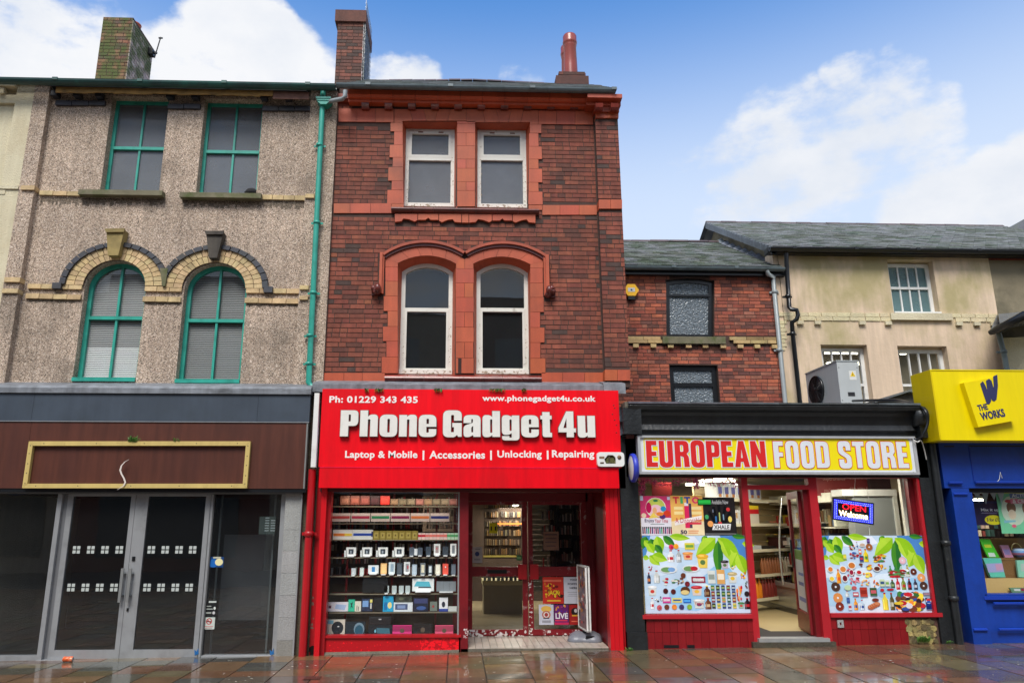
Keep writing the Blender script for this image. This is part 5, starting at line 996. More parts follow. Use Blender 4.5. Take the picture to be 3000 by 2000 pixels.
good(1314, 538, 1370, 644, 'white phone box at the right end of the fourth shelf', 'box', None, S(232, 232, 230), [('picture', .3, .15, .75, .85, S(120, 126, 132))], stand=True)
PH = [(405, 762, 448, 826, S(170, 176, 180), 'pale grey phone leftmost on the fifth shelf'), (482, 758, 522, 826, S(186, 194, 190), 'off-white phone second on the fifth shelf'), (560, 736, 656, 812, S(228, 230, 232), 'wide white tablet box with a blue picture'), (674, 718, 732, 816, S(232, 180, 120), 'peach gold phone on the fifth shelf'), (748, 708, 806, 816, S(214, 222, 226), 'tall white phone box beside the peach phone'), (822, 714, 874, 822, S(60, 68, 78), 'tall dark grey phone in the middle of the fifth shelf'), (888, 706, 944, 812, S(228, 226, 226), 'tall white box with red side picture'), (962, 728, 1008, 824, S(160, 172, 184), 'blue grey phone on the fifth shelf'), (1038, 716, 1086, 822, S(110, 116, 122), 'grey framed phone with a cream screen'), (1110, 732, 1150, 820, S(70, 76, 84), 'small dark phone with a white screen'), (1178, 728, 1224, 820, S(214, 206, 190), 'cream phone on the fifth shelf'), (1244, 722, 1296, 820, S(236, 92, 76), 'coral red phone with a white camera dot'), (1322, 726, 1366, 822, S(84, 92, 104), 'grey phone at the right end of the fifth shelf')]
for i, (l, t, r, b_, c, lab) in enumerate(PH):
    mk = [('screen', .14, .12, .86, .9, tuple(min(1, v * 1.35 + .03) for v in c))] if i not in (2, 11) else ([('picture', .35, .2, .65, .8, S(60, 130, 190))] if i == 2 else [('camera', .38, .62, .62, .76, S(240, 230, 226), 'o')])
    if i in (8, 9): mk = [('screen', .22, .18, .8, .85, S(226, 216, 190) if i == 8 else S(220, 226, 228))]
    if i == 4: mk = [('picture', .3, .2, .8, .85, S(150, 170, 186))]
    if i == 6: mk = [('picture', .3, .15, .8, .85, S(150, 150, 156)), ('accent', .55, .4, .78, .7, S(180, 60, 70))]
    good(l, t, r, b_, lab, 'box' if i in (2, 4, 6) else 'phone', 'phones on the fifth shelf', c, mk, stand=True, dep=.014)
for i, px in enumerate((708, 778, 843, 902)): good(px, 924, px + 43, 990, 'pale grey phone, %s of four in a row under the tall phones' % ('first', 'second', 'third', 'last')[i], 'phone', 'pale phones on the sixth shelf', S(176, 186, 186), stand=True, dep=.012)
good(508, 850, 740, 988, 'large black screen lying back on the sixth shelf', 'screen', None, S(22, 23, 26), dep=.02)
good(966, 858, 1164, 974, 'white laptop box with a turquoise tablet picture', 'box', None, S(232, 234, 234), [('screen_picture', .1, .4, .8, .8, S(90, 180, 200), 'p', [(.08, .38), (.2, .78), (.78, .76), (.86, .36)]), ('keyboard', 0, 0, 0, 0, S(70, 80, 90), 'p', [(.26, .26), (.9, .26), (.84, .36), (.3, .36)])], stand=True)
good(1188, 884, 1366, 976, 'row of grey closed laptops at the right of the sixth shelf', 'laptop', None, S(124, 130, 136), [('seam', .35, 0, .36, 1, S(90, 94, 98)), ('seam', .66, 0, .67, 1, S(90, 94, 98))], stand=True, dep=.02)
good(172, 1076, 376, 1160, 'white keyboard box with a pale blue keyboard', 'box', None, S(214, 210, 218), [('keyboard', 0, 0, 0, 0, S(160, 180, 214), 'p', [(.4, .3), (.45, .8), (.92, .7), (.85, .15)]), ('logo', .12, .35, .24, .65, S(90, 40, 80))])
good(378, 1052, 436, 1160, 'teal box of black earphones', 'box', None, S(50, 186, 150), [('earphones', .3, .15, .7, .8, S(30, 50, 46), 'p', [(.3, .2), (.45, .5), (.3, .75), (.5, .7), (.7, .85), (.6, .5), (.72, .3), (.5, .4)])])
good(438, 1068, 494, 1160, 'white cable box beside the teal box', 'box', None, S(222, 216, 200), [('cable', .3, .1, .4, .6, S(60, 60, 64)), ('cable', .55, .1, .64, .5, S(60, 60, 64))])
good(500, 1044, 600, 1158, 'dark blue gadget box with a light blue speaker', 'box', None, S(36, 48, 76), [('speaker', .08, .35, .62, .85, S(120, 160, 210)), ('label', .76, .7, .98, .95, S(230, 220, 120)), ('charger', .8, .2, .92, .65, S(210, 210, 200))])
good(612, 1034, 690, 1158, 'black pouch between the dark blue and cyan boxes', 'pouch', None, S(24, 26, 30))
good(696, 1016, 792, 1162, 'bright cyan box with a glowing bulb', 'box', None, S(30, 160, 206), [('bulb', .45, .2, .85, .6, S(236, 220, 150), 'o'), ('panel', .1, .1, .4, .6, S(20, 110, 170))])
good(794, 1078, 968, 1162, 'white box with a dark blue games console', 'box', None, S(216, 222, 226), [('console', .08, .22, .74, .85, S(70, 84, 120)), ('console_screen', .2, .35, .62, .7, S(130, 150, 190))])
good(812, 1016, 960, 1074, 'camouflage speaker on top of the console box', 'speaker', None, S(66, 70, 60), [('patch', .2, .3, .5, .8, S(110, 116, 96), 'o'), ('patch', .55, .2, .8, .7, S(40, 44, 38), 'o')])
good(976, 1036, 1112, 1160, 'dark keyboard pack with blue light', 'box', None, S(30, 34, 54), [('keys', .05, .6, .95, .95, S(60, 66, 110)), ('glow', .2, .1, .85, .4, S(60, 90, 150), 'o')])
good(1128, 1072, 1194, 1156, 'grey green alarm speaker', 'speaker', None, S(110, 120, 112), [('dial', .3, .35, .62, .65, S(150, 60, 60), 'o')])
good(1212, 1034, 1292, 1160, 'white smartwatch box with a black watch', 'box', None, S(228, 230, 234), [('watch', .3, .3, .7, .72, S(30, 36, 56), 'o'), ('band', 0, 0, 1, .2, S(50, 70, 150))])
good(1296, 1116, 1374, 1160, 'low white box at the right end of the seventh shelf', 'box', None, S(200, 204, 200))
good(180, 1236, 346, 1388, 'white box with a big black headphone on the bottom row', 'box', None, S(206, 200, 186), [('headphone', .26, .12, .92, .9, S(24, 34, 44), 'o'), ('corner_label', .03, .75, .35, .97, S(110, 170, 190)), ('earcup', .38, .05, .75, .3, S(24, 34, 44)), ('badge', .58, .55, .7, .63, S(200, 206, 210), 'o')])
good(352, 1256, 532, 1386, 'dark teal headphone box on the bottom row', 'box', None, S(24, 40, 50), [('headphone', .42, .04, .96, .95, S(110, 140, 156), 'o'), ('earcup', .48, .02, .9, .78, S(32, 84, 106), 'o')])
good(562, 1284, 780, 1386, 'black speaker box under a boombox', 'box', None, S(20, 30, 38), [('grille', .36, .2, .9, .75, S(60, 110, 126), 'p', [(.36, .25), (.92, .2), (.88, .7), (.34, .75)]), ('light', .25, .3, .33, .6, S(120, 190, 210), 'o')])
good(568, 1206, 770, 1282, 'black boombox speaker on top of its box', 'speaker', None, S(22, 24, 28), [('handle', .1, .75, .9, .95, S(40, 42, 46)), ('badge', .44, .6, .56, .72, S(190, 190, 190))])
for i, (l, r, c, n_) in enumerate(((784, 960, S(226, 60, 136), 'magenta'), (976, 1148, S(36, 36, 38), 'black'), (1174, 1342, S(236, 92, 130), 'pale pink'))):
    good(l, 1290 if i != 1 else 1276, r, 1382, '%s tablet case with a round ring on the bottom row' % n_, 'case', 'tablet cases on the bottom row', c, [('fold', 0, .42, 1, .98, tuple(v * .45 for v in c)), ('ring', .38, .28, .62, .72, S(96, 84, 70), 'o')])
def trow(n, l, r, t, b_, cols, lab):
    for i in range(n): good(l + (r - l) * i / n, t, l + (r - l) * (i + .92) / n, b_, lab % ['far left', 'second', 'third', 'fourth', 'fifth', 'sixth', 'seventh', 'eighth', 'ninth', 'tenth', 'eleventh', 'twelfth'][i], 'box', 'boxes on the top shelf', cols[i % len(cols)], [('print', .15, .2, .85, .7, tuple(min(1, v * 1.5) for v in cols[i % len(cols)]))])
trow(5, 305, 765, 98, 180, [S(140, 90, 72), S(130, 66, 52), S(120, 58, 50), S(60, 28, 30), S(190, 44, 34)], '%s small red brown box on the top shelf of the phone window')
trow(8, 765, 1385, 128, 182, [S(112, 84, 62), S(92, 78, 60), S(104, 88, 70), S(124, 76, 68)], '%s tan box in the right run of the top shelf')
def lamp(nm, label, l, t, r, b_, Y, power, size, slant=0, cat='lamp'):
    x0, x1, z0, z1 = rect(l, t, r, b_, Y); o = thing(nm, label, cat, loc=((x0 + x1) / 2, Y, (z0 + z1) / 2)); return o, x0, x1, z0, z1
def tube_light(label, p, q_, power, parent_name='fluorescent_lamp', r_=.02, group=None, wid=.0):
    o = thing(parent_name, label, 'lamp', group, loc=p); v = Vector(q_) - Vector(p)
    if wid: part('diffuser', m_tube, o, lambda b: b.box(p[0], q_[0], p[1] - wid, p[1] + wid, p[2] - .04, p[2]))
    else: part('tube', m_tube, o, lambda b: b.tube([p, q_], r_, 8))
    part('batten', m_wcle, o, lambda b: b.box(min(p[0], q_[0]) - .02, max(p[0], q_[0]) + .02, min(p[1], q_[1]) - .03 - wid, max(p[1], q_[1]) + .03 + wid, p[2] + .005 + (0 if wid else r_), p[2] + .05))
    ld = bpy.data.lights.new('lamp_light', 'AREA'); ld.energy = power; ld.color = (1, .93, .8); ld.shape = 'RECTANGLE'; ld.size = max(.6, abs(v.x)); ld.size_y = max(.15, abs(v.y)); lo = bpy.data.objects.new('lamp_light', ld); COL.objects.link(lo); lo.location = ((p[0] + q_[0]) / 2, (p[1] + q_[1]) / 2, p[2] - .06); put(lo, o); lo.location = ((p[0] + q_[0]) / 2, (p[1] + q_[1]) / 2, p[2] - .06)
    return o
tube_light('lit fluorescent tube on the phone shop ceiling seen at the top of the display window', (AX(1175, 1447, 14.3), 14.3, 2.27), (AX(1204, 1460, 16.3), 16.3, 2.27), 60, r_=.03)
tube_light('added unseen strip lamp behind the head of the phone shop window', (xwl + .15, 10.72, zwt + .03), (xwr - .1, 10.72, zwt + .03), 5, r_=.012)  # added lamp, hidden behind the head, to brighten the window goods
tube_light('lit fluorescent tube on the phone shop ceiling seen through the left door', (AX(1516, 1477, 15.0), 15.0, AZ(1516, 1477, 15)), (AX(1497, 1490, 16.2), 16.2, AZ(1516, 1477, 15)), 60, r_=.03)
# posters on the right door and left door
def poster(label, l, t, r, b_, Y, bg_, marks=(), texts=(), nm='poster', Zoff=0):
    x0, x1, z0, z1 = rect(l, t, r, b_, Y); o = thing(nm, label, 'poster' if nm == 'poster' else nm.replace('_', ' '), loc=((x0 + x1) / 2, Y, z0)); X_ = lambda u: x0 + (x1 - x0) * u; Z_ = lambda v: z0 + (z1 - z0) * v
    def fn(b):
        b.box(x0, x1, Y, Y + .002, z0, z1, bg_)
        for i, mk in enumerate(marks):
            y = Y - .0006 - .00012 * i
            if mk[0] == 'r': b.face([(X_(mk[1]), y, Z_(mk[2])), (X_(mk[3]), y, Z_(mk[2])), (X_(mk[3]), y, Z_(mk[4])), (X_(mk[1]), y, Z_(mk[4]))], mk[5])
            elif mk[0] == 'o': b.face([(X_(mk[1]) + (x1 - x0) * mk[3] * math.cos(a * math.pi / 8), y, Z_(mk[2]) + (z1 - z0) * mk[4] * math.sin(a * math.pi / 8)) for a in range(16)], mk[5])
            else: b.face([(X_(u), y, Z_(v)) for u, v in mk[1]], mk[2])
    part('sheet', m_poster, o, fn)
    for (s, u0, v0, u1, v1, c, bo) in texts:
        tm = mat('ink', c, .5); text('lettering', s, X_(u0), X_(u1), Z_(v0), Z_(v1), Y - .0006 - .00012 * (len(marks) + 2), tm, o, depth=.0004, bold=bo)
    return o
YPD = YD + .018
rr = random.Random(77)
splat = lambda n, cols, box: [('o', rr.uniform(box[0], box[2]), rr.uniform(box[1], box[3]), rr.uniform(.02, .09), rr.uniform(.02, .07), rr.choice(cols)) for _ in range(n)]
poster('red panto poster with yellow figures on the right door of the phone shop', 1590, 1689, 1651, 1767, YPD, S(206, 52, 40), splat(26, [S(240, 200, 40), S(60, 20, 20), S(230, 150, 40), S(120, 30, 30)], (.1, .25, .95, .75)) + [('r', .2, .08, .85, .14, S(240, 190, 60)), ('r', .05, .82, .9, .9, S(240, 120, 90))], [('JACK', .25, .28, .8, .5, S(246, 214, 40), .03)])
poster('white poster reading YOUR POSTER HERE on the right door', 1652, 1689, 1706, 1767, YPD, S(214, 216, 226), [('r', .2, .42, .8, .435, S(130, 130, 140)), ('r', .25, .35, .75, .365, S(130, 130, 140)), ('r', .2, .28, .8, .295, S(130, 130, 140))], [('YOUR', .33, .86, .78, .93, S(50, 50, 62), .03), ('POSTER', .22, .7, .85, .77, S(50, 50, 62), .03), ('HERE', .32, .55, .76, .62, S(50, 50, 62), .03)])
poster('white poster with a sunburst below the red poster', 1579, 1770, 1622, 1829, YPD, S(206, 208, 222), [('o', .5, .78, .36, .16, S(236, 190, 90)), ('o', .5, .5, .3, .2, S(190, 110, 90)), ('o', .5, .5, .2, .14, S(230, 220, 214)), ('o', .5, .5, .12, .1, S(170, 60, 60)), ('r', .3, .3, .7, .35, S(60, 60, 70)), ('r', .2, .1, .8, .22, S(160, 160, 170))])
poster('purple LIVE poster beside the sunburst poster', 1624, 1770, 1666, 1829, YPD, S(110, 36, 110), splat(14, [S(230, 150, 60), S(180, 60, 120), S(90, 40, 150), S(240, 210, 120)], (.1, .5, .9, .95)) + [('r', 0, 0, 1, .12, S(200, 40, 90)), ('r', .05, .18, .9, .25, S(220, 60, 90))], [('LIVE', .08, .3, .95, .58, S(236, 234, 240), .03)])
poster('red and black poster partly hidden behind the swivel sign', 1668, 1770, 1706, 1829, YPD, S(170, 36, 34), [('o', .45, .65, .3, .2, S(40, 30, 34)), ('o', .5, .7, .12, .1, S(210, 200, 200)), ('r', .2, .42, .9, .5, S(220, 160, 50)), ('r', .15, .15, .8, .2, S(230, 120, 90))])
poster('white mask notice with a blue round symbol on the left door', 1383, 1601, 1413, 1650, YPD, S(176, 172, 166), [('o', .5, .58, .22, .14, S(40, 60, 110)), ('r', .3, .85, .8, .9, S(110, 110, 110)), ('r', .2, .2, .8, .3, S(140, 140, 140)), ('r', 0, 0, 1, .04, S(120, 90, 60))], nm='notice')
poster('small green sticker beside the left door handle', 1513, 1625, 1529, 1641, YPD, S(50, 110, 60), [('r', .15, .3, .85, .7, S(130, 180, 120))], nm='sticker')
poster('brown handwritten notice behind the right door glass', 1592, 1556, 1637, 1611, YD + .05, S(150, 110, 90), [('r', .1, .8, .9, .88, S(90, 70, 70)), ('r', .15, .6, .85, .66, S(110, 84, 80)), ('r', .1, .4, .85, .46, S(110, 84, 80)), ('r', .2, .2, .8, .26, S(110, 84, 80))], nm='notice')
# swivel sign on the tiled step
YV = 11.2; bx, bz = at(1714, 1880, YV)[0], zt
sw = thing('swivel_sign', 'double sided swivel poster stand on a grey water base, seen almost edge-on', 'pavement sign', loc=(bx, YV, bz)); m_base = mat('grey_plastic_base', S(112, 114, 122), .4, var=.08, bump=.1)
def base(b):
    n = 28; prof = [(.0, .10), (.1, .1), (.55, .085), (.85, .055), (1, .02), (.97, 0)]
    v = []; fs = []
    for f_, h in prof:
        for k in range(n):
            a = 2 * math.pi * k / n; rx_, ry_ = .265 * (1 + .16 * math.cos(4 * a)), .25 * (1 + .16 * math.cos(4 * a)); hh = h * (1 + .35 * abs(math.cos(2 * a)) * (.3 < f_ < .95)); v.append((bx + rx_ * f_ * math.cos(a + .6), YV + ry_ * f_ * math.sin(a + .6), bz + hh))
    for i in range(len(prof) - 1):
        for k in range(n): fs.append((i * n + k, (i + 1) * n + k, (i + 1) * n + (k + 1) % n, i * n + (k + 1) % n))
    b.mesh(v, fs, W, 0, True)
part('water_base', m_base, sw, base)
part('filler_slot', m_blackg, sw, lambda b: b.box(bx - .02, bx + .1, YV - .215, YV - .19, bz + .06, bz + .085))
zlo, zhi = AZ(1720, 1843, YV), AZ(1710, 1655, YV); part('spring_post', m_blackg, sw, lambda b: (b.tube([(bx, YV, bz + .08), (bx, YV, zlo + .02)], .03, 10)))
ang = rad(86)
def pl(u, s, z): return (bx + u * math.cos(ang) * -1 + s * math.sin(ang), YV + u * math.sin(ang) * 1 + s * math.cos(ang), z)
def frame3(b, s, u0, u1, z0_, z1_, t=.02):
    for (a0, a1, c0, c1) in ((u0, u1, z0_, z0_ + t), (u0, u1, z1_ - t, z1_), (u0, u0 + t, z0_, z1_), (u1 - t, u1, z0_, z1_)):
        v = [pl(u, ss, z) for z in (c0, c1) for ss in (s - .012, s + .012) for u in (a0, a1)]; b.mesh(v, [(0, 2, 3, 1), (4, 5, 7, 6), (0, 1, 5, 4), (2, 6, 7, 3), (0, 4, 6, 2), (1, 3, 7, 5)])
part('panel_frame', m_wcle, sw, lambda b: (frame3(b, .02, -.27, .27, zlo, zhi), frame3(b, -.02, -.27, .27, zlo, zhi)))
def swp(b):
    f_ = lambda s, u0, u1, z0_, z1_, c: b.face([pl(u0, s, z0_), pl(u1, s, z0_), pl(u1, s, z1_), pl(u0, s, z1_)], c)
    for s in (-.022, .022): f_(s, -.26, .26, zlo + .02, zhi - .02, S(130, 112, 112))
    for s in (-.024, .024):
        rr2 = random.Random(5)
        for k in range(60): u = rr2.uniform(-.25, .18); z = rr2.uniform(zlo + .05, zhi - .12); f_(s, u, u + rr2.uniform(.03, .1), z, z + rr2.uniform(.02, .08), jit(rr2.choice([S(190, 70, 60), S(220, 210, 200), S(90, 90, 110), S(200, 140, 60), S(60, 50, 60)]), .2))
part('poster_face', m_print, sw, swp)
# ================================================================ vacant shop on the left
YL = 10.42; vs2 = thing('vacant_shopfront', 'empty shopfront with brown fascia, grey aluminium double doors and dark glass', 'shopfront', loc=(-4, 10.6, zg(-4)))
xR = AX(908, 1195, YL); zt1, zt2, zt3 = AZ(450, 1152, YL), AZ(450, 1235, YL), AZ(450, 1430, YL)
xs_ = [-9.4, AX(96, 1195, YL), AX(755, 1195, YL), xR]
for a, b_ in zip(xs_[:-1], xs_[1:]): boxp('fascia_board', m_bluegrey, vs2, a + .0015, b_ - .0015, YL, YL + .1, zt2 + .004, zt1)
xs_ = [-9.4, AX(78, 1330, YL), AX(893, 1335, YL)]
for a, b_ in zip(xs_[:-1], xs_[1:]): boxp('fascia_panel', m_brown, vs2, a + .0015, b_ - .0015, YL + .01, YL + .1, zt3, zt2)
boxp('fascia_edge', m_alu, vs2, AX(893, 1335, YL), AX(897, 1335, YL), YL + .005, YL + .1, zt3, zt2, col=(.8, .8, .75))
zf_ = zt2 + .0; boxp('drip_trim', m_alu, vs2, -9.4, xR, YL - .006, YL - .001, zt2 - .004, zt2 + .006)
gf = thing('gold_sign_frame', 'empty pale gold rectangular sign frame on the brown fascia', 'sign frame', loc=(-4, YL, zt3))
fr = Pz((86, 1292), (735, 1292), (724, 1429.5), (66, 1429.5), Y=YL - .03); fi = inset(fr, .062)
for i, k in enumerate((0, 1, 2, 3)):
    q_ = [fr[k], fr[(k + 1) % 4], fi[(k + 1) % 4], fi[k]]; part('frame_strip', m_gold, gf, lambda b: b.prism(inset(q_, .001), YL - .045, YL + .009, (1, 1, 1)))
    for t in (.06, .3, .52, .76, .95):
        a = Vector(fr[k]).lerp(Vector(fr[(k + 1) % 4]), t).lerp(Vector(fi[k]).lerp(Vector(fi[(k + 1) % 4]), t), .5); part('screw_head', m_blackg, gf, lambda b: b.lathe([(0, -.002), (.007, -.001), (.007, 0)], (a.x, YL - .0455, a.y), 6, axis='y'))
def weed(px, py, Y, n, h, lab, seed, cat='weed', spread=.05):
    x, z = at(px, py, Y); o = thing('weed', lab, cat, loc=(x, Y, z)); rr = random.Random(seed)
    def fn(b):
        for i in range(n):
            a = rr.uniform(-1.3, 1.3); l = h * rr.uniform(.5, 1); dx, dy = math.sin(a) * l, rr.uniform(-.7, .2) * l; t = Vector((x + dx + rr.uniform(-spread, spread), Y + dy, z + math.cos(a) * l)); s = Vector((x + rr.uniform(-spread, spread), Y, z - .005)); w_ = rr.uniform(.004, .009); m = s.lerp(t, .55) + Vector((0, -.01, .01))
            b.face([s, m + Vector((w_, 0, 0)), t, m - Vector((w_, 0, 0))], jit((1.3, 1.3, 1), .5))
    part('leaf_blade', m_leaf, o, fn)
weed(389, 1294, YL - .05, 60, .1, 'small grass tuft growing on top of the gold sign frame', 3); weed(519, 1293, YL - .05, 12, .06, 'tiny yellowish weed at the right part of the gold frame', 8)
sc_ = thing('peeling_strip', 'curly white strip peeling from the brown fascia across the gold frame', 'strip', loc=pp(345, 1433, YL - .06))
cv = [(378, 1345), (366, 1352), (356, 1363), (352, 1376), (356, 1388), (363, 1400), (367, 1412), (362, 1422), (350, 1430), (343, 1434)]; wv = [1, 3, 4, 5, 5, 5, 5, 4, 2, 1]
part('strip', m_wcle, sc_, lambda b: [b.prism([P(x - w_ / 2, y, YL - .06), P(x + w_ / 2, y, YL - .06), P(x2 + w2 / 2, y2, YL - .06), P(x2 - w2 / 2, y2, YL - .06)], YL - .062, YL - .058, (.95, .85, .8)) for (x, y), (x2, y2), w_, w2 in zip(cv[:-1], cv[1:], wv[:-1], wv[1:])])
boxp('soffit', m_blackg, vs2, -9.4, AX(895, 1432, YL), YL + .02, 10.9, zt3 - .05, zt3 - .001); boxp('soffit_trim', m_alu, vs2, -9.4, AX(890, 1440, 10.6), 10.52, 10.58, AZ(450, 1446, 10.55), AZ(450, 1441, 10.55), col=(.55, .55, .55))
YA = 10.62
def vp_(l, r, ya, yb_): return AX(l, ya, YA), AX(r, ya, YA)
X_at = lambda px, py: AX(px, py, YA)
zd0 = AZ(450, 1931, YA); zd1 = AZ(450, 1447, YA)
def post(nm, px5, px9, wd_px, m=m_alu, y0=0, y1=.08, z0=None, z1=None, col=W):   # px read at y=1500
    a, b_ = X_at(px5, 1500), X_at(px5 + wd_px, 1500); return boxp(nm, m, vs2, a, b_, YA - y0, YA + y1, zd0 if z0 is None else z0, zd1 if z1 is None else z1, col=col)
post('frame_post', 169, 0, 13, y0=.05); post('frame_post', 182, 0, 12, y0=.0, col=(.55, .55, .57))
dx = [X_at(p, 1500) for p in (194, 210, 380, 393.5, 394.5, 431, 600, 620)]
zr_ = AZ(450, 1902, YA); ztp = AZ(450, 1453, YA)
for i, (a, g0, g1, b_) in enumerate(((dx[0], dx[1], dx[2], dx[3]), (dx[4], dx[5], dx[6], dx[7] - .02))):
    mb = MB(); wall(mb, R4(a, b_, zd0 + .015, ztp + .03), [R4(g0, g1, zr_, ztp)], YA + .0, YA + .05); d_ = mb.build('door', m_alu, vs2); part('pane', m_tint, d_, lambda b: b.box(g0, g1, YA + .02, YA + .026, zr_, ztp))
    hx = X_at(378 + i * 21, 1660) ; h0, h1 = AZ(380, 1762, YA), AZ(380, 1663, YA); hx = X_at((360, 383)[i], 1712)
    part('handle', m_alu, d_, lambda b: (b.box(hx - .018, hx + .018, YA - .07, YA - .045, h0, h1, (.75, .75, .72)), [b.box(hx - .01, hx + .03, YA - .045, YA - .001, h, h + .02, (.3, .3, .3)) for h in (h0 + .07, h1 - .09)]))
    for row, zz_ in enumerate((1609.5, 1720)):
        for px in (((222, 264, 305.5, 347.6), (206, 248, 290, 332)), ((441.6, 482.5, 523, 563), (429, 470, 512, 552.6)))[i][row]:
            x, z = at(px, zz_, YA); mk = MB()
            for sx in (-1, 1):
                for sz in (-1, 1): mk.box(x + sx * .028 - .021, x + sx * .028 + .021, YA + .0175, YA + .019, z + sz * .028 - .021, z + sz * .028 + .021, S(176, 182, 178))
            mk.build('square_marking', m_print, d_)
part('lock', m_blackg, vs2, lambda b: (b.box(X_at(392, 1636) - .02, X_at(392, 1636) + .02, YA - .012, YA - .001, AZ(390, 1642, YA), AZ(390, 1629, YA)), b.box(X_at(374, 1783) - .01, X_at(374, 1783) + .015, YA - .012, YA - .001, AZ(390, 1789, YA), AZ(390, 1780, YA))))
boxp('header', m_alu, vs2, dx[0], X_at(838, 1450), YA + .01, YA + .07, ztp + .031, zd1 + .03, col=(.5, .5, .5))
boxp('threshold', m_alu, vs2, X_at(180, 1500) - .05, X_at(620, 1500), YA - .06, YA + .1, zd0 - .05, zd0 + .012, col=(1.15, 1.15, 1.15))
mpost = post('frame_post', 600 + 14, 0, 8); post('frame_post', 622, 0, 4, col=(.3, .3, .3)); post('frame_post', 822, 0, 16)
boxp('side_window_sill', m_alu, vs2, X_at(628, 1500), X_at(822, 1500), YA - .05, YA + .1, zd0 - .02, zd0 + .05, col=(1.25, 1.25, 1.25))
part('side_pane', m_tint, vs2, lambda b: b.box(X_at(626, 1500), X_at(822, 1500), YA + .03, YA + .036, zd0 + .05, zd1))
part('left_pane', m_tint, vs2, lambda b: b.box(-9.3, X_at(169, 1500), YA + .03, YA + .036, zd0 + .06, zd1)); boxp('left_sill', m_alu, vs2, -9.3, X_at(172, 1500), YA - .03, YA + .1, zd0 - .06, zd0 + .06)
for y_ in (1552, 1613, 1678, 1743, 1808, 1875, 1940):
    pass
ys_ = [1444, 1551, 1613, 1678, 1743, 1808, 1875, 1945]
for a, b_ in zip(ys_[:-1], ys_[1:]): boxp('granite_block', m_granite, vs2, X_at(838, 1500) + .001, X_at(884, 1500), YA - .08, YA + .2, AZ(850, b_, YA - .08) + .003, AZ(850, a, YA - .08), col=jit((1, 1, 1) if b_ < 1900 else (.72, .7, .66), .05))
boxp('edge_trim', m_alu, vs2, X_at(884, 1500), X_at(888, 1500), YA - .1, YA + .2, zd0 - .02, zd1)
part('interior', m_dark, vs2, lambda b: (b.box(-9.4, xR, 13.8, 13.9, zd0 - .1, zd1 + .1), b.box(X_at(850, 1600), X_at(860, 1600), YA + .2, 13.8, zd0 - .1, zd1 + .1), b.box(-9.4, xR, YA + .1, 13.9, zd1 + .03, zd1 + .1)))
part('interior_floor', mat('dark_floor', S(62, 66, 66), .5, var=.1), vs2, lambda b: b.box(-9.4, xR, YA + .1, 13.8, zd0 - .1, zd0 - .02))
for px in (648, 805): x = AX(px, 1500, YA + .25); boxp('inner_pole', m_alu, vs2, x - .012, x + .012, YA + .25, YA + .27, zd0, zd1, col=(.9, 1, .95))
boxp('display_board', mat('grey_board', S(84, 86, 88), .7, var=.15, vs_=1.5), vs2, *(lambda r_: (r_[0], r_[1], 11.0, 11.03, r_[2], r_[3]))(rect(648, 1565, 790, 1815, 11.0)))
boxp('vent_panel', m_print, vs2, *(lambda r_: (r_[0], r_[1], YA + .04, YA + .05, r_[2], r_[3]))(rect(757, 1512, 804, 1564, YA)), col=S(96, 112, 106))
vx0, vx1, vz0, vz1 = rect(757, 1512, 804, 1564, YA)
for c in range(2):
    for r_ in range(6 if c == 0 else 5): piece('vent_slot', m_print, vs2, vx0 + .08 + c * .08, vx0 + .135 + c * .085, YA + .036, YA + .0399, vz0 + .04 + r_ * .034, vz0 + .056 + r_ * .034, S(200, 210, 206))
poster('blue and yellow round sticker inside the side window of the vacant shop', 613, 1630, 655, 1661, YA + .026, S(24, 60, 110), [('o', .3, .4, .3, .4, S(30, 96, 170)), ('o', .68, .5, .28, .34, S(220, 210, 160)), ('r', .25, .85, .8, 1, S(180, 180, 160))], nm='sticker')
poster('white no smoking notice inside the side window', 595, 1807, 629, 1842, YA + .026, S(190, 198, 190), [('o', .5, .66, .26, .27, S(170, 60, 60)), ('o', .5, .66, .18, .19, S(200, 206, 200)), ('r', .32, .6, .66, .7, S(60, 50, 50)), ('p', [(.32, .78), (.38, .84), (.7, .54), (.64, .48)], S(170, 60, 60)), ('r', .12, .2, .88, .26, S(190, 110, 110)), ('r', .2, .08, .8, .13, S(150, 110, 110))], nm='notice')
poster('small white lettering sticker above the no smoking notice', 600, 1758, 634, 1803, YA + .026, S(30, 32, 34), [('r', .3, .86, .95, .97, S(190, 196, 190)), ('r', .1, .6, .55, .66, S(150, 156, 150)), ('o', .85, .5, .1, .1, S(200, 206, 200)), ('r', .1, .42, .7, .48, S(160, 166, 160)), ('r', .08, .15, .6, .25, S(150, 156, 150)), ('o', .8, .2, .12, .1, S(190, 190, 190))], nm='sticker')
for px in (575, 796): x, z = at(px, 1912, YA - .01); part('blue_tape', mat('blue_tape', S(20, 92, 150), .5), vs2, lambda b: b.prism([(x - .02, z - .03), (x + .03, z - .01), (x + .02, z + .06), (x, z + .02), (x - .03, z + .04)], YA - .006, YA - .001))
cn = thing('drink_can', 'crushed orange drink can lying in front of the grey double doors', 'can', loc=(AX(200, 1932, 10.42), 10.42, zg(-5)))
cx, cz = AX(200, 1932, 10.42), zg(-5) + .034
part('can_body', mat('can_print', S(222, 92, 40), .35, metal=.2, var=.3, vs_=40, dirt=S(230, 190, 160), dscale=22, damt=.6), cn, lambda b: b.lathe([(.024, -.066), (.034, -.055), (.031, -.01), (.033, .03), (.034, .05), (.026, .06)], (cx, 10.42, cz), 16, axis='x')); part('can_lid', m_alu, cn, lambda b: b.lathe([(0, .0605), (.025, .061), (.028, .058)], (cx, 10.42, cz), 14, axis='x'))
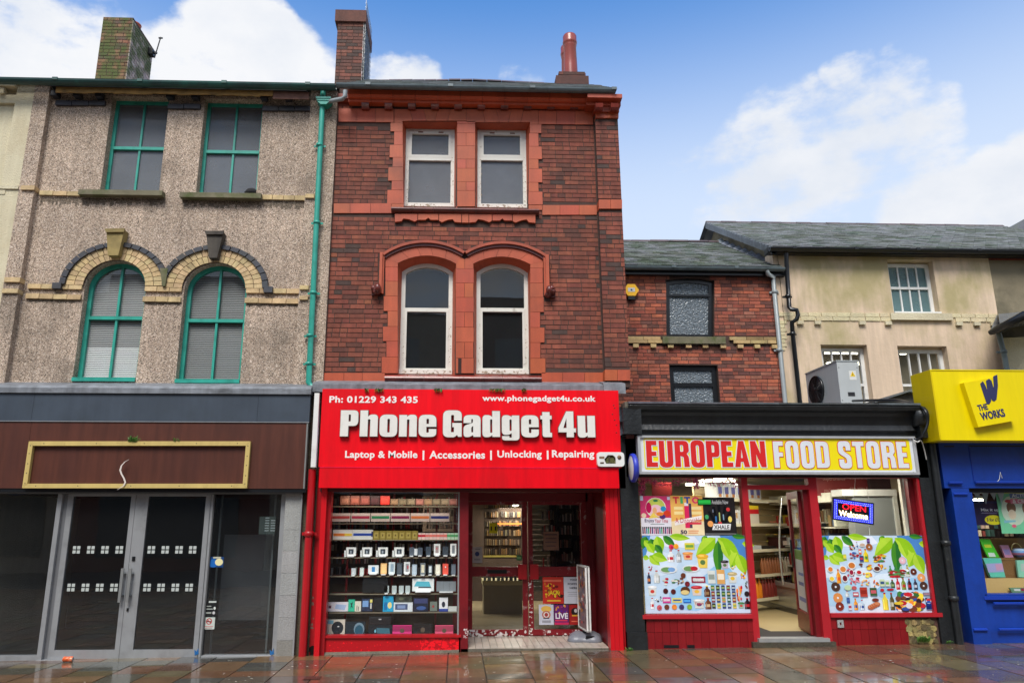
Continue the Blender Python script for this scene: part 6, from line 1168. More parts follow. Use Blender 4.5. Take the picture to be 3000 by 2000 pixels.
# ================================================================ food store front
YE = 10.58; fs = thing('food_store', 'single storey black and red food store with yellow sign, open door and poster-covered windows', 'shop', loc=(4.7, YE, zg(4.7)))
xa, xz = AX(1838, 1230, 10.3), AX(2700, 1230, 10.3)
zc = lambda y, Y=10.3: AZ(2270, y, Y)
part('cornice', m_black, fs, lambda b: b.prof([(YE + .2, zc(1183)), (10.3, zc(1183)), (10.28, zc(1190)), (10.3, zc(1200)), (10.38, zc(1206)), (10.42, zc(1215)), (10.45, zc(1240)), (10.42, zc(1256)), (10.47, zc(1262)), (10.47, zc(1274)), (YE + .2, zc(1274))], xa + .02, xz))
part('cornice_cap', m_lead, fs, lambda b: [b.box(xa + .02 + k * .72, min(xa + .015 + (k + 1) * .72, xz), 10.27, YE + .3, zc(1185) + .002, zc(1180) + random.uniform(0, .012), jit((.5, .5, .48), .3)) for k in range(6)])
part('corbel', m_black, fs, lambda b: b.box(xa - .06, xa + .2, 10.3, YE, zc(1272), zc(1196)))
part('cornice_scroll', m_black, fs, lambda b: (b.lathe([(0, -.13), (.14, -.13), (.16, 0), (.14, .13), (0, .13)], (xz + .07, 10.42, zc(1215)), 14, axis='x'), b.box(xz + .001, xz + .2, 10.36, YE + .1, zc(1278), zc(1215))))
part('rough_mortar', m_conc, fs, lambda b: b.box(xa - .02, xa + .18, 10.32, YE, zc(1196), zc(1178), (1.3, 1.3, 1.3)))
part('loose_brick', m_brick, fs, lambda b: b.box(xa + .0, xa + .11, 10.4, 10.56, zc(1282), zc(1261), S(110, 60, 56)))
part('frieze', m_black, fs, lambda b: b.box(xa, xz + .12, 10.5, YE + .2, zc(1395), zc(1274)))
zl, zrg = zg(2.4) - .1, zg(6.2) - .1
a, b_ = AX(1833, 1700, 10.5), AX(1883, 1700, 10.5); part('left_pier', m_black, fs, lambda b: (b.box(a - .02, b_, 10.5, YE + .4, zl, zc(1274)), b.box(a - .02, b_ + .02, 10.46, YE + .3, zl, zl + .32)))
a2, c2 = AX(2730, 1650, 10.52), AX(2795, 1650, 10.52); part('right_pier', m_black, fs, lambda b: (b.box(a2 - .02, c2 - .12, 10.5, YE + .4, zrg, zc(1274)), b.box(c2 - .12, c2 + .0, 10.62, YE + .4, zrg, zc(1274))))
pier = part('brick_pier', m_conc, fs, lambda b: b.box(c2 + .0, AX(2835, 1700, 10.7), 10.66, 10.9, zrg, AZ(2740, 1290, 10.7)))
bricks(pier, c2 + .0, AX(2835, 1700, 10.7), zrg + .1, AZ(2740, 1290, 10.7), 10.66, m_brick, [S(84, 66, 44), S(66, 56, 44), S(100, 80, 52)], limit=40, seed=31)
# yellow sign
YY = 10.36; X0, X1, Z0, Z1 = rect(1869, 1277, 2684, 1389, YY); ysn = thing('food_store_sign', 'long yellow and white lightbox sign reading EUROPEAN FOOD STORE', 'sign', loc=((X0 + X1) / 2, YY, Z0))
m_sgn = mat('sign_white', S(214, 218, 222), .35, streak=.04); m_sgy = mat('sign_yellow', S(232, 214, 20), .35, var=.02); m_sred = mat('sign_red', S(206, 36, 36), .38)
part('frame', mat('sign_frame', S(176, 178, 180), .4, metal=.2, streak=.1), ysn, lambda b: wall(b, R4(X0, X1, Z0, Z1), [R4(X0 + .035, X1 - .035, Z0 + .035, Z1 - .03)], YY - .03, YY + .1))
boxp('panel', m_sgn, ysn, X0 + .035, X1 - .035, YY, YY + .05, Z0 + .035, Z1 - .03)
f0, f1, g0, g1 = rect(1887, 1284, 2668, 1376, YY); part('yellow_field', m_sgy, ysn, lambda b: b.prism(rnd_poly([(f0, g0, .04), (f1, g0, .04), (f1, g1, .04), (f0, g1, .04)]), YY - .002, YY - .0001))
letter_row(ysn, CB_, 'EUROPEAN', 1893, 1291, 2242, 1367, YY, [(m_sred, 0, YY - .009, YY - .006), (m_sgn, .014, YY - .006, YY - .0025)], gap=7)
letter_row(ysn, CB_, 'FOOD STORE', 2266, 1293, 2658, 1370, YY, [(m_sgn, 0, YY - .009, YY - .006), (m_sred, .009, YY - .006, YY - .0025)], gap=9, space=30)
for px in (1878, 2010, 2095, 2280, 2500, 2676):
    for py in (1281, 1382): x, z = at(px, py, YY); part('screw', m_blackg, ysn, lambda b: b.lathe([(0, -.0012), (.005, -.001), (.005, 0)], (x, YY - .0005, z), 6, axis='y'))
# blue round projecting sign
bx_, bz_ = at(1856, 1370, 10.35); bs = thing('round_blue_sign', 'round blue projecting sign with a white face seen edge-on between the two shops', 'sign', loc=(bx_, 10.35, bz_))
part('blue_drum', mat('blue_plastic', S(44, 60, 176), .4), bs, lambda b: b.lathe([(0, .045), (.15, .045), (.195, .02), (.2, 0), (.195, -.03), (.175, -.04), (.165, -.036)], (bx_, 10.35, bz_), 30, axis='x')); part('white_face', m_wcle, bs, lambda b: b.lathe([(.168, -.036), (.12, -.046), (0, -.05)], (bx_, 10.35, bz_), 30, axis='x')); part('mount', mat('blue_mount', S(40, 54, 160), .4), bs, lambda b: b.box(bx_ - .04, bx_ + .02, 10.35, 10.6, bz_ + .06, bz_ + .12))
# red timber frame
def fcol(l, r, yref, y0, y1, z0, z1, nm='frame_post', m=m_frred, col=W): return boxp(nm, m, fs, AX(l, yref, y0), AX(r, yref, y0), y0, y1, z0, z1, col=col)
zhd, zhb = AZ(2270, 1390, YE), AZ(2270, 1400, YE); zs0, zs1 = AZ(2050, 1809, YE), AZ(2050, 1797, YE); zst = AZ(2310, 1868, YE)
xL0, xL1, xP0, xP1 = AX(1876, 1600, YE - .06), AX(2186, 1600, YE - .06), AX(2187, 1600, YE - .06), AX(2205, 1600, YE - .06)
xQ0, xQ1, xR0, xR1 = AX(2387, 1600, YE - .06), AX(2411, 1600, YE - .06), AX(2711, 1600, YE - .06), AX(2724, 1600, YE - .06)
yf = YE - .06
boxp('frame_head', m_frred, fs, xL0 - .02, xR1, yf, YE + .06, zhb, zhd + .02, col=(.75, .75, .75)); boxp('frame_post', m_frred, fs, xP0, xP1, yf, YE + .06, zst - .04, zhb); boxp('frame_post', m_frred, fs, xQ0, xQ1, yf, YE + .06, zst - .04, zhb); boxp('frame_post', m_frred, fs, xR0, xR1, yf, YE + .06, zs0, zhb)
boxp('transom', m_frred, fs, xP1, xQ0, yf, YE + .06, AZ(2290, 1433, yf), AZ(2290, 1420, yf))
boxp('window_sill', m_frred, fs, xL0 - .02, xP0, yf - .03, YE + .06, zs0, zs1); boxp('window_sill', m_frred, fs, xQ1, xR1 + .03, yf - .03, YE + .06, zs0 + .01, zs1 + .01)
for a, b_ in ((xL0 - .02, xP0), (xQ1, xR0)): part('pane', m_glass, fs, lambda b: b.box(a, b_, YE + .02, YE + .026, zs1, zhb))
part('transom_pane', m_glass, fs, lambda b: b.box(xP1, xQ0, YE + .02, YE + .026, AZ(2290, 1420, yf), zhb))
part('inner_post', m_maroon, fs, lambda b: b.box(xQ0 - .07, xQ0 - .002, YE + .0, YE + .09, zst, AZ(2290, 1433, yf))); part('inner_post', m_maroon, fs, lambda b: b.box(xR0 - .08, xR0 - .002, YE + .03, YE + .12, zs1, zhb)); part('curtain_edge', m_wcle, fs, lambda b: b.box(xR0 - .12, xR0 - .08, YE + .14, YE + .2, zs1, zhb, (.8, .76, .66)))
# tiled stallrisers
def tiles(a, b_, n, rows_z, lim_cut=None):
    bk = boxp('stallriser', m_conc, fs, a, b_, YE - .04, YE + .1, zg(a) - .1, zs0, col=(.8, .4, .4)); tw_ = (b_ - a) / n
    for i in range(n):
        for (z0, z1) in rows_z:
            x0_, x1_ = a + i * tw_ + .002, a + (i + 1) * tw_ - .002
            if lim_cut and x1_ > lim_cut: continue
            if z0 < zg((x0_ + x1_) / 2) + .08: z0 = zg((x0_ + x1_) / 2) - .02
            piece('wall_tile', m_tilered, bk, x0_, x1_, YE - .055, YE - .03, z0, z1, jit(W, .1))
    return bk
zz1, zz2 = AZ(2050, 1809, YE), AZ(2050, 1849, YE); xSL = AX(1892, 1850, YE)
bk = tiles(xSL, AX(2208, 1850, YE), 14, [(zz2 + .002, zz1 - .002), (zg(3.2), zz2 - .002)])
for px0_, px1_ in ((1942, 1986), (2010, 2032)): boxp('air_brick_hole', m_blackg, fs, AX(px0_, 1898, YE), AX(px1_, 1898, YE), YE - .0565, YE - .04, zg(2.8) + .01, zg(2.8) + .05)
xcut = AX(2655, 1850, YE); bk2 = tiles(AX(2424, 1850, YE), AX(2745, 1850, YE), 14, [(zz2 + .03, zz1 + .006), (zg(5.6), zz2 + .026)], xcut)
part('vent_cover', m_granite, fs, lambda b: wall(b, R4(*rect(2453, 1815, 2471, 1837, YE - .06)), [inset(R4(*rect(2453, 1815, 2471, 1837, YE - .06)), .03)], YE - .07, YE - .056, (1.1, 1.1, 1.1)))
def rub(b):
    rr = random.Random(12); x0, x1, z0, z1 = rect(2657, 1813, 2743, 1884, YE - .05); b.prism(rnd_poly([(x0, z1, .02), (x0 + .02, z0 + .1, .05), (x0 - .06, z0 + .02, .03), (x0 + .1, z0 - .03, .03), (x1 - .06, z0, .05), (x1, z0 + .12, .06), (x1 - .03, z1 - .1, .05), (x1 - .08, z1, .03)]), YE - .05, YE - .03, (.75, .74, .7))
    for i in range(6):
        for j in range(4):
            cx, cz = x0 + (x1 - x0) * (i + .5 + rr.uniform(-.25, .25)) / 6, z0 + (z1 - z0) * (j + .5 + rr.uniform(-.25, .25)) / 4; r_ = rr.uniform(.03, .06); n = 7; a0 = rr.uniform(0, 6)
            b.prism([(cx + r_ * rr.uniform(.7, 1.25) * math.cos(a0 + k * 2 * math.pi / n), cz + r_ * rr.uniform(.7, 1.2) * math.sin(a0 + k * 2 * math.pi / n)) for k in range(n)], YE - .054 - rr.uniform(.0, .012), YE - .04, jit(rr.choice([(1.2, 1.15, 1), (.9, .9, .82), (.4, .4, .36), (1, .95, .8)]), .2))
part('exposed_rubble', m_rubble, fs, rub, 'stuff')
boxp('door_step', m_conc, fs, AX(2205, 1885, YE - .1), AX(2448, 1885, YE - .1), YE - .12, YE + .1, zg(4.3) - .05, zst - .035, col=(.5, .46, .4)); boxp('metal_nosing', m_alu, fs, AX(2222, 1872, YE - .1), AX(2430, 1872, YE - .1), YE - .12, YE + .06, zst - .034, zst + .012, col=(1.1, 1.1, 1.05))
weed(2705, 1880, YE - .12, 90, .11, 'green weed growing at the foot of the exposed stone patch', 5, spread=.09); weed(1845, 1905, 10.42, 26, .05, 'tiny moss clump between the red and black piers', 6); weed(2780, 1884, 10.45, 20, .05, 'weed sprout at the foot of the black pipe', 9)
# right downpipe, cables
pd = AX(2772, 1600, 10.46); pipe_thing('black_downpipe', 'black painted downpipe between the food store and the blue shop', [(pd, 10.46, AZ(2735, 1300, 10.46)), (pd, 10.46, zg(6.5))], .05, m_black, [(pd, 10.46, AZ(2768, 1590, 10.46)), (pd, 10.46, AZ(2780, 1752, 10.46))])
def cable(nm, label, pts, r_, m, cat='cable'): t = thing(nm, label, cat, loc=pts[-1]); part('cable_run', m, t, lambda b: b.tube(pts, r_, 6)); return t
def smooth(pts, n=6):
    o = []; p = [pts[0]] + pts + [pts[-1]]
    for i in range(1, len(p) - 2):
        a, b_, c, d = map(Vector, p[i - 1:i + 3])
        for k in range(n): t = k / n; o.append(.5 * ((2 * b_) + (-a + c) * t + (2 * a - 5 * b_ + 4 * c - d) * t * t + (-a + 3 * b_ - 3 * c + d) * t ** 3))
    return o + [Vector(pts[-1])]
cable('black_cable', 'thick black cable looping from the air conditioner down round the cornice end', smooth([pp(2498, 1174, 12.1), pp(2560, 1172, 11.5), pp(2630, 1172, 11), pp(2672, 1182, 10.5), pp(2708, 1200, 10.22), pp(2718, 1235, 10.2), pp(2706, 1270, 10.22), pp(2690, 1286, 10.3), pp(2678, 1284, 10.34)]), .021, m_blackg)
cable('white_cable', 'thin white cable hanging beside the food store sign', smooth([pp(2676, 1288, 10.3), pp(2688, 1294, 10.28), pp(2698, 1290, 10.3), pp(2706, 1310, 10.4), pp(2714, 1345, 10.46)]), .008, m_wcle)
# door leaf, opened inwards, hinged on the right
ang2 = rad(104); hx = xQ0 - .08; hy = YE + .1; DW = .86; zD1 = AZ(2290, 1436, YE); zD0 = zst + .02
dl2 = thing('open_shop_door', 'dark red glazed door of the food store standing open inwards', 'door', loc=(hx, hy, zD0))
def dp_(u, t, z): return (hx - u * math.cos(ang2) - t * math.sin(ang2), hy + u * math.sin(ang2) - t * math.cos(ang2), z)
def dbox(b, u0, u1, z0, z1, t0=-.022, t1=.022, col=W):
    v = [dp_(u, t, z) for z in (z0, z1) for t in (t0, t1) for u in (u0, u1)]; b.mesh(v, [(0, 2, 3, 1), (4, 5, 7, 6), (0, 1, 5, 4), (2, 6, 7, 3), (0, 4, 6, 2), (1, 3, 7, 5)], col)
part('door_frame', m_maroon, dl2, lambda b: (dbox(b, 0, .1, zD0, zD1), dbox(b, DW - .1, DW, zD0, zD1), dbox(b, .1, DW - .1, zD1 - .1, zD1), dbox(b, .1, DW - .1, zD0, zD0 + .26)))
part('pane', m_glass, dl2, lambda b: dbox(b, .1, DW - .1, zD0 + .26, zD1 - .1, -.003, .003))
part('door_poster', m_print, dl2, lambda b: (dbox(b, .12, DW - .12, zD0 + .28, zD0 + 1.12, .004, .006, S(196, 206, 216)), dbox(b, .14, DW - .16, zD0 + .98, zD0 + 1.12, .0061, .007, S(96, 140, 60)), dbox(b, .2, DW - .3, zD0 + .76, zD0 + .8, .0061, .007, S(90, 120, 190)), dbox(b, .25, DW - .25, zD0 + .62, zD0 + .67, .0061, .007, S(90, 110, 170)), dbox(b, .2, DW - .2, zD0 + .4, zD0 + .46, .0061, .007, S(100, 120, 180))))
part('push_bar', m_blackg, dl2, lambda b: dbox(b, DW - .13, DW - .08, zD0 + .85, zD0 + 1.25, .03, .05))
# food posters
def leafp(b, cx, cz, l, wd, a, y, col, col2):
    ca, sa = math.cos(a), math.sin(a); f_ = lambda u, v: (cx + u * ca - v * sa, y, cz + u * sa + v * ca); n = 7
    up = [(l * i / n, wd * math.sin(math.pi * (i / n) ** .8)) for i in range(n + 1)]
    b.face([f_(u, v) for u, v in up], col); b.face([f_(u, -v) for u, v in up][::-1], col2)
def food_poster(label, l, t, r, b_, seed):
    x0, x1, z0, z1 = rect(l, t, r, b_, YE - .005); o = thing('food_poster', label, 'poster', None, loc=((x0 + x1) / 2, YE - .01, z0)); rr = random.Random(seed); Wd, H = x1 - x0, z1 - z0; Y = YE - .01
    X_ = lambda u: x0 + Wd * u; Z_ = lambda v: z0 + H * v
    def fn(b):
        b.box(x0, x1, Y, Y + .012, z0, z1, S(190, 212, 232)); k = [0]
        def yy(): k[0] += 1; return Y - .0004 - k[0] * .00004
        for i in range(9):
            cx, cz, s = rr.random(), rr.uniform(0, .7), rr.uniform(.1, .26); c = rr.choice([S(150, 196, 228), S(206, 222, 238), S(170, 206, 232), S(214, 228, 240)]); y = yy()
            b.face([(min(max(X_(cx + s * math.cos(a * .7)), x0), x1), y, min(max(Z_(cz + s * .8 * math.sin(a * .7)), z0), z1)) for a in range(9)], c)
        y = yy(); b.face([(X_(.74), y, Z_(1)), (X_(1), y, Z_(1)), (X_(1), y, Z_(.62)), (X_(.86), y, Z_(.72))], S(76, 132, 196)); y = yy(); b.face([(X_(0), y, Z_(1)), (X_(.08), y, Z_(1)), (X_(.03), y, Z_(.75)), (X_(0), y, Z_(.72))], S(80, 140, 200))
        y = yy(); b.face([(X_(.16), y, Z_(1)), (X_(.5), y, Z_(.99)), (X_(.55), y, Z_(.9)), (X_(.4), y, Z_(.84)), (X_(.2), y, Z_(.86))], S(226, 232, 244))
        G1, G2, G3 = S(142, 192, 30), S(176, 212, 60), S(40, 110, 44)
        for (u, v, l_, w_, a_, dk) in ((.04, .99, .12, .05, -1.9, 1), (.02, .94, .1, .04, -.9, 0), (.08, .96, .12, .055, -1.3, 1), (.05, .9, .11, .05, -1.0, 0), (.14, 1.0, .17, .065, -1.35, 0), (.12, .88, .11, .04, -.9, 1), (.2, 1.0, .15, .045, -.7, 1), (.26, 1.0, .2, .04, -.12, 0), (.0, .72, .06, .03, -.2, 0), (.06, .74, .13, .05, -.75, 0), (.09, .75, .15, .055, -.35, 0), (.62, 1., .09, .035, -2.3, 1), (.58, .98, .14, .05, -1.0, 0), (.7, .97, .26, .08, -2.45, 0), (.72, .97, .28, .085, -.75, 0), (.72, .94, .33, .06, -1.62, 1), (.76, .93, .2, .05, -1.2, 0), (.9, .78, .16, .065, -2.1, 0), (.9, .76, .2, .07, -1.25, 0), (.95, .9, .12, .04, -.2, 0), (.86, 1., .14, .03, -.1, 1)):
            c, c2 = (G3, S(70, 140, 40)) if dk else (G1, G2); leafp(b, X_(u), Z_(min(v, .995)), l_ * Wd, w_ * Wd * .8, a_, yy(), c, c2)
        return
    pst_ = part('sheet', m_poster, o, fn)
    it = MB(); k = [0]; yb = Y - .0025
    def yy(): k[0] += 1; return yb - k[0] * .00002
    def E_(u, v, ru, rv, c, n=12): y = yy(); it.face([(X_(u) + Wd * ru * math.cos(a * 2 * math.pi / n), y, Z_(v) + H * rv * math.sin(a * 2 * math.pi / n)) for a in range(n)], c)
    def Rc(u0, v0, u1, v1, c): y = yy(); it.face([(X_(u0), y, Z_(v0)), (X_(u1), y, Z_(v0)), (X_(u1), y, Z_(v1)), (X_(u0), y, Z_(v1))], c)
    def bottle(u, v, w_, h, c, lab=None, cap=None):
        y = yy(); it.face([(X_(u + p * w_), y, Z_(v + q_ * h)) for p, q_ in ((-.5, 0), (.5, 0), (.5, .6), (.18, .8), (.18, 1), (-.18, 1), (-.18, .8), (-.5, .6))], c); Rc(u - w_ * .5, v + h * .2, u + w_ * .5, v + h * .45, lab or W)
        Rc(u - w_ * .36, v + h * .05, u - w_ * .22, v + h * .62, tuple(min(.95, q_ * 1.5 + .12) for q_ in c)); Rc(u + w_ * .3, v + h * .03, u + w_ * .5, v + h * .6, tuple(q_ * .6 for q_ in c))
        Rc(u - w_ * .2, v + h * .93, u + w_ * .2, v + h * 1.02, cap or S(180, 30, 40))
    def tub(u, v, w_, h, c, lid): y = yy(); it.face([(X_(u + p * w_), y, Z_(v + q_ * h)) for p, q_ in ((-.4, 0), (.4, 0), (.5, .8), (-.5, .8))], c); E_(u, v + h * .8, w_ * .56, h * .16, tuple(q_ * .6 for q_ in lid)); E_(u, v + h * .84, w_ * .56, h * .16, lid); E_(u - w_ * .1, v + h * .87, w_ * .3, h * .06, tuple(min(.95, q_ * 1.3 + .1) for q_ in lid)); E_(u, v + h * .4, w_ * .25, h * .18, jit(rr.choice([S(190, 60, 50), S(230, 180, 60), S(90, 120, 70), S(60, 80, 140)]), .2))
    def donut(u, v, r_, c):
        E_(u + .003, v - .008, r_ * 1.03, r_ * Wd / H, S(150, 170, 190)); E_(u, v, r_, r_ * Wd / H, c); E_(u, v, r_ * .75, r_ * .7 * Wd / H, jit(c, .25)); E_(u, v, r_ * .22, r_ * .22 * Wd / H, S(220, 226, 232))
    def pack(u, v, w_, h, c, c2): Rc(u - w_ * .46, v - h * .04, u + w_ * .54, v + h * .96, S(140, 160, 182)); Rc(u - w_ / 2, v, u + w_ / 2, v + h, c); Rc(u - w_ * .4, v + h * .3, u + w_ * .4, v + h * .7, c2)
    def cluster(u, v, w_, h, n, pal):
        for _ in range(n): E_(u + rr.uniform(-.5, .5) * w_, v + rr.uniform(0, 1) * h, rr.uniform(.1, .22) * w_, rr.uniform(.1, .2) * h, jit(rr.choice(pal), .2), 8)
    return o, it, bottle, tub, donut, pack, cluster, E_, Rc, rr, pst_, X_, Z_, yb
WH = S(222, 226, 228); RD, OR, YW_, GR, BK, BR, BL = S(190, 36, 46), S(226, 130, 50), S(236, 204, 60), S(60, 120, 60), S(44, 34, 40), S(110, 60, 40), S(50, 80, 150)
o, it, bottle, tub, donut, pack, cluster, E_, Rc, rr, pst_, X_, Z_, yb = food_poster('blue poster of dairy tubs, sweets and coffee packs under leaves, left of the door', 1886, 1568, 2196, 1795, 41)
# poster pixel coordinates from the enlarged photo (x 290..1400, y 60..850)
cu = lambda x: (x - 300) / 1085; cvv = lambda y: 1 - (y - 62) / 786
for x, y, w_, h, c, lab in ((587, 335, 70, 120, WH, RD), (668, 335, 50, 125, S(170, 174, 176), WH), (372, 805, 40, 110, WH, RD), (430, 545, 60, 125, S(206, 210, 206), WH), (935, 685, 62, 110, S(90, 50, 30), S(150, 120, 80)), (938, 808, 62, 110, S(110, 64, 40), S(200, 180, 140)), (1338, 808, 62, 108, S(40, 20, 30), RD), (350, 550, 34, 110, S(46, 50, 80), OR)): bottle(cu(x), cvv(y), w_ / 1085, h / 786, c, lab, RD if c != S(90, 50, 30) else YW_)
for x, y, w_, h, c, lid in ((762, 310, 100, 80, S(230, 170, 120), S(232, 150, 70)), (910, 395, 110, 145, S(232, 200, 90), S(226, 170, 50)), (1135, 400, 76, 85, S(190, 180, 190), BK), (1205, 545, 90, 110, S(210, 214, 210), S(190, 170, 120)), (378, 670, 85, 100, S(206, 210, 204), WH), (830, 672, 105, 100, S(214, 200, 190), RD), (845, 800, 105, 95, S(200, 206, 200), S(214, 214, 210)), (1272, 800, 60, 62, S(150, 180, 160), GR)): tub(cu(x), cvv(y), w_ / 1085, h / 786, c, lid)
for x, y, w_, h, c, c2 in ((784, 205, 100, 68, S(220, 206, 70), S(110, 160, 70)), (853, 543, 140, 62, S(150, 20, 50), S(230, 220, 224)), (990, 550, 76, 130, S(214, 220, 214), S(150, 160, 150)), (1085, 556, 82, 145, S(214, 160, 90), S(236, 224, 200)), (518, 745, 80, 58, S(206, 50, 140), S(230, 190, 220)), (622, 740, 96, 44, S(226, 210, 90), S(60, 90, 150)), (725, 745, 78, 42, S(20, 100, 190), S(90, 170, 230))): pack(cu(x), cvv(y), w_ / 1085, h / 786, c, c2)
for x, y in ((555, 410), (787, 400)): E_(cu(x), cvv(y), .085, .05, WH); E_(cu(x - 20), cvv(y + 2), .055, .035, S(110, 150, 90)); E_(cu(x + 30), cvv(y), .035, .03, RD if x > 600 else S(120, 160, 210))
for row in range(4):
    for c_ in range(5): pack(cu(993 + 53 * c_), cvv(620 + 60 * row), 36 / 1085, 50 / 786, rr.choice([S(30, 80, 50), S(40, 36, 50), S(50, 120, 60), S(130, 30, 40), S(200, 130, 70), S(30, 50, 110), S(214, 190, 80)]), rr.choice([S(140, 160, 90), S(190, 170, 120), S(180, 190, 190)]))
cluster(cu(560), cvv(560), .12, .08, 8, [S(214, 210, 200), RD, GR]); cluster(cu(1310), cvv(510), .05, .09, 9, [OR, YW_, RD]); cluster(cu(1265), cvv(720), .05, .18, 16, [OR, YW_, RD, S(240, 170, 110)])
cluster(cu(365), cvv(420), .05, .05, 6, [S(214, 110, 110), RD]); cluster(cu(1220), cvv(410), .04, .05, 7, [GR, RD, YW_]); cluster(cu(1335), cvv(600), .03, .09, 6, [GR, BR, BK]); cluster(cu(672), cvv(560), .06, .08, 8, [BR, S(200, 170, 120), BK]); cluster(cu(435), cvv(730), .06, .06, 8, [BR, WH, BK])
for x, y, c in ((512, 625, S(80, 30, 30)), (590, 632, S(90, 34, 34)), (737, 555, S(110, 30, 40)), (515, 785, BR), (592, 785, OR), (665, 785, S(70, 60, 110)), (745, 785, S(130, 170, 60)), (1338, 655, BK), (440, 790, S(200, 90, 100)), (595, 178, S(222, 50, 90)), (645, 172, S(244, 170, 50)), (700, 470, BR)): E_(cu(x), cvv(y), .024, .034, c); E_(cu(x + 6), cvv(y + 6), .012, .016, jit(c, .5))
E_(cu(712), cvv(620), .045, .05, S(90, 50, 30)); E_(cu(708), cvv(640), .04, .03, S(220, 196, 130))
it.build('printed_food', m_poster, o)['kind'] = 'stuff'
text('lettering', 'Skittles', X_(cu(800)), X_(cu(910)), Z_(cvv(530)), Z_(cvv(495)), yb - .004, m_wcle, o, depth=.0004, bold=.03); text('lettering', 'EXTRA', X_(cu(485)), X_(cu(552)), Z_(cvv(728)), Z_(cvv(703)), yb - .004, m_wcle, o, depth=.0004, bold=.03); text('lettering', 'Yogurt', X_(cu(800)), X_(cu(890)), Z_(cvv(775)), Z_(cvv(735)), yb - .004, mat('print_red', RD), o, depth=.0004, bold=.01)
o, it, bottle, tub, donut, pack, cluster, E_, Rc, rr, pst_, X_, Z_, yb = food_poster('blue poster of doughnuts, bottles and fruit under leaves, right of the door', 2416, 1568, 2718, 1794, 43)
cu = lambda x: (x - 215) / 1085; cvv = lambda y: 1 - (y - 60) / 780
for x, y, r_, c in ((314, 580, 48, S(80, 54, 44)), (325, 690, 50, S(214, 140, 80)), (335, 775, 44, S(130, 50, 34)), (1223, 490, 42, S(222, 150, 90)), (1237, 572, 42, S(70, 46, 40)), (1150, 430, 34, S(90, 40, 26)), (713, 178, 36, S(170, 96, 50)), (1047, 315, 38, S(214, 170, 180))): donut(cu(x), cvv(y), r_ / 1085, c)
for x, y, w_, h, c, lab in ((355, 545, 44, 140, S(232, 150, 30), S(226, 90, 30)), (667, 330, 50, 130, S(236, 206, 30), S(80, 140, 60)), (585, 195, 28, 70, S(190, 206, 220), BL), (968, 608, 40, 110, RD, S(220, 190, 190)), (1028, 610, 46, 115, S(120, 140, 50), RD), (1090, 610, 40, 110, S(60, 20, 30), RD), (1153, 610, 40, 105, S(50, 50, 70), S(200, 206, 220)), (912, 592, 46, 82, S(60, 90, 60), S(150, 170, 110)), (503, 812, 40, 115, S(230, 150, 50), S(60, 80, 150)), (570, 812, 46, 100, S(190, 210, 226), BL), (813, 812, 58, 170, S(230, 210, 70), YW_), (884, 812, 46, 170, S(90, 80, 40), S(190, 190, 170)), (425, 680, 36, 56, S(200, 206, 206), WH), (908, 480, 34, 110, S(60, 140, 80), WH), (962, 478, 34, 112, S(50, 130, 70), WH), (1025, 480, 34, 120, S(170, 200, 170), WH), (1088, 480, 36, 118, S(180, 150, 60), GR)): bottle(cu(x), cvv(y), w_ / 1085, h / 780, c, lab, GR if x > 900 and y < 500 else None)
cluster(cu(810), cvv(325), .11, .09, 22, [OR, RD, GR, BR, YW_]); cluster(cu(1000), cvv(480), .18, .09, 34, [GR, RD, S(90, 150, 90), BR, WH]); cluster(cu(1070), cvv(810), .22, .2, 110, [RD, YW_, GR, BK, WH, OR, BL, BR]); cluster(cu(520), cvv(545), .08, .08, 16, [S(170, 30, 60), S(220, 150, 160), RD]); cluster(cu(655), cvv(405), .1, .07, 16, [YW_, BR, OR]); cluster(cu(660), cvv(485), .08, .07, 12, [YW_, S(240, 220, 90), OR]); cluster(cu(825), cvv(415), .07, .08, 12, [OR, RD, YW_]); cluster(cu(625), cvv(565), .07, .07, 10, [OR, YW_, S(240, 200, 150)]); cluster(cu(530), cvv(290), .09, .07, 9, [RD, S(60, 100, 170), S(150, 50, 60)]); cluster(cu(520), cvv(205), .06, .06, 8, [RD, BK, OR]); cluster(cu(740), cvv(575), .05, .08, 9, [OR, RD, GR]); cluster(cu(490), cvv(470), .07, .08, 9, [S(170, 30, 70), S(190, 80, 100)])
for x, y, w_, h, c, c2 in ((597, 680, 76, 96, S(176, 60, 46), S(140, 40, 30)), (700, 670, 70, 80, S(60, 90, 50), S(200, 90, 100)), (512, 675, 58, 42, RD, WH), (615, 325, 40, 58, S(30, 50, 120), S(190, 60, 70)), (608, 250, 28, 52, S(220, 90, 50), WH), (708, 138, 30, 50, S(70, 40, 110), S(120, 90, 160)), (427, 738, 32, 50, S(40, 70, 140), S(80, 110, 170)), (438, 810, 36, 62, S(200, 200, 206), S(170, 60, 80)), (1270, 808, 76, 120, S(16, 40, 100), S(20, 50, 120)), (803, 575, 50, 70, S(200, 214, 170), S(60, 90, 130)), (856, 575, 40, 60, S(214, 220, 200), S(120, 170, 80)), (1253, 668, 76, 30, S(120, 110, 130), S(170, 130, 140)), (440, 300, 34, 50, S(190, 200, 90), YW_)): pack(cu(x), cvv(y), w_ / 1085, h / 780, c, c2)
E_(cu(1264), cvv(722), .026, .036, S(226, 226, 230)); E_(cu(1264), cvv(712), .024, .018, S(200, 40, 50)); E_(cu(1264), cvv(733), .022, .016, S(30, 80, 170))
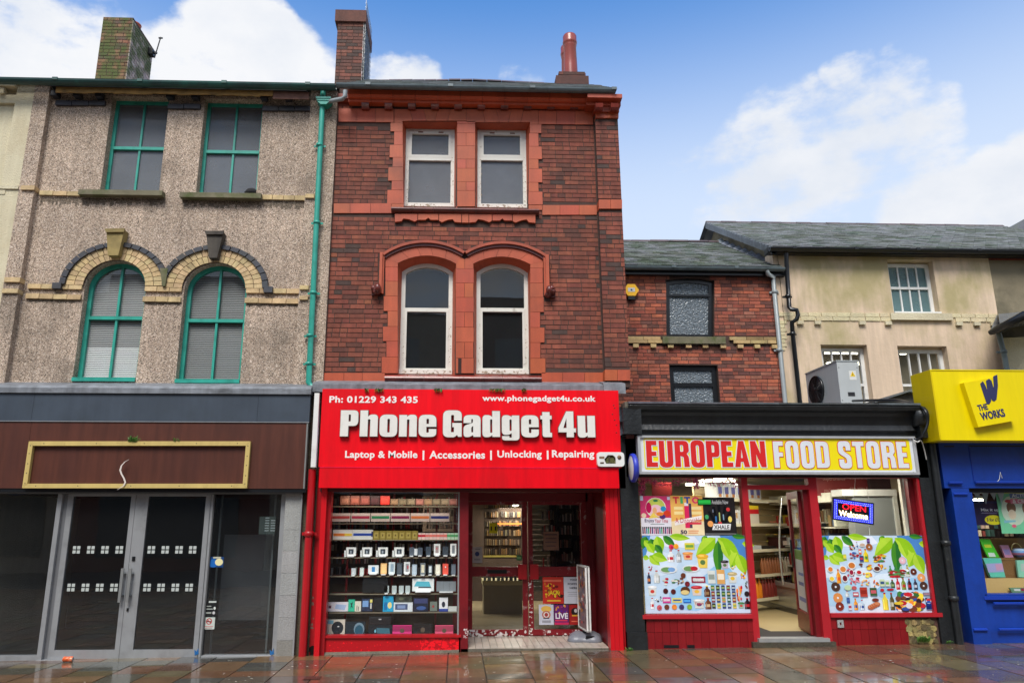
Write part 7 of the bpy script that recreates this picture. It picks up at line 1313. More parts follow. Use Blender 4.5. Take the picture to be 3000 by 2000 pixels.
for x, y, w_, h, c in ((275, 403, 30, 32, OR), (407, 403, 38, 38, S(214, 130, 60)), (503, 365, 44, 40, S(206, 120, 50)), (280, 498, 30, 28, YW_), (417, 495, 32, 40, S(110, 30, 40)), (492, 435, 26, 34, S(150, 30, 60)), (572, 435, 30, 26, RD), (765, 398, 40, 30, S(90, 40, 30)), (640, 155, 34, 20, S(200, 170, 150))): E_(cu(x), cvv(y), w_ / 1085, h / 780, S(228, 230, 226)); E_(cu(x), cvv(y), w_ * .8 / 1085, h * .75 / 780, c)
for k in range(4):
    y0 = 770 - k * 10; E_(cu(655 + k * 22), cvv(y0 + 12), .032, .03, S(176, 96, 60)); E_(cu(655 + k * 22), cvv(y0 + 6), .026, .018, S(206, 130, 90))
E_(cu(710), cvv(710), .034, .022, S(120, 50, 40)); E_(cu(437), cvv(588), .035, .035, S(190, 214, 170)); E_(cu(503), cvv(590), .025, .025, S(190, 90, 90)); E_(cu(880), cvv(607), .035, .014, RD); E_(cu(793), cvv(612), .02, .02, RD)
it.build('printed_food', m_poster, o)['kind'] = 'stuff'
# vape posters
YPo = YE - .002
poster('pink and white poster Enjoy Your Time with a row of coloured tubes', 1877, 1452, 1968, 1567, YPo, S(206, 60, 110), [('r', 0, 0, 1, .44, S(222, 218, 226)), ('o', .5, .7, .33, .26, S(230, 226, 214)), ('o', .5, .71, .3, .235, S(190, 200, 90)), ('o', .5, .62, .22, .16, S(232, 190, 200)), ('o', .27, .7, .09, .14, S(180, 20, 80)), ('o', .74, .67, .09, .07, S(40, 140, 190)), ('o', .5, .88, .08, .03, S(30, 120, 80)), ('o', .46, .62, .07, .09, S(226, 170, 120)), ('o', .1, .5, .08, .06, S(226, 200, 170)), ('o', .85, .55, .12, .08, S(206, 60, 40)), ('o', .7, .47, .1, .06, S(80, 50, 110)), ('p', [(.25, .42), (.4, .58), (.5, .5), (.6, .46)], S(230, 200, 90)), ('o', .62, .54, .12, .05, S(226, 130, 50)), ('r', .0, .88, .1, 1, S(190, 196, 214)), ('r', .88, .9, .97, .98, S(200, 200, 220)), ('r', .3, .27, .75, .29, S(150, 160, 160))] + [m for i in range(16) for m in (('r', .03 + i * .06, .04, .07 + i * .06, .17, (S(80, 20, 60), S(150, 40, 70), S(40, 120, 150), S(30, 150, 100), S(150, 60, 90), S(60, 50, 110), S(190, 110, 150))[i % 7]), ('r', .03 + i * .06, .17, .07 + i * .06, .215, S(40, 36, 44)))], [('Enjoy', .12, .31, .42, .42, S(60, 40, 90), .0), ('Your Time', .44, .32, .86, .42, S(190, 50, 80), .0)])
poster('orange poster TITO a disposable 50 with a pink vape', 1966, 1451, 2061, 1567, YPo - .003, S(232, 176, 90), [('r', 0, 0, 1, .35, S(232, 212, 170)), ('r', .42, .18, .56, .74, S(214, 40, 90)), ('r', .56, .18, .64, .8, S(80, 60, 80)), ('r', .43, .74, .54, .82, S(226, 224, 230)), ('r', .1, .64, .38, .72, S(240, 216, 150)), ('r', .64, .64, .95, .72, S(240, 216, 150)), ('r', .1, .52, .38, .6, S(240, 216, 150)), ('r', .64, .52, .95, .6, S(240, 216, 150)), ('p', [(.1, .24), (.93, .4), (.95, .5), (.1, .36)], S(238, 230, 226)), ('r', .52, .27, .92, .32, S(214, 60, 80)), ('r', .5, .1, .82, .12, S(226, 130, 80)), ('r', .5, .05, .8, .07, S(226, 130, 80))], [('T', .08, .8, .27, .97, S(206, 30, 60), .04), ('I', .31, .8, .39, .97, S(60, 170, 100), .04), ('T', .43, .8, .62, .97, S(30, 70, 160), .04), ('O', .67, .8, .9, .97, S(226, 40, 100), .04), ('A Disposable', .12, .27, .93, .44, S(190, 30, 60), .0), ('50', .26, .03, .46, .13, S(50, 40, 80), .04)])
poster('black poster XHALE with splayed dark vapes and fruit', 2061, 1456, 2155, 1567, YPo, S(38, 34, 34), [('p', [(.14, .62), (.22, .64), (.42, .3), (.34, .26)], S(12, 14, 18)), ('p', [(.28, .74), (.37, .76), (.46, .32), (.38, .3)], S(12, 14, 18)), ('p', [(.45, .8), (.54, .8), (.54, .32), (.46, .32)], S(12, 14, 18)), ('p', [(.66, .78), (.74, .74), (.6, .3), (.54, .32)], S(12, 14, 18)), ('p', [(.8, .62), (.88, .58), (.64, .26), (.6, .3)], S(12, 14, 18)), ('r', .36, .34, .41, .5, S(50, 110, 170)), ('r', .48, .36, .52, .6, S(170, 180, 110)), ('r', .29, .6, .32, .68, S(120, 130, 150)), ('r', .6, .4, .64, .55, S(120, 150, 170)), ('o', .1, .48, .06, .06, S(70, 160, 100)), ('o', .2, .3, .09, .08, S(236, 160, 90)), ('o', .78, .68, .06, .05, S(210, 60, 60)), ('o', .82, .42, .06, .08, S(226, 200, 100)), ('o', .5, .32, .06, .04, S(200, 60, 60)), ('p', [(.24, .14), (.8, .14), (.84, .3), (.3, .3)], S(226, 226, 226)), ('r', .02, .03, .98, .045, S(150, 150, 150))], [('XHALE', .3, .16, .78, .27, S(30, 30, 34), .02), ('Available Now', .28, .82, .8, .93, S(214, 214, 214), .0)])
poster('small green strip sticker across the orange and black posters', 2044, 1461, 2084, 1479, YPo - .008, S(16, 40, 24), [('r', .05, .15, .95, .85, S(50, 200, 80)), ('r', .05, .15, .95, .4, S(40, 170, 66))], nm='sticker')
tn = thing('tinsel_garland', 'shiny pink tinsel garland hung along the top of the left food store window', 'tinsel', loc=pp(2000, 1430, YE + .1)); m_tin = mat('pink_foil', S(236, 90, 150), .25, metal=0., var=.4, vs_=60)
def tins(b):
    rr = random.Random(9); pth = smooth([pp(1878, 1440, YE + .1), pp(1882, 1408, YE + .1), pp(1900, 1405, YE + .1), pp(1925, 1414, YE + .1), pp(1965, 1414, YE + .1), pp(2000, 1408, YE + .1), pp(2036, 1403, YE + .1), pp(2038, 1425, YE + .1), pp(2046, 1406, YE + .1), pp(2080, 1412, YE + .1), pp(2110, 1415, YE + .1), pp(2140, 1406, YE + .1), pp(2160, 1425, YE + .1)], 8)
    for p in pth:
        for _ in range(13):
            a, r_ = rr.uniform(0, 6.28), rr.uniform(.02, .06); d = Vector((math.cos(a) * r_, rr.uniform(-.03, .03), math.sin(a) * r_)); w_ = Vector((rr.uniform(-.006, .006), 0, rr.uniform(-.006, .006))); o_ = Vector((rr.uniform(-.02, .02), 0, 0)); b.face([p + o_, p + o_ + d + w_, p + o_ + d * 1.1 - w_], jit((1, 1, 1), .5))
    for k in range(120):
        p = Vector(pp(1875 + rr.uniform(0, 14), 1400 + rr.uniform(0, 52), YE + .08)); a = rr.uniform(0, 6.28); b.face([p, p + Vector((math.cos(a) * .03, 0, math.sin(a) * .03)), p + Vector((math.cos(a + .4) * .03, rr.uniform(-.01, .01), math.sin(a + .4) * .03))], jit((1, 1, 1), .5))
part('foil_strips', m_tin, tn, tins, 'stuff')
# LED open sign
YO = YE + .12; q4 = Pz((2441, 1457), (2568, 1474), (2556, 1541), (2435, 1516), Y=YO); cxo, czo = sum(p[0] for p in q4) / 4, sum(p[1] for p in q4) / 4
led = thing('led_open_sign', 'lit LED sign with blue border reading OPEN Welcome, hanging crooked in the window', 'LED sign', loc=(cxo, YO, czo)); ta = math.atan2(q4[1][1] - q4[0][1], q4[1][0] - q4[0][0]); LW, LH = .6, .31
MR = Matrix.Translation((cxo, 0, czo)) @ Matrix.Rotation(-ta, 4, 'Y'); fl = lambda u, v: (cxo + u * math.cos(ta) - v * math.sin(ta), czo + u * math.sin(ta) + v * math.cos(ta))
part('casing', m_blackg, led, lambda b: b.prism([fl(-LW / 2, -LH / 2), fl(LW / 2, -LH / 2), fl(LW / 2, LH / 2), fl(-LW / 2, LH / 2)], YO, YO + .03))
m_lb = mat('blue_led_glow', S(20, 30, 230), .5, emit=1.4); m_lw2 = mat('white_led', S(190, 200, 255), .5, emit=2.6); m_lr = mat('red_led', S(255, 20, 40), .5, emit=2.2); m_ly = mat('warm_led', S(255, 226, 180), .5, emit=3)
part('glow_border', m_lb, led, lambda b: wall(b, [fl(u, v) for u, v in R4(-LW / 2 + .018, LW / 2 - .018, -LH / 2 + .018, LH / 2 - .018)], [[fl(u, v) for u, v in R4(-LW / 2 + .07, LW / 2 - .07, -LH / 2 + .062, LH / 2 - .062)]], YO - .002, YO - .0001))
def leds(b):
    for r_ in range(2):
        i = .03 + r_ * .024; nx, nz = 20, 9
        for k in range(nx + 1):
            for s in (-1, 1):
                u, v = fl(-LW / 2 + i + (LW - 2 * i) * k / nx, s * (LH / 2 - i)); b.box(u - .0025, u + .0025, YO - .005, YO - .002, v - .0035, v + .0035)
        for k in range(1, nz):
            for s in (-1, 1): u, v = fl(s * (LW / 2 - i), -LH / 2 + i + (LH - 2 * i) * k / nz); b.box(u - .0025, u + .0025, YO - .005, YO - .002, v - .0035, v + .0035)
part('led_dots', m_lw2, led, leds, 'stuff')
text('lettering', 'OPEN', -.16, .18, .01, .09, YO, m_lr, led, depth=.004, bold=-.005, M4=MR); text('lettering', 'Welcome', -.21, .21, -.09, -.006, YO, m_ly, led, depth=.004, bold=.02, M4=MR)
for px, py in ((2500, 1438),): cable('white_cable', 'thin cord holding the crooked LED sign', [pp(px + 6, 1402, YO + .02), pp(px, 1470 if px < 2540 else 1480, YO + .02)], .0025, m_wcle, 'cord')
cable('sign_cable', 'white cable running down behind the LED sign', [pp(2543, 1440, YO + .04), pp(2548, 1567, YO + .04)], .005, m_wcle)
# ================================================================ food store inside
fi_ = thing('food_store_interior', 'bright inside of the food store with pale tiled floor and low ceiling', 'shop interior', loc=(4.7, 13, zst)); FZ = zst + .0
fx0, fx1, fy1 = AX(1850, 1600, YE) + .05, AX(2745, 1600, YE) + .1, 17.5; CZ = 2.45
m_ffl = mat('beige_floor', S(176, 160, 120), .35, var=.08, vs_=1.5)
part('floor', m_ffl, fi_, lambda b: b.box(fx0, fx1 + 2, YE + .1, fy1, FZ - .1, FZ)); part('ceiling', m_room, fi_, lambda b: b.box(fx0, fx1 + 2, YE + .15, fy1, CZ, CZ + .05, (.9, .86, .74)))
part('wall', m_room, fi_, lambda b: (b.box(fx0 - .1, fx0, YE + .1, fy1, FZ, CZ, (.7, .62, .5)), b.box(fx0, fx1 + 2, fy1, fy1 + .1, FZ, CZ, (.8, .7, .55)), b.box(fx1 + .3, fx1 + .4, YE + .1, fy1, FZ, CZ, (1, .9, .7))))
part('flat_roof', m_lead, fi_, lambda b: b.box(fx0 - .3, fx1 + .9, YE + .1, 14.45, 3.0, 3.06))
part('door_mat', mat('dark_mat', S(50, 46, 44), .95, grit=.2), fi_, lambda b: (b.box(xP1, xQ0, YE + .1, YE + .6, FZ + .001, FZ + .008), b.box(xP1 - .2, xP1 + .42, YE + .6, YE + 1.7, FZ + .001, FZ + .008)))
sh = thing('grocery_shelves', 'long pale gondola shelves stacked with bottles and packets seen through the open door', 'shelves', loc=(4.3, 13.2, FZ)); SX = 1.0
# shelf run recedes from the left front towards the right back
sa, sb_ = Vector((AX(2120, 1500, 13.6), 13.6)), Vector((AX(2345, 1500, 15.2), 15.2)); sdv = (sb_ - sa); sl_ = sdv.length; su = sdv / sl_; sn = Vector((su.y, -su.x))
sa = sa - su * 2.2; sl_ += 2.2
def sbox(b, u0, u1, d0, d1, z0, z1, col): v = [(*(sa + su * u + sn * d), z) for z in (z0, z1) for d in (d1, d0) for u in (u0, u1)]; b.mesh(v, [(0, 2, 3, 1), (4, 5, 7, 6), (0, 1, 5, 4), (2, 6, 7, 3), (0, 4, 6, 2), (1, 3, 7, 5)], col)
LV = [.22, .62, 1.05, 1.5, 1.93]
part('back_panel', m_print, sh, lambda b: [sbox(b, 1.35, sl_, -.03, 0, FZ + .1 + k * .12, FZ + .21 + k * .12, S(176, 156, 116)) for k in range(17)])
for z in LV: part('shelf', m_print, sh, lambda b: (sbox(b, 1.35, sl_, 0, .34, FZ + z - .03, FZ + z, S(190, 180, 150)), sbox(b, 1.35, sl_, .34, .36, FZ + z - .045, FZ + z + .005, S(214, 206, 180))))
rr = random.Random(3); bb = MB(); cnt = 0
def gbottle(u, d, z, r_, h, c, cap):
    t = sa + su * u + sn * d; o_ = thing('bottle', '', 'bottle', loc=(t.x, t.y, z)); part('bottle_body', m_print, o_, lambda b: b.lathe([(r_ * .9, 0), (r_, .02), (r_, h * .6), (r_ * .4, h * .82), (r_ * .35, h * .93)], (t.x, t.y, z), 8, c)); part('cap', m_print, o_, lambda b: b.lathe([(r_ * .4, h * .93), (r_ * .4, h), (0, h)], (t.x, t.y, z), 6, cap)); return o_
for (lv, u0, u1, r_, h, c, cap, lab, grp) in ((0, 2.0, 2.75, .045, .34, S(226, 130, 20), S(230, 130, 60), 'orange soft drink bottle on the bottom shelf', 'orange bottles on the bottom shelf'), (0, 2.8, 3.3, .045, .34, S(120, 40, 34), S(220, 214, 210), 'dark red soft drink bottle with white cap on the bottom shelf', 'dark red bottles on the bottom shelf'), (0, 3.34, 3.8, .045, .34, S(46, 26, 26), S(190, 30, 40), 'dark cola bottle with red cap on the bottom shelf', 'cola bottles on the bottom shelf'), (1, 2.85, 3.5, .04, .3, S(140, 84, 50), S(30, 24, 24), 'amber bottle with black neck on the second shelf', 'amber bottles on the second shelf'), (1, 3.55, 4.5, .042, .28, S(170, 160, 140), S(225, 225, 220), 'clear bottle with white cap on the second shelf', 'clear bottles on the second shelf')):
    u = u0; kk = 0
    while u < u1: kk += 1; t = gbottle(u, .28, FZ + LV[lv], r_, h, jit(c, .1), cap); tag(t, ORD[min(kk - 1, 11)] + ' ' + lab, 'bottle', grp); u += r_ * 2.25
def gpack(u0, u1, lv, h, c, lab, marks=(), d=.3, cat='packet', grp=None, z_=0):
    t = sa + su * u0 + sn * d; o_ = thing(cat.replace(' ', '_'), lab, cat, grp, loc=(t.x, t.y, FZ + LV[lv] + z_)); part('body', m_print, o_, lambda b: (sbox(b, u0, u1, .05, d, FZ + LV[lv] + z_, FZ + LV[lv] + h + z_, c), [sbox(b, u0 + (u1 - u0) * m[0], u0 + (u1 - u0) * m[1], d, d + .004, FZ + LV[lv] + z_ + h * m[2], FZ + LV[lv] + z_ + h * m[3], m[4]) for m in marks]))
for i in range(7): gpack(1.6 + .2 * i, 1.78 + .2 * i, 4, .27, jit(S(200, 200, 206), .08), '%s silver crisp packet of the row on the top shelf' % ORD[i], [(.2, .8, .3, .75, S(90, 90, 150)), (.3, .7, .1, .3, S(180, 120, 60))], grp='silver packets on the top shelf', cat='crisp packet')
for i in range(5): gpack(1.42 + .2 * i, 1.6 + .2 * i, 3, .24, jit(S(206, 206, 206), .08), '%s white crisp packet of the row on the fourth shelf' % ORD[i], [(.2, .5, .2, .8, S(110, 100, 130)), (.55, .8, .4, .8, S(190, 150, 90))], grp='white packets on the fourth shelf', cat='crisp packet')
gpack(2.46, 2.85, 3, .32, S(214, 206, 190), 'stack of white tubs with red and yellow tops on the fourth shelf', [(0, 1, .55, .8, S(200, 30, 40)), (0, 1, .8, 1, S(236, 206, 40))], cat='tub stack')
gpack(1.95, 2.5, 2, .19, S(20, 90, 170), 'bright blue packs on the middle shelf', [(.1, .4, .3, .8, S(190, 200, 210)), (.55, .9, .3, .8, S(120, 170, 210))], cat='pack'); gpack(2.55, 2.85, 2, .07, S(180, 186, 190), 'low silver tray pack on the middle shelf', cat='tray'); gpack(2.86, 3.35, 2, .05, S(40, 36, 36), 'flat black tray on the middle shelf', cat='tray')
gpack(3.5, 3.95, 2, .2, S(60, 26, 24), 'dark red brown box on the middle shelf', [(.2, .8, .3, .7, S(220, 200, 190))], cat='box'); gpack(3.85, 4.1, 0, .3, S(226, 170, 20), 'yellow carton at the right of the bottom shelf', cat='carton'); gpack(4.15, 4.6, 0, .22, S(170, 160, 130), 'pale multipack at the far right of the bottom shelf', cat='multipack')
fr_ = thing('chiller_cabinet', 'white and chrome open chiller cabinet along the right side of the food store', 'chiller', loc=(5.7, 14, FZ)); m_chr = mat('chrome_trim', S(196, 198, 196), .25, metal=.6)
cxl = AX(2318, 1700, 13.3)
part('base', m_chr, fr_, lambda b: (b.box(cxl, cxl + .9, 12.2, 15.4, FZ + .08, FZ + .42, (.9, .88, .8)), b.box(cxl - .03, cxl + .9, 12.15, 15.4, FZ, FZ + .08, (.2, .2, .2)), b.box(cxl - .02, cxl, 12.2, 15.4, FZ + .42, FZ + .5)))
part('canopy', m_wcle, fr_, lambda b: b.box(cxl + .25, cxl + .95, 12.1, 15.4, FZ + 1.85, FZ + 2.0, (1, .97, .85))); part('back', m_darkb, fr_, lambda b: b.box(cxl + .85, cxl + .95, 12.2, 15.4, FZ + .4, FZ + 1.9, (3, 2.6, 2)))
for z in (.75, 1.1, 1.45): part('shelf', m_wcle, fr_, lambda b: b.box(cxl + .35, cxl + .86, 12.25, 15.4, FZ + z - .02, FZ + z, (1, .95, .8)))
rr = random.Random(15); part('chilled_goods', m_print, fr_, lambda b: [b.box(cxl + .4 + rr.uniform(0, .04), cxl + .7, y, y + .09, FZ + z, FZ + z + rr.uniform(.12, .24), jit(rr.choice([S(200, 180, 60), S(150, 130, 90), S(190, 60, 50), S(200, 196, 186), S(90, 90, 70), S(60, 80, 110)]), .3)) for z in (.45, .76, 1.11, 1.46) for y in [12.3 + i * .11 for i in range(27)]], 'stuff')
part('front_glass_edge', m_chr, fr_, lambda b: b.tube(smooth([(cxl - .02, 13.6, FZ + .45), (cxl - .03, 13.6, FZ + 1.0), (cxl + .02, 13.6, FZ + 1.5), (cxl + .1, 13.6, FZ + 1.95)]), .018, 6))
cb = thing('grey_chiller_end', 'large plain grey chiller side panel behind the right window of the food store', 'chiller', loc=(6.3, 11.6, FZ)); x0, x1, z0, z1 = rect(2515, 1452, 2640, 1800, 11.8)
part('side_panel', mat('grey_laminate', S(140, 144, 144), .5), cb, lambda b: b.box(x0, x1, 11.8, 12.0, FZ, z1)); part('top_rail', m_wcle, cb, lambda b: b.box(AX(2465, 1450, 11.78), x1 + .03, 11.75, 12.1, z1, z1 + .1)); part('edge_post', m_wcle, cb, lambda b: b.box(x1 - .03, x1 + .03, 11.76, 11.8, FZ, z1, (.9, .9, .86)))
wr = thing('wall_shelving', 'dim shelves of small goods behind the LED sign', 'shelves', loc=(5.6, 13, FZ)); part('shelf', m_room, wr, lambda b: [b.box(AX(2385, 1500, 12.6), AX(2530, 1500, 12.6), 12.6, 12.9, z, z + .025) for z in (1.3, 1.62, 1.95)]); part('stock', m_print, wr, lambda b: rackitems(b, AX(2390, 1500, 12.6), AX(2525, 1500, 12.6), 12.66, 1.02, 1.95, 3, 14, [S(120, 90, 60), S(160, 150, 130), S(90, 60, 50), S(70, 80, 60)], .75), 'stuff')
bn = thing('red_banner', 'faded red banner reading SuperBrands high inside the right window', 'banner', loc=(6, 12.4, 2.3)); x0, x1, z0, z1 = rect(2392, 1400, 2572, 1448, 12.4); m_bt = mat('banner_ink', S(200, 150, 140), .6)
part('cloth', m_print, bn, lambda b: b.box(x0, x1, 12.4, 12.42, z0 - .02, z1 + .1, S(150, 56, 56))); text('lettering', 'SuperBrands', x0 + .12, x0 + .5, z1 - .06, z1 + .04, 12.399, m_bt, bn, bold=.01); text('lettering', 'SuperBrands', x0 + .58, x1 - .05, z1 - .04, z1 + .06, 12.399, m_bt, bn, bold=.01); text('lettering', 'you know & trust', x0 + .12, x0 + .5, z0 + .03, z0 + .1, 12.399, m_bt, bn, bold=.01); text('lettering', 'can you trust', x0 + .56, x1 - .05, z0 + .05, z0 + .13, 12.399, m_bt, bn, bold=.01)
rb_l = thing('red_ceiling_panel', 'dark red advertising panel hanging behind the tinsel', 'panel', loc=(3, 13, 2.3)); part('sheet', m_print, rb_l, lambda b: b.box(AX(1910, 1430, 13), AX(1968, 1430, 13), 13, 13.02, AZ(1940, 1450, 13), AZ(1940, 1412, 13), S(130, 30, 24)))
for i, (l, r, y_, Y) in enumerate(((1962, 2000, 1402, 13.0), (2098, 2148, 1422, 13.4), (2052, 2150, 1431, 14.6), (2014, 2108, 1440, 16.0))):
    tube_light('long lit ceiling panel light, %s seen over the left posters' % ('short nearest one', 'partly hidden one', 'middle one', 'lowest and farthest one')[i], (AX(l, y_, Y), Y, CZ - .01), (AX(r, y_, Y), Y, CZ - .01), 14, group=None, wid=.11)
tube_light('wide lit ceiling light above the open door', (AX(2183, 1405, 12.3), 12.3, CZ - .01), (AX(2298, 1405, 12.3), 12.3, CZ - .01), 24, wid=.13); tube_light('added unseen ceiling light above the grey chiller end behind the right window', (5.4, 11.2, CZ - .01), (6.4, 11.2, CZ - .01), 22, wid=.06)  # the chiller end light is added out of view to brighten that window
# ================================================================ rear brick house
zbk = 2.6; bh = thing('rear_brick_house', 'low red brick house with black windows behind the food store', 'house', loc=(5, YR, 0)); bx0, bx1 = AX(1830, 900, YR) - .8, AX(2281, 950, YR)
h9 = Pz((1946, 820), (1953, 988), (2099, 990), (2087, 822), (2050, 815), (2016, 812), (1980, 815), Y=YR)[::1]; h9 = [at(p, q_, YR) for p, q_ in ((1953, 988), (2092, 990), (2092, 822), (2052, 815), (2018, 812), (1984, 815), (1952, 820))]
x0, x1, z0, z1 = rect(1965, 1069, 2107, 1215, YR); h10 = R4(x0, x1, z0, z1); zbt = AZ(2050, 800, YR)
wl = MB(); wall(wl, R4(bx0, bx1, zbk, zbt), [h9, h10], YR, YR + .3); bwl = wl.build('wall', m_mortar, bh)
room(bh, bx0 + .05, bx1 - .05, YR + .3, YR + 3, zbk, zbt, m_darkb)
ex9 = [h9, h10, [at(p, q_, YR) for p, q_ in ((1700, 985), (2290, 990), (2290, 1011), (1700, 1008))]]
bricks(bwl, bx0, bx1, zbk + .5, zbt, YR, mat('red_rear_brick', W, .85, var=.22, vs_=9, bump=.5, bs=110, grit=.25, gs=140, dirt=S(60, 44, 40), dscale=1.1, damt=.6, dlo=.54), [S(156, 84, 64), S(144, 74, 58), S(128, 70, 56), S(172, 94, 68), S(104, 64, 56), S(150, 94, 76)], ex9, limit=260, seed=17, header=.15)
for i in range(9):
    a, b_ = 1835 + i * 50, 1835 + (i + 1) * 50
    if 1930 < (a + b_) / 2 < 2120: continue
    if b_ > 2275: b_ = 2273
    for j in range(2):
        x0, x1, z0, z1 = rect(a + (j * 12 if i else 0), 987 + j * 9.5 + i * .2, min(b_ + j * 12, 2273) - 1.5, 996 + j * 9.5 + i * .2, YR); piece('buff_brick', m_buff, bwl, x0, x1, YR - .05, YR, z0, z1, jit((.85, .82, .7) if random.random() > .3 else (.5, .46, .36), .15))
x0, x1, z0, z1 = rect(1938, 989, 2121, 1009, YR); boxp('sill', m_stone, bh, x0, x1, YR - .1, YR + .1, z0, z1)
for i, px in enumerate((1861, 1912, 1962.5, 2014.6, 2064, 2116, 2166.5, 2215.5, 2266)): x0, x1, z0, z1 = rect(px - 8, 1009 + i * .3, px + 8, 1019 + i * .3, YR); piece('dentil', m_buff, bwl, x0, x1, YR - .07, YR, z0, z1, jit((.9, .86, .76), .15))
YW2 = YR + .08
a, b_, c, d = rb(h9); zr_ = AZ(2020, 866, YW2); wn = window(bh, inset(h9, .0), YW2, m_blackg, m_obsc, .09, (zr_,), (), label='black framed arched window with obscure glass')
a, b_, c, d = rb(h10); wn = window(bh, h10, YW2, m_blackg, m_obsc, .1, (AZ(2030, 1127, YW2),), (), rw=.08, label='black framed window half hidden by the black parapet')
part('fascia', m_blackg, bh, lambda b: b.box(bx0, AX(2300, 800, 14.4), 14.38, 14.5, AZ(2050, 806, 14.4), AZ(2050, 787, 14.4))); gutter('gutter', m_gutg, bh, bx0, AX(2297, 790, 14.3), 14.3, AZ(2050, 783, 14.3), .07)
ze2 = AZ(2050, 783, 14.36); zrd = AZ(2000, 711, 17.6); hx0, hx1 = bx0 - .2, AX(2270, 780, 14.36)
xrd = AX(2095, 710, 17.6)
rf2 = part('roof', m_slate, bh, lambda b: b.mesh([(hx0, 14.36, ze2), (hx1 + .15, 14.36, ze2), (hx1 + .1, 17.6, zrd), (hx0, 17.6, zrd), (hx1, 21, ze2), (hx0, 21, ze2)], [(0, 1, 2, 3), (3, 2, 4, 5)]))
slates(rf2, (hx0, 14.34, ze2 + .01), (hx1 + .15, 14.34, ze2 + .01), (hx1 + .1, 17.6, zrd), (hx0, 17.6, zrd), 22, .24, m_slate, [(1.5, 1.6, 1.4), (1.1, 1.2, 1.05), (2., 2.05, 1.95), (.8, .9, .72)], 150, 6, th=.02); ridge(rf2, (hx0, 17.6, zrd + .05), (xrd + .3, 17.6, zrd + .07), 9, m=m_ridge)  # slate tones lightened to paint in the sky's sheen on the roof
ab = thing('alarm_box', 'yellow hexagonal burglar alarm box on the low brick house', 'alarm', loc=(*at(1850, 866, YR - .1)[:1], YR, at(1850, 866, YR)[1])); cxh, czh = at(1850, 849, YR - .1)
hexp = lambda r_: [(cxh + r_ * math.cos(math.pi * k / 3), czh + r_ * .92 * math.sin(math.pi * k / 3)) for k in range(6)]
part('casing', mat('alarm_yellow', S(232, 176, 30), .4), ab, lambda b: b.prism(hexp(.155), YR - .1, YR - .001)); part('label_plate', m_print, ab, lambda b: (b.box(cxh - .07, cxh + .07, YR - .104, YR - .1, czh - .04, czh + .045, S(190, 190, 190)), b.lathe([(0, -.106), (.02, -.106), (.02, -.104)], (cxh, YR, czh), 10, S(40, 60, 80), axis='y'))); part('strobe_base', m_blackg, ab, lambda b: b.box(cxh - .07, cxh + .07, YR - .09, YR - .002, czh - .2, czh - .13))
pipe_thing('grey_downpipe', 'pale grey downpipe at the right corner of the low brick house', [(*P(2247, 792, 14.3)[:1], 14.3, P(2247, 792, 14.3)[1]), (P(2250, 803, 14.3)[0], 14.3, P(2250, 803, 14.3)[1]), (P(2267, 812, 14.42)[0], 14.42, P(2267, 812, 14.42)[1]), (P(2283, 1000, 14.42)[0], 14.42, P(2283, 820, 14.42)[1]), (P(2283, 1000, 14.42)[0], 14.42, 2.8)], .045, m_pipew, [pp(2270, 855, 14.42), pp(2283, 1025, 14.42)])
# ================================================================ rear cream house
ch = thing('rear_cream_house', 'cream rendered house with white sash windows and slate roof behind the food store', 'house', loc=(9, YR, 0)); cx0, cx1 = bx1 + .003, AX(2909, 850, YR); zct = AZ(2650, 742, YR)
wA = R4(*rect(2607, 762, 2741, 918, YR)); wB = R4(*rect(2415, 1010, 2552, 1240, YR)); wC = R4(*rect(2642, 1014, 2788, 1240, YR))
part('wall', m_creamr, ch, lambda b: wall(b, R4(cx0, cx1, zbk, zct), [wA, wB, wC], YR - .02, YR + .35))
for w_, rl in ((wA, 844), (wB, 1128), (wC, 1128)):
    yw = YR + .14; a, b_, c, d = rb(w_); a += .03; d -= .04; rz = AZ(2600, rl, yw); k = [(a + .07 + (b_ - a - .14) * i / 4, c + .06, d - .06) for i in (1, 2, 3)]
    wn = window(ch, R4(a, b_, c, d), yw, m_wcle, m_glassb if w_ is not wA else glassm('net_glass', (.7, .8, .8), dust=.55, dcol=S(112, 140, 142)), .075, (rz,), k, mw=.028, rw=.05, label='white sash window with narrow glazing bars'); part('sill_board', m_wcle, wn, lambda b: b.box(a - .02, b_ + .02, YR - .04, yw, c - .03, c + .03))
room(ch, cx0 + .05, cx1 - .05, YR + .351, YR + 4, zbk, zct, m_room)
ofl = tube_light('lit office ceiling lights behind the left cream house window', (AX(2420, 1022, 16.6), 16.6, AZ(2420, 1029, 16.6)), (AX(2560, 1022, 16.6), 16.6, AZ(2420, 1029, 16.6)), 18, wid=.1); tube_light('lit office ceiling light behind the right cream house window', (AX(2640, 1032, 16.4), 16.4, AZ(2640, 1032, 16.4)), (AX(2655, 1032, 16.4), 16.4, AZ(2640, 1032, 16.4)), 4, wid=.06)
tube_light('second row of office lights low in the left cream house window', (AX(2425, 1062, 18), 18, AZ(2420, 1062, 18)), (AX(2535, 1062, 18), 18, AZ(2420, 1062, 18)), 10, wid=.08)
rr = random.Random(30)
for j in range(2):
    px = 2280 + j * 16
    while px < 2922:
        w_ = rr.uniform(38, 50)
        if not (2602 < px + w_ / 2 < 2780): x0, x1, z0, z1 = rect(px, 916 + j * 12 + (px - 2280) * .008, min(px + w_ - 2, 2922), 927 + j * 12 + (px - 2280) * .008, YR); piece('painted_brick', m_cream, ch, x0, x1, YR - .04, YR - .01, z0, z1, jit((1.05, 1.02, .92), .08))
        px += w_
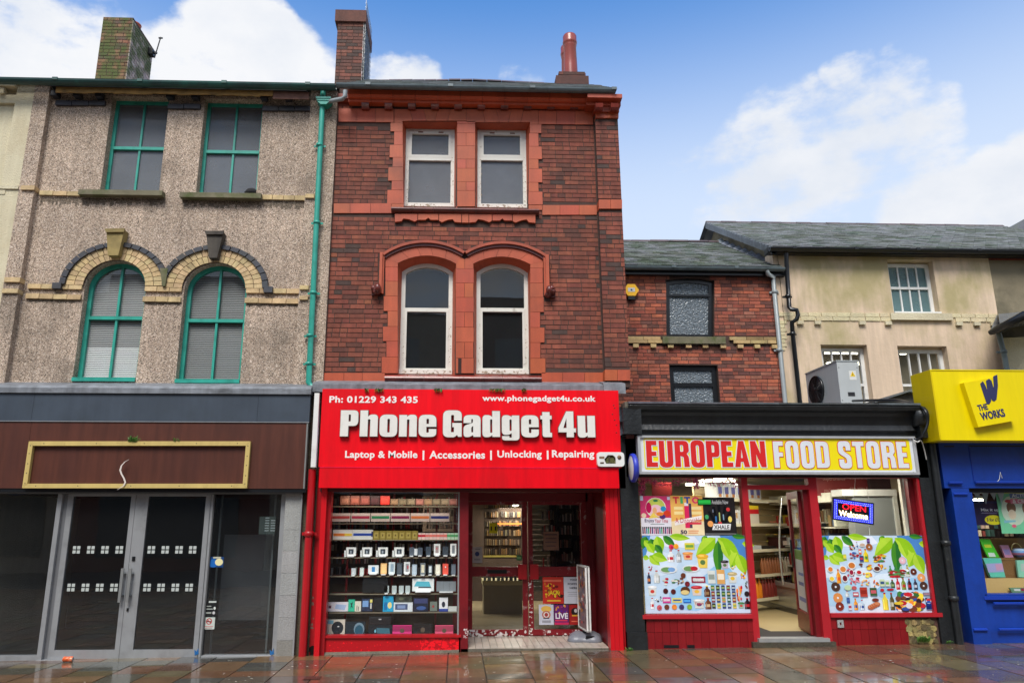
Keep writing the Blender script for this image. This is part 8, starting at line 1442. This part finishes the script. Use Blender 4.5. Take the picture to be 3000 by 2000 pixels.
for k in range(8): x0, x1, z0, z1 = rect(2281 + (k % 2) * 0, 940 + k * 11, 2303 - (k % 2) * 5, 949.5 + k * 11, YR); piece('painted_brick', m_cream, ch, x0, x1, YR - .035, YR - .01, z0, z1, jit((1.05, 1.02, .92), .06))
for px in (2341, 2392, 2522, 2598, 2805, 2857, 2906): x0, x1, z0, z1 = rect(px - 9, 941 + (px - 2280) * .008, px + 9, 951 + (px - 2280) * .008, YR); piece('dentil', m_cream, ch, x0, x1, YR - .08, YR - .01, z0, z1)
x0, x1, z0, z1 = rect(2604, 920, 2783, 940, YR); boxp('sill', m_cream, ch, x0, x1, YR - .09, YR - .01, z0, z1)
part('fascia', m_blackg, ch, lambda b: b.box(AX(2250, 745, 14.3), 15, 14.3, 14.48, AZ(2600, 744, 14.3), AZ(2600, 729, 14.3))); gutter('gutter', m_blackg, ch, AX(2255, 735, 14.22), 15, 14.22, AZ(2600, 731, 14.22), .075)
ze3 = AZ(2600, 731, 14.26); zr3 = AZ(2500, 659, 18.6); gx = AX(2262, 735, 14.26); gx2 = AX(2068, 653, 18.6)
rf3 = part('roof', m_slate, ch, lambda b: b.mesh([(gx, 14.26, ze3), (15, 14.26, ze3), (15, 18.6, zr3), (gx2, 18.6, zr3), (15, 23, ze3), (gx2 - .1, 23, ze3)], [(0, 1, 2, 3), (3, 2, 4, 5)]))
slates(rf3, (gx, 14.24, ze3 + .01), (15, 14.24, ze3 + .01), (15, 18.6, zr3), (gx2, 18.6, zr3), 26, .26, m_slate, [(1.9, 1.92, 1.9), (1.4, 1.45, 1.35), (2.6, 2.6, 2.62), (1.0, 1.1, .96)], 260, 7, th=.02); ridge(rf3, (gx2, 18.6, zr3 + .05), (15, 18.6, zr3 + .05), 20, m=m_ridge)  # pale slate tones stand in for sky reflection at a grazing angle
def gable(b): v = [(gx + .2, 14.45, 5.5), (gx + .2, 14.45, ze3 - .05), (gx2 + .25, 18.6, zr3 - .12), (gx2 + .25, 18.6, 5.5), (gx2 + .25, 22.5, ze3), (gx2 + .25, 22.5, 5.5)]; b.face(v[:4]); b.face([v[3], v[2], v[4], v[5]])
part('gable_wall', m_dirtyr, ch, gable)
part('verge_board', m_lead, ch, lambda b: (b.mesh([(gx - .02, 14.24, ze3 - .14), (gx - .02, 14.24, ze3 + .0), (gx2 - .02, 18.6, zr3 + .0), (gx2 - .02, 18.6, zr3 - .16), (gx + .08, 14.24, ze3 - .14), (gx + .08, 14.24, ze3), (gx2 + .08, 18.6, zr3), (gx2 + .08, 18.6, zr3 - .16)], [(0, 1, 2, 3), (0, 3, 7, 4), (4, 7, 6, 5), (1, 5, 6, 2)], (.55, .58, .58)), b.mesh([(gx2 - .02, 18.6, zr3), (gx2 + .1, 18.6, zr3), (gx2 - .15, 22.5, ze3 - .2), (gx2 - .25, 22.5, ze3 - .2)], [(0, 1, 2, 3)], (.5, .5, .5))))
part('lead_soaker', m_lead, bh, lambda b: [b.mesh([(hx1 + .16, 14.36 + t * 3.24, ze2 + .02 + (zrd - ze2) * t), (hx1 + .0, 14.36 + t * 3.24, ze2 + .05 + (zrd - ze2) * t), (hx1 + .0, 14.36 + (t + .11) * 3.24, ze2 + .05 + (zrd - ze2) * (t + .11)), (hx1 + .16, 14.36 + (t + .11) * 3.24, ze2 + .14 + (zrd - ze2) * (t + .11))], [(0, 1, 2, 3)], jit((1.1, 1.1, 1.1), .15)) for t in [k / 9 for k in range(9)]])
pl_ = [pp(2303, 742, 14.24), pp(2306, 800, 14.3), pp(2312, 900, 14.3), pp(2318, 906, 14.2), pp(2334, 908, 14.2), pp(2338, 922, 14.2), pp(2334, 936, 14.2), pp(2320, 944, 14.25), pp(2322, 975, 14.3)]; pl_.append((pl_[-1][0] + .01, 14.3, 2.7))
pipe_thing('black_swan_neck_downpipe', 'black cast iron downpipe with a swan neck on the cream house', pl_, .045, m_blackg, [pp(2309, 868, 14.3), pp(2322, 978, 14.3)])
# far right neighbours
dh = thing('stained_house', 'stained grey rendered house wall at the right edge beyond the cream house', 'house', loc=(12.5, YR, 0)); part('wall', m_dirtyr, dh, lambda b: b.box(cx1 + .004, 15.5, YR + .02, YR + .4, 5.0, AZ(2950, 762, YR))); part('brick_band', m_brick, dh, lambda b: b.box(cx1 + .004, 15.5, YR + .0, YR + .4, AZ(2950, 761, YR), AZ(2950, 742, YR), S(130, 62, 48)))
part('lower_wall', m_cream, dh, lambda b: b.mesh([(AX(2938, 1000, 13.9), 13.9, 2.6), (15.5, 13.0, 2.6), (15.5, 13.0, AZ(3000, 950, 13.2)), (AX(2938, 1000, 13.9), 13.9, AZ(2938, 990, 13.9))], [(0, 1, 2, 3)])); part('side_wall', m_dirtyr, dh, lambda b: b.mesh([(AX(2938, 1000, 13.9), 13.9, 2.6), (AX(2938, 1000, 13.9), 13.9, 5.8), (cx1, YR, 5.8), (cx1, YR, 2.6)], [(0, 1, 2, 3)]))
part('eaves_gutter', m_blackg, dh, lambda b: b.tube([pp(2900, 975, 13.8), pp(2930, 962, 13.6), pp(3000, 925, 12.9), (15, 11.5, 6.2)], [.05, .09, .09, .09], 8)); part('lean_to_roof', m_slate, dh, lambda b: b.mesh([pp(2900, 972, 13.8), pp(3010, 922, 12.9), (15.5, 14.5, 6.3), (cx1, 14.5, AZ(2925, 920, YR))], [(0, 1, 2, 3)], (.5, .5, .5)))
pipe_thing('dark_grey_downpipe', 'dark grey downpipe under the lean-to gutter at the right edge', [pp(2922, 968, 13.7), pp(2928, 985, 13.75), (pp(2942, 1040, 13.78)[0], 13.78, pp(2942, 1040, 13.78)[2]), (pp(2942, 1040, 13.78)[0], 13.78, 2.8)], .05, m_gutg, [pp(2940, 1030, 13.78)])
fr3_ = thing('distant_roof', 'dark far roof tip at the top of the right edge', 'roof', loc=(15, 20, 9)); part('roof_slope', m_slate, fr3_, lambda b: b.prism([(P(2960, 665, 19.5)[0] - 2, 7), P(2962, 664, 19.5), P(3000, 642, 19.5), P(3110, 590, 19.5), (P(3260, 662, 19.5)[0], P(3260, 662, 19.5)[1]), (P(3260, 662, 19.5)[0] + 1, 7)], 19.5, 25, (.5, .5, .55)))
# air conditioner on the flat roof
YC = 12.15; x0, z1 = at(2450, 1055, YC); x1 = AX(2513, 1055, YC); yb2 = YC * 1.095; z0 = 3.07
ac = thing('air_conditioner', 'pale grey condenser unit with a black fan grille on the food store roof', 'air conditioner', loc=(x0, YC, z0)); m_ac = mat('grey_unit_casing', S(176, 180, 180), .4, var=.03, streak=.04)
part('casing', m_ac, ac, lambda b: (b.box(x0, x1, YC, yb2, z0 + .06, z1 - .02), b.box(x0 - .01, x1 + .01, YC - .01, yb2 + .01, z1 - .019, z1, (.8, .82, .82)))); boxp('mount', m_blackg, ac, x0 + .05, x1 - .05, YC + .1, yb2 - .1, z0, z0 + .06)
fcy = YC + (yb2 - YC) * .66; fcz = AZ(2384, 1143, fcy)
def fan(b):
    b.lathe([(0, -.012), (.25, -.012), (.25, 0)], (x0, fcy, fcz), 26, (.3, .3, .3), axis='x')
    for r_ in (.06, .1, .14, .18, .22, .255): b.lathe([(r_ - .004, -.04), (r_ + .004, -.044), (r_ + .004, -.036)], (x0, fcy, fcz), 26, (1.4, 1.4, 1.4), axis='x')
    for k in range(12): a = k * math.pi / 6; b.tube([(x0 - .04, fcy, fcz), (x0 - .035, fcy + .26 * math.cos(a), fcz + .26 * math.sin(a))], .005, 4, (1.4, 1.4, 1.4))
    b.lathe([(.25, 0), (.262, -.02), (.262, -.045), (.25, -.045)], (x0, fcy, fcz), 26, (1, 1, 1), axis='x')
part('fan_grille', m_blackg, ac, fan)
for k in range(3): a_ = k * 2.1 + .4; part('fan_blade', m_blackg, ac, lambda b: b.mesh([(x0 - .016, fcy + .04 * math.cos(a_), fcz + .04 * math.sin(a_)), (x0 - .014, fcy + .22 * math.cos(a_ - .4), fcz + .22 * math.sin(a_ - .4)), (x0 - .03, fcy + .23 * math.cos(a_ + .5), fcz + .23 * math.sin(a_ + .5))], [(0, 1, 2)], (2.2, 2.2, 2.2)))
sxw = x1 - x0; part('warning_label', m_print, ac, lambda b: (b.box(x0 + sxw * .52, x0 + sxw * .84, YC - .002, YC - .0002, z1 - .34, z1 - .18, S(210, 210, 206)), b.face([(x0 + sxw * .56, YC - .003, z1 - .28), (x0 + sxw * .8, YC - .003, z1 - .28), (x0 + sxw * .68, YC - .003, z1 - .19)], S(226, 190, 30)), b.face([(x0 + sxw * .66, YC - .0035, z1 - .265), (x0 + sxw * .7, YC - .0035, z1 - .265), (x0 + sxw * .68, YC - .0035, z1 - .215)], S(40, 36, 20))))
part('name_plate', m_print, ac, lambda b: b.box(x0 + sxw * .36, x0 + sxw * .68, YC - .002, YC - .0002, z1 - .62, z1 - .55, S(40, 40, 44))); part('yellow_tag', m_print, ac, lambda b: b.box(x0 - .002, x0 - .0002, YC + .02, YC + .12, z0 + .1, z0 + .24, S(226, 190, 30)))
for u, v in ((.08, .1), (.92, .1), (.08, .55), (.92, .55), (.08, .9)): part('screw', m_blackg, ac, lambda b: b.lathe([(0, -.004), (.008, -.003), (.008, 0)], (x0 + sxw * u, YC, z1 - (z1 - z0) * v), 6, axis='y'))
part('valves', m_blackg, ac, lambda b: (b.box(x0 + sxw * .4, x0 + sxw * .5, YC - .05, YC, z0 + .26, z0 + .31), b.box(x0 + sxw * .62, x0 + sxw * .74, YC - .06, YC, z0 + .28, z0 + .34), b.box(x0 + sxw * .42, x0 + sxw * .5, YC - .04, YC, z0 + .14, z0 + .18)))
cc_ = thing('flat_roof_chimney', 'low dark stone coping rising behind the cables on the food store roof', 'coping', loc=(8, 12.5, 3.05)); part('coping', m_conc, cc_, lambda b: b.prism([at(2560, 1176, 12.6), at(2620, 1160, 12.6), at(2660, 1145, 12.6), at(2680, 1150, 12.6), at(2695, 1200, 12.6), at(2560, 1200, 12.6)], 12.6, 12.9, (.45, .45, .45)))
part('slate_cap', m_slate, cc_, lambda b: b.prism([at(2556, 1174, 12.55), at(2662, 1142, 12.55), at(2682, 1146, 12.55), at(2680, 1152, 12.55), at(2660, 1148, 12.55), at(2560, 1180, 12.55)], 12.5, 12.95, (.5, .5, .5)))
# ================================================================ blue and yellow shop
YB = 10.45; bs2 = thing('blue_shopfront', 'royal blue panelled shopfront with a display window at the right edge', 'shopfront', loc=(8, YB, zg(8))); m_bm = mat('blue_moulding', S(22, 56, 158), .35)
xb0 = AX(2745, 1300, YB); zy0 = AZ(2870, 1291, YB)
xb1 = AX(2831, 1800, YB) ; zpl = AZ(2800, 1429, YB)
boxp('frieze', m_blue, bs2, xb0 + .02, 14, YB, YB + .2, zpl, zy0 + .02)
x0, x1 = AX(2786, 1500, YB) - .02, AX(2846, 1500, YB); boxp('pilaster', m_blue, bs2, xb0 + .1, x1, YB - .02, YB + .2, zg(7) - .1, zpl - .004)
zw0, zw1 = AZ(2930, 1738, YB + .06), AZ(2930, 1442, YB + .06)
boxp('stallriser', m_blue, bs2, x1, 14, YB + .02, YB + .2, zg(8) - .1, zw0); boxp('head_shadow', m_blackg, bs2, x1, 14, YB + .06, YB + .2, zw1, zpl - .004)
boxp('sill', m_bm, bs2, x1 - .02, 14, YB - .03, YB + .06, zw0 - .07, zw0 - .03); boxp('window_bead', m_blue, bs2, x1, x1 + .05, YB - .0, YB + .1, zw0, zw1)
def rail(l, r, y_): x0_, x1_ = AX(l, y_, YB - .02), AX(r, y_, YB - .02); z = AZ((l + r) / 2, y_, YB - .02); part('panel_moulding', m_bm, bs2, lambda b: b.prof([(YB - .02, z - .025), (YB - .045, z - .012), (YB - .05, z + .006), (YB - .02, z + .016)], x0_, x1_, (1.25, 1.25, 1.15)))
for l, r, y_ in ((2778, 2818, 1413), (2857, 3100, 1412), (2793, 2832, 1446), (2910, 3120, 1766), (2851, 2891, 1843), (2925, 3140, 1842)): rail(l, r, y_)
boxp('panel_groove', m_blackg, bs2, AX(2836, 1306, YB), 14, YB - .003, YB - .0005, AZ(2900, 1308, YB), AZ(2900, 1304, YB)); boxp('panel_groove', m_blackg, bs2, AX(2765, 1306, YB), AX(2795, 1306, YB), YB - .003, YB - .0005, AZ(2780, 1309, YB), AZ(2780, 1305, YB)); boxp('panel_edge', m_bm, bs2, AX(2845, 1360, YB), AX(2847, 1360, YB), YB - .006, YB - .0005, AZ(2840, 1412, YB), AZ(2840, 1304, YB), col=(.6, .6, .7))
part('pane', m_glass, bs2, lambda b: b.box(x1 + .05, 14, YB + .1, YB + .106, zw0, zw1))
scf = thing('scratched_paint', 'thin white scratch hooked over the blue panel rail', 'scratch', loc=pp(2930, 1425, YB - .02)); part('mark', m_wcle, scf, lambda b: b.tube([pp(2921, 1412, YB - .045), pp(2928, 1403, YB - .01), pp(2931, 1382, YB - .006), pp(2936, 1400, YB - .008)], .004, 5))
YJ = 10.12; x0, x1, z0, z1 = rect(2731, 1085, 3400, 1290, YJ); yb3 = thing('yellow_fascia', 'bright yellow box fascia above the blue shop', 'sign', loc=(x0, YJ, z0)); x0 = AX(2739, 1190, YJ); part('box', m_yel, yb3, lambda b: b.box(x0, 14, YJ, YJ + .46, z0, z1)); part('edge_strip', m_yel, yb3, lambda b: (b.box(x0 - .0015, x0 + .02, YJ - .006, YJ + .46, z0 + .01, z1 - .004, (.8, .76, 1)), b.box(x0 - .002, 14, YJ - .008, YJ, z1 - .012, z1 + .004, (.95, .95, 1))))
YK = YJ - .09; q5 = Pz((2834, 1121), (2943, 1097), (2965, 1233), (2855, 1253), Y=YK); cxk, czk = sum(p[0] for p in q5) / 4, sum(p[1] for p in q5) / 4; pkt = thing('tilted_logo_plate', 'tilted yellow square logo plate with navy W and THE WORKS', 'sign', loc=(cxk, YK, czk))
tk = math.atan2(q5[2][1] - q5[3][1], q5[2][0] - q5[3][0]); wk, hk = math.dist(q5[3], q5[2]), math.dist(q5[0], q5[3]); gk = lambda u, v: (cxk + u * math.cos(tk) - v * math.sin(tk), czk + u * math.sin(tk) + v * math.cos(tk))
part('plate', m_yel, pkt, lambda b: b.prism([gk(-wk / 2, -hk / 2), gk(wk / 2, -hk / 2), gk(wk / 2, hk / 2), gk(-wk / 2, hk / 2)], YK, YJ - .001))
MK = Matrix.Translation((cxk, 0, czk)) @ Matrix.Rotation(-tk, 4, 'Y')
text('lettering', 'THE', -wk * .36, -wk * .1, -hk * .165, -hk * .03, YK - .0005, m_navy, pkt, depth=.003, bold=.04, M4=MK); text('lettering', 'WORKS', -wk * .36, wk * .28, -hk * .38, -hk * .2, YK - .0005, m_navy, pkt, depth=.003, bold=.04, M4=MK)
for k, wp in enumerate(([(2871, 1124), (2879, 1116), (2887, 1130), (2901, 1168), (2900, 1182), (2891, 1184), (2884, 1164)], [(2888, 1115), (2897, 1109), (2903, 1114), (2904, 1150), (2903, 1176), (2896, 1186), (2893, 1150)], [(2897, 1112), (2904, 1114), (2913, 1146), (2919, 1166), (2913, 1176), (2905, 1172), (2899, 1140)], [(2909, 1102), (2921, 1097), (2923, 1130), (2919, 1170), (2911, 1176), (2908, 1160), (2911, 1130)])):
    part('brush_letter', m_navy, pkt, lambda b: b.prism(rnd_poly([(*at(a, c, YK), .012) for a, c in wp]), YK - .004 - k * .0004, YK - .0005))
# blue shop window display
xw = AX(2850, 1600, YB + .2); dsp = thing('window_display', 'stepped brown display stand behind the blue shop window', 'display stand', loc=(9, 11.2, zw0)); m_cork = mat('cork_board', S(134, 96, 54), .85, var=.08); zd = lambda y_, Y: AZ(2950, y_, Y)
part('stand', m_cork, dsp, lambda b: (b.box(xw, 14, 11.05, 11.09, zd(1635, 11.05), zd(1576, 11.05)), b.box(xw, 14, 10.95, 11.08, zd(1640, 10.95), zd(1633, 10.95), (1.2, 1.2, 1.2)), b.box(xw, 14, 10.95, 10.99, zd(1694, 10.95), zd(1641, 10.95)))); part('ply_base', m_print, dsp, lambda b: b.box(xw - .05, 14, 10.8, 10.84, zw0 - .1, zd(1693, 10.8), S(214, 178, 116)))
part('back_stock', m_print, dsp, lambda b: rackitems(b, xw - .1, xw + 2.5, 12.0, zd(1570, 12), zd(1525, 12), 2, 34, [S(40, 36, 44), S(120, 60, 60), S(60, 90, 90), S(190, 170, 150), S(30, 30, 34)], .9), 'stuff'); part('dim_backing', m_darkb, dsp, lambda b: b.box(xw - .5, 14, 12.2, 12.3, 0, 2.9, (1.3, 1.3, 1.5))); part('ceiling', m_room, dsp, lambda b: b.box(xw - .4, 14, YB + .2, 12.3, 2.72, 2.75))
PX_ = lambda lab, l, t, r, b_, Y, bg_, mk, tx=(), nm='poster': poster(lab, l, t, r, b_, Y, bg_, mk, tx, nm)
PX_('dark purple Mix it up offer card hanging in the blue shop window', 2852, 1467, 2930, 1538, 10.75, S(44, 34, 70), [('r', 0, .9, 1, 1, S(30, 44, 96)), ('o', .72, .22, .34, .2, S(222, 210, 40)), ('r', .3, .5, .9, .52, S(150, 140, 170))], [('Mix it up', .3, .55, .98, .7, S(226, 224, 234), .02), ('3 for £12', .46, .16, .98, .3, S(44, 34, 70), .03)], 'hanging_card')
PX_('mint green activity poster with brown and white owls at the right edge', 2926, 1441, 3040, 1562, 10.72, S(120, 204, 160), [('o', .38, .55, .3, .36, S(206, 220, 200)), ('o', .34, .62, .12, .15, S(120, 84, 60)), ('o', .34, .46, .1, .12, S(226, 206, 180)), ('o', .72, .6, .1, .16, S(130, 96, 70)), ('o', .3, .78, .1, .04, S(190, 60, 70)), ('r', .35, .86, 1, .97, S(96, 124, 180)), ('r', .35, .72, 1, .84, S(220, 120, 150)), ('o', .78, .2, .18, .2, S(236, 224, 30)), ('o', .34, .18, .06, .04, S(226, 100, 130)), ('p', [(.1, .25), (.4, .28), (.4, .32), (.1, .32)], S(130, 190, 206)), ('r', 0, .97, 1, 1, S(220, 226, 60))], [('ACTIVITY', .4, .87, 1, .96, S(230, 234, 240), .03), ('& CRAFT', .4, .73, .95, .83, S(240, 230, 236), .03), ('£', .68, .1, .78, .28, S(40, 40, 60), .03)])
def box3(lab, q6, Y, c, marks, cat, th=.03):
    o_ = thing(cat.replace(' ', '_'), lab, cat, loc=(*at(*q6[0], Y)[:1], Y, at(*q6[3], Y)[1])); part('pack', m_print, o_, lambda b: b.prism(Pz(*q6, Y=Y), Y, Y + th, c))
    for i, (qq, cc2) in enumerate(marks): part('print_patch', m_print, o_, lambda b: b.prism(Pz(*qq, Y=Y), Y - .001 * (i + 1), Y - .001 * i - .0001, cc2))
box3('bright green craft pack leaning at the left of the upper step', [(2868, 1578), (2900, 1579), (2929, 1632), (2895, 1632)], 10.95, S(80, 200, 50), [([(2882, 1594), (2902, 1594), (2906, 1603), (2886, 1603)], S(210, 220, 60)), ([(2894, 1618), (2912, 1618), (2918, 1630), (2898, 1630)], S(220, 226, 220))], 'craft pack')
box3('pink and lilac craft pack in the middle of the upper step', [(2930, 1596), (2954, 1596), (2970, 1632), (2945, 1632)], 10.95, S(220, 150, 180), [([(2938, 1608), (2956, 1608), (2962, 1624), (2945, 1624)], S(170, 150, 210))], 'craft pack')
box3('turquoise and lilac bag leaning on the lower step', [(2880, 1634), (2932, 1634), (2946, 1690), (2903, 1690)], 10.86, S(100, 200, 180), [([(2888, 1650), (2936, 1648), (2941, 1674), (2896, 1676)], S(170, 170, 216)), ([(2915, 1652), (2936, 1650), (2939, 1668), (2920, 1670)], S(210, 160, 190))], 'gift bag', .05)
box3('mint green box on the lower step at the right edge', [(2978, 1640), (3010, 1640), (3014, 1690), (2985, 1690)], 10.86, S(140, 206, 180), [([(2990, 1650), (3006, 1650), (3008, 1672), (2992, 1672)], S(180, 200, 190))], 'box')
box3('flat patterned book lying on the plywood base', [(2958, 1721), (3010, 1720), (3012, 1734), (2966, 1735)], 10.74, S(110, 150, 120), [([(2970, 1724), (2988, 1724), (2990, 1730), (2972, 1730)], S(220, 224, 220)), ([(2990, 1722), (3000, 1722), (3000, 1730), (2992, 1730)], S(150, 50, 70))], 'book')
bkx, bkz = at(2986, 1618, 10.93); bk_ = thing('pastel_basket', 'round pastel striped basket with a handle on the upper step', 'basket', loc=(bkx, 10.93, bkz)); part('bowl', m_print, bk_, lambda b: [b.lathe([(r0, h0), (r1, h1)], (bkx, 10.93, bkz - .06), 14, c) for r0, h0, r1, h1, c in ((.03, 0, .08, .03, S(90, 100, 160)), (.08, .03, .095, .06, S(210, 130, 160)), (.095, .06, .09, .09, S(120, 160, 210)), (.09, .09, .06, .12, S(170, 190, 220)))]); part('handle', m_gold, bk_, lambda b: b.tube([(bkx + .075 * math.cos(a) - .03, 10.93, bkz + .04 + .09 * math.sin(a)) for a in [math.pi * k / 10 for k in range(11)]], .008, 6))
tube_light('lit lamp inside the blue shop window', (AX(2850, 1462, 11.6), 11.6, AZ(2850, 1461, 11.6)), (AX(2874, 1462, 11.6), 11.6, AZ(2850, 1461, 11.6)), 9, wid=.05); bnt = thing('bunting', 'pale blue bunting strip at the top of the blue shop window', 'bunting', loc=pp(2890, 1444, 10.8))
for k, px in enumerate((2852, 2876, 2900, 2922)): part('pennant', m_print, bnt, lambda b: b.prism(Pz((px, 1442), (px + 20, 1442), (px + 13, 1476 if k % 2 else 1464), Y=10.7), 10.7, 10.703, S(170, 190, 200)))
# ================================================================ street things
dg_ = thing('drain_cover', 'small rusty iron cover set in the paving in front of the red shop', 'drain cover', loc=(AX(920, 1982, 8.9), 8.8, zg(-2)))
def gpt(px, py, dz=0):
    d = ray(px, py); z = zg(-2) + dz; t = (z - CAMZ) / d.z; return (d.x * t, d.y * t, zg(d.x * t) + dz)
part('cover', mat('rusty_iron', S(74, 36, 26), .5, var=.3, vs_=20, bump=.4), dg_, lambda b: b.mesh([gpt(886, 1990, .006), gpt(936, 1990, .006), gpt(942, 1981, .006), gpt(898, 1981, .006)], [(0, 1, 2, 3)]))
rr = random.Random(99); lit = MB()
for _ in range(170):
    x, y = rr.uniform(-6, 8.2), rr.uniform(8.1, 10.3); z = zg(x) + .004; r_ = rr.uniform(.004, .013); a = rr.uniform(0, 3); lit.face([(x + r_ * math.cos(a + k * 1.57) * (1 if k % 2 else 1.8), y + r_ * math.sin(a + k * 1.57), z) for k in range(4)], jit(S(190, 184, 170), .2))
o = lit.build('litter_specks', m_matte); tag(o, 'pale crumbs and bits of litter scattered over the wet paving', 'litter'); o['kind'] = 'stuff'
# opposite side of the street, seen only in the reflections
op = thing('opposite_terrace', 'terrace across the street, seen only as a dark reflection in the windows', 'terrace', loc=(0, -9, 0))
part('wall', m_brick, op, lambda b: [b.box(-30 + i * 7.5, -30 + (i + 1) * 7.5 - .02, -16, -9, -.4, 10.4 + (i % 3) * .8, jit(c, .05)) for i, c in enumerate([S(120, 80, 66), S(150, 140, 124), S(110, 66, 52), S(170, 160, 140), S(124, 84, 70), S(96, 90, 86), S(140, 76, 58), S(160, 150, 132)])])
for i in range(8):
    part('shop_window', m_blackg, op, lambda b: b.box(-29 + i * 7.5, -23.6 + i * 7.5, -8.99, -8.95, .3, 2.6)); part('fascia_board', m_matte, op, lambda b: b.box(-29.6 + i * 7.5, -22.9 + i * 7.5, -8.99, -8.8, 2.7, 3.4, [S(190, 180, 150), S(60, 90, 120), S(150, 60, 50), S(200, 200, 196)][i % 4]))
    for k in range(2):
        for j in range(3): part('window', m_wcle, op, lambda b: b.box(-28.4 + i * 7.5 + k * 3, -27.2 + i * 7.5 + k * 3, -8.99, -8.94, 3.9 + j * 2, 5.3 + j * 2, (.25, .27, .3)))
struct(part('road', mat('wet_asphalt', S(62, 62, 62), .3, var=.15, bump=.1), None, lambda b: b.mesh([(-30, -9, zg(-30) - .02), (34, -9, zg(34) - .02), (34, -1.004, zg(34) - .02), (-30, -1.004, zg(-30) - .02)], [(0, 1, 2, 3)])))
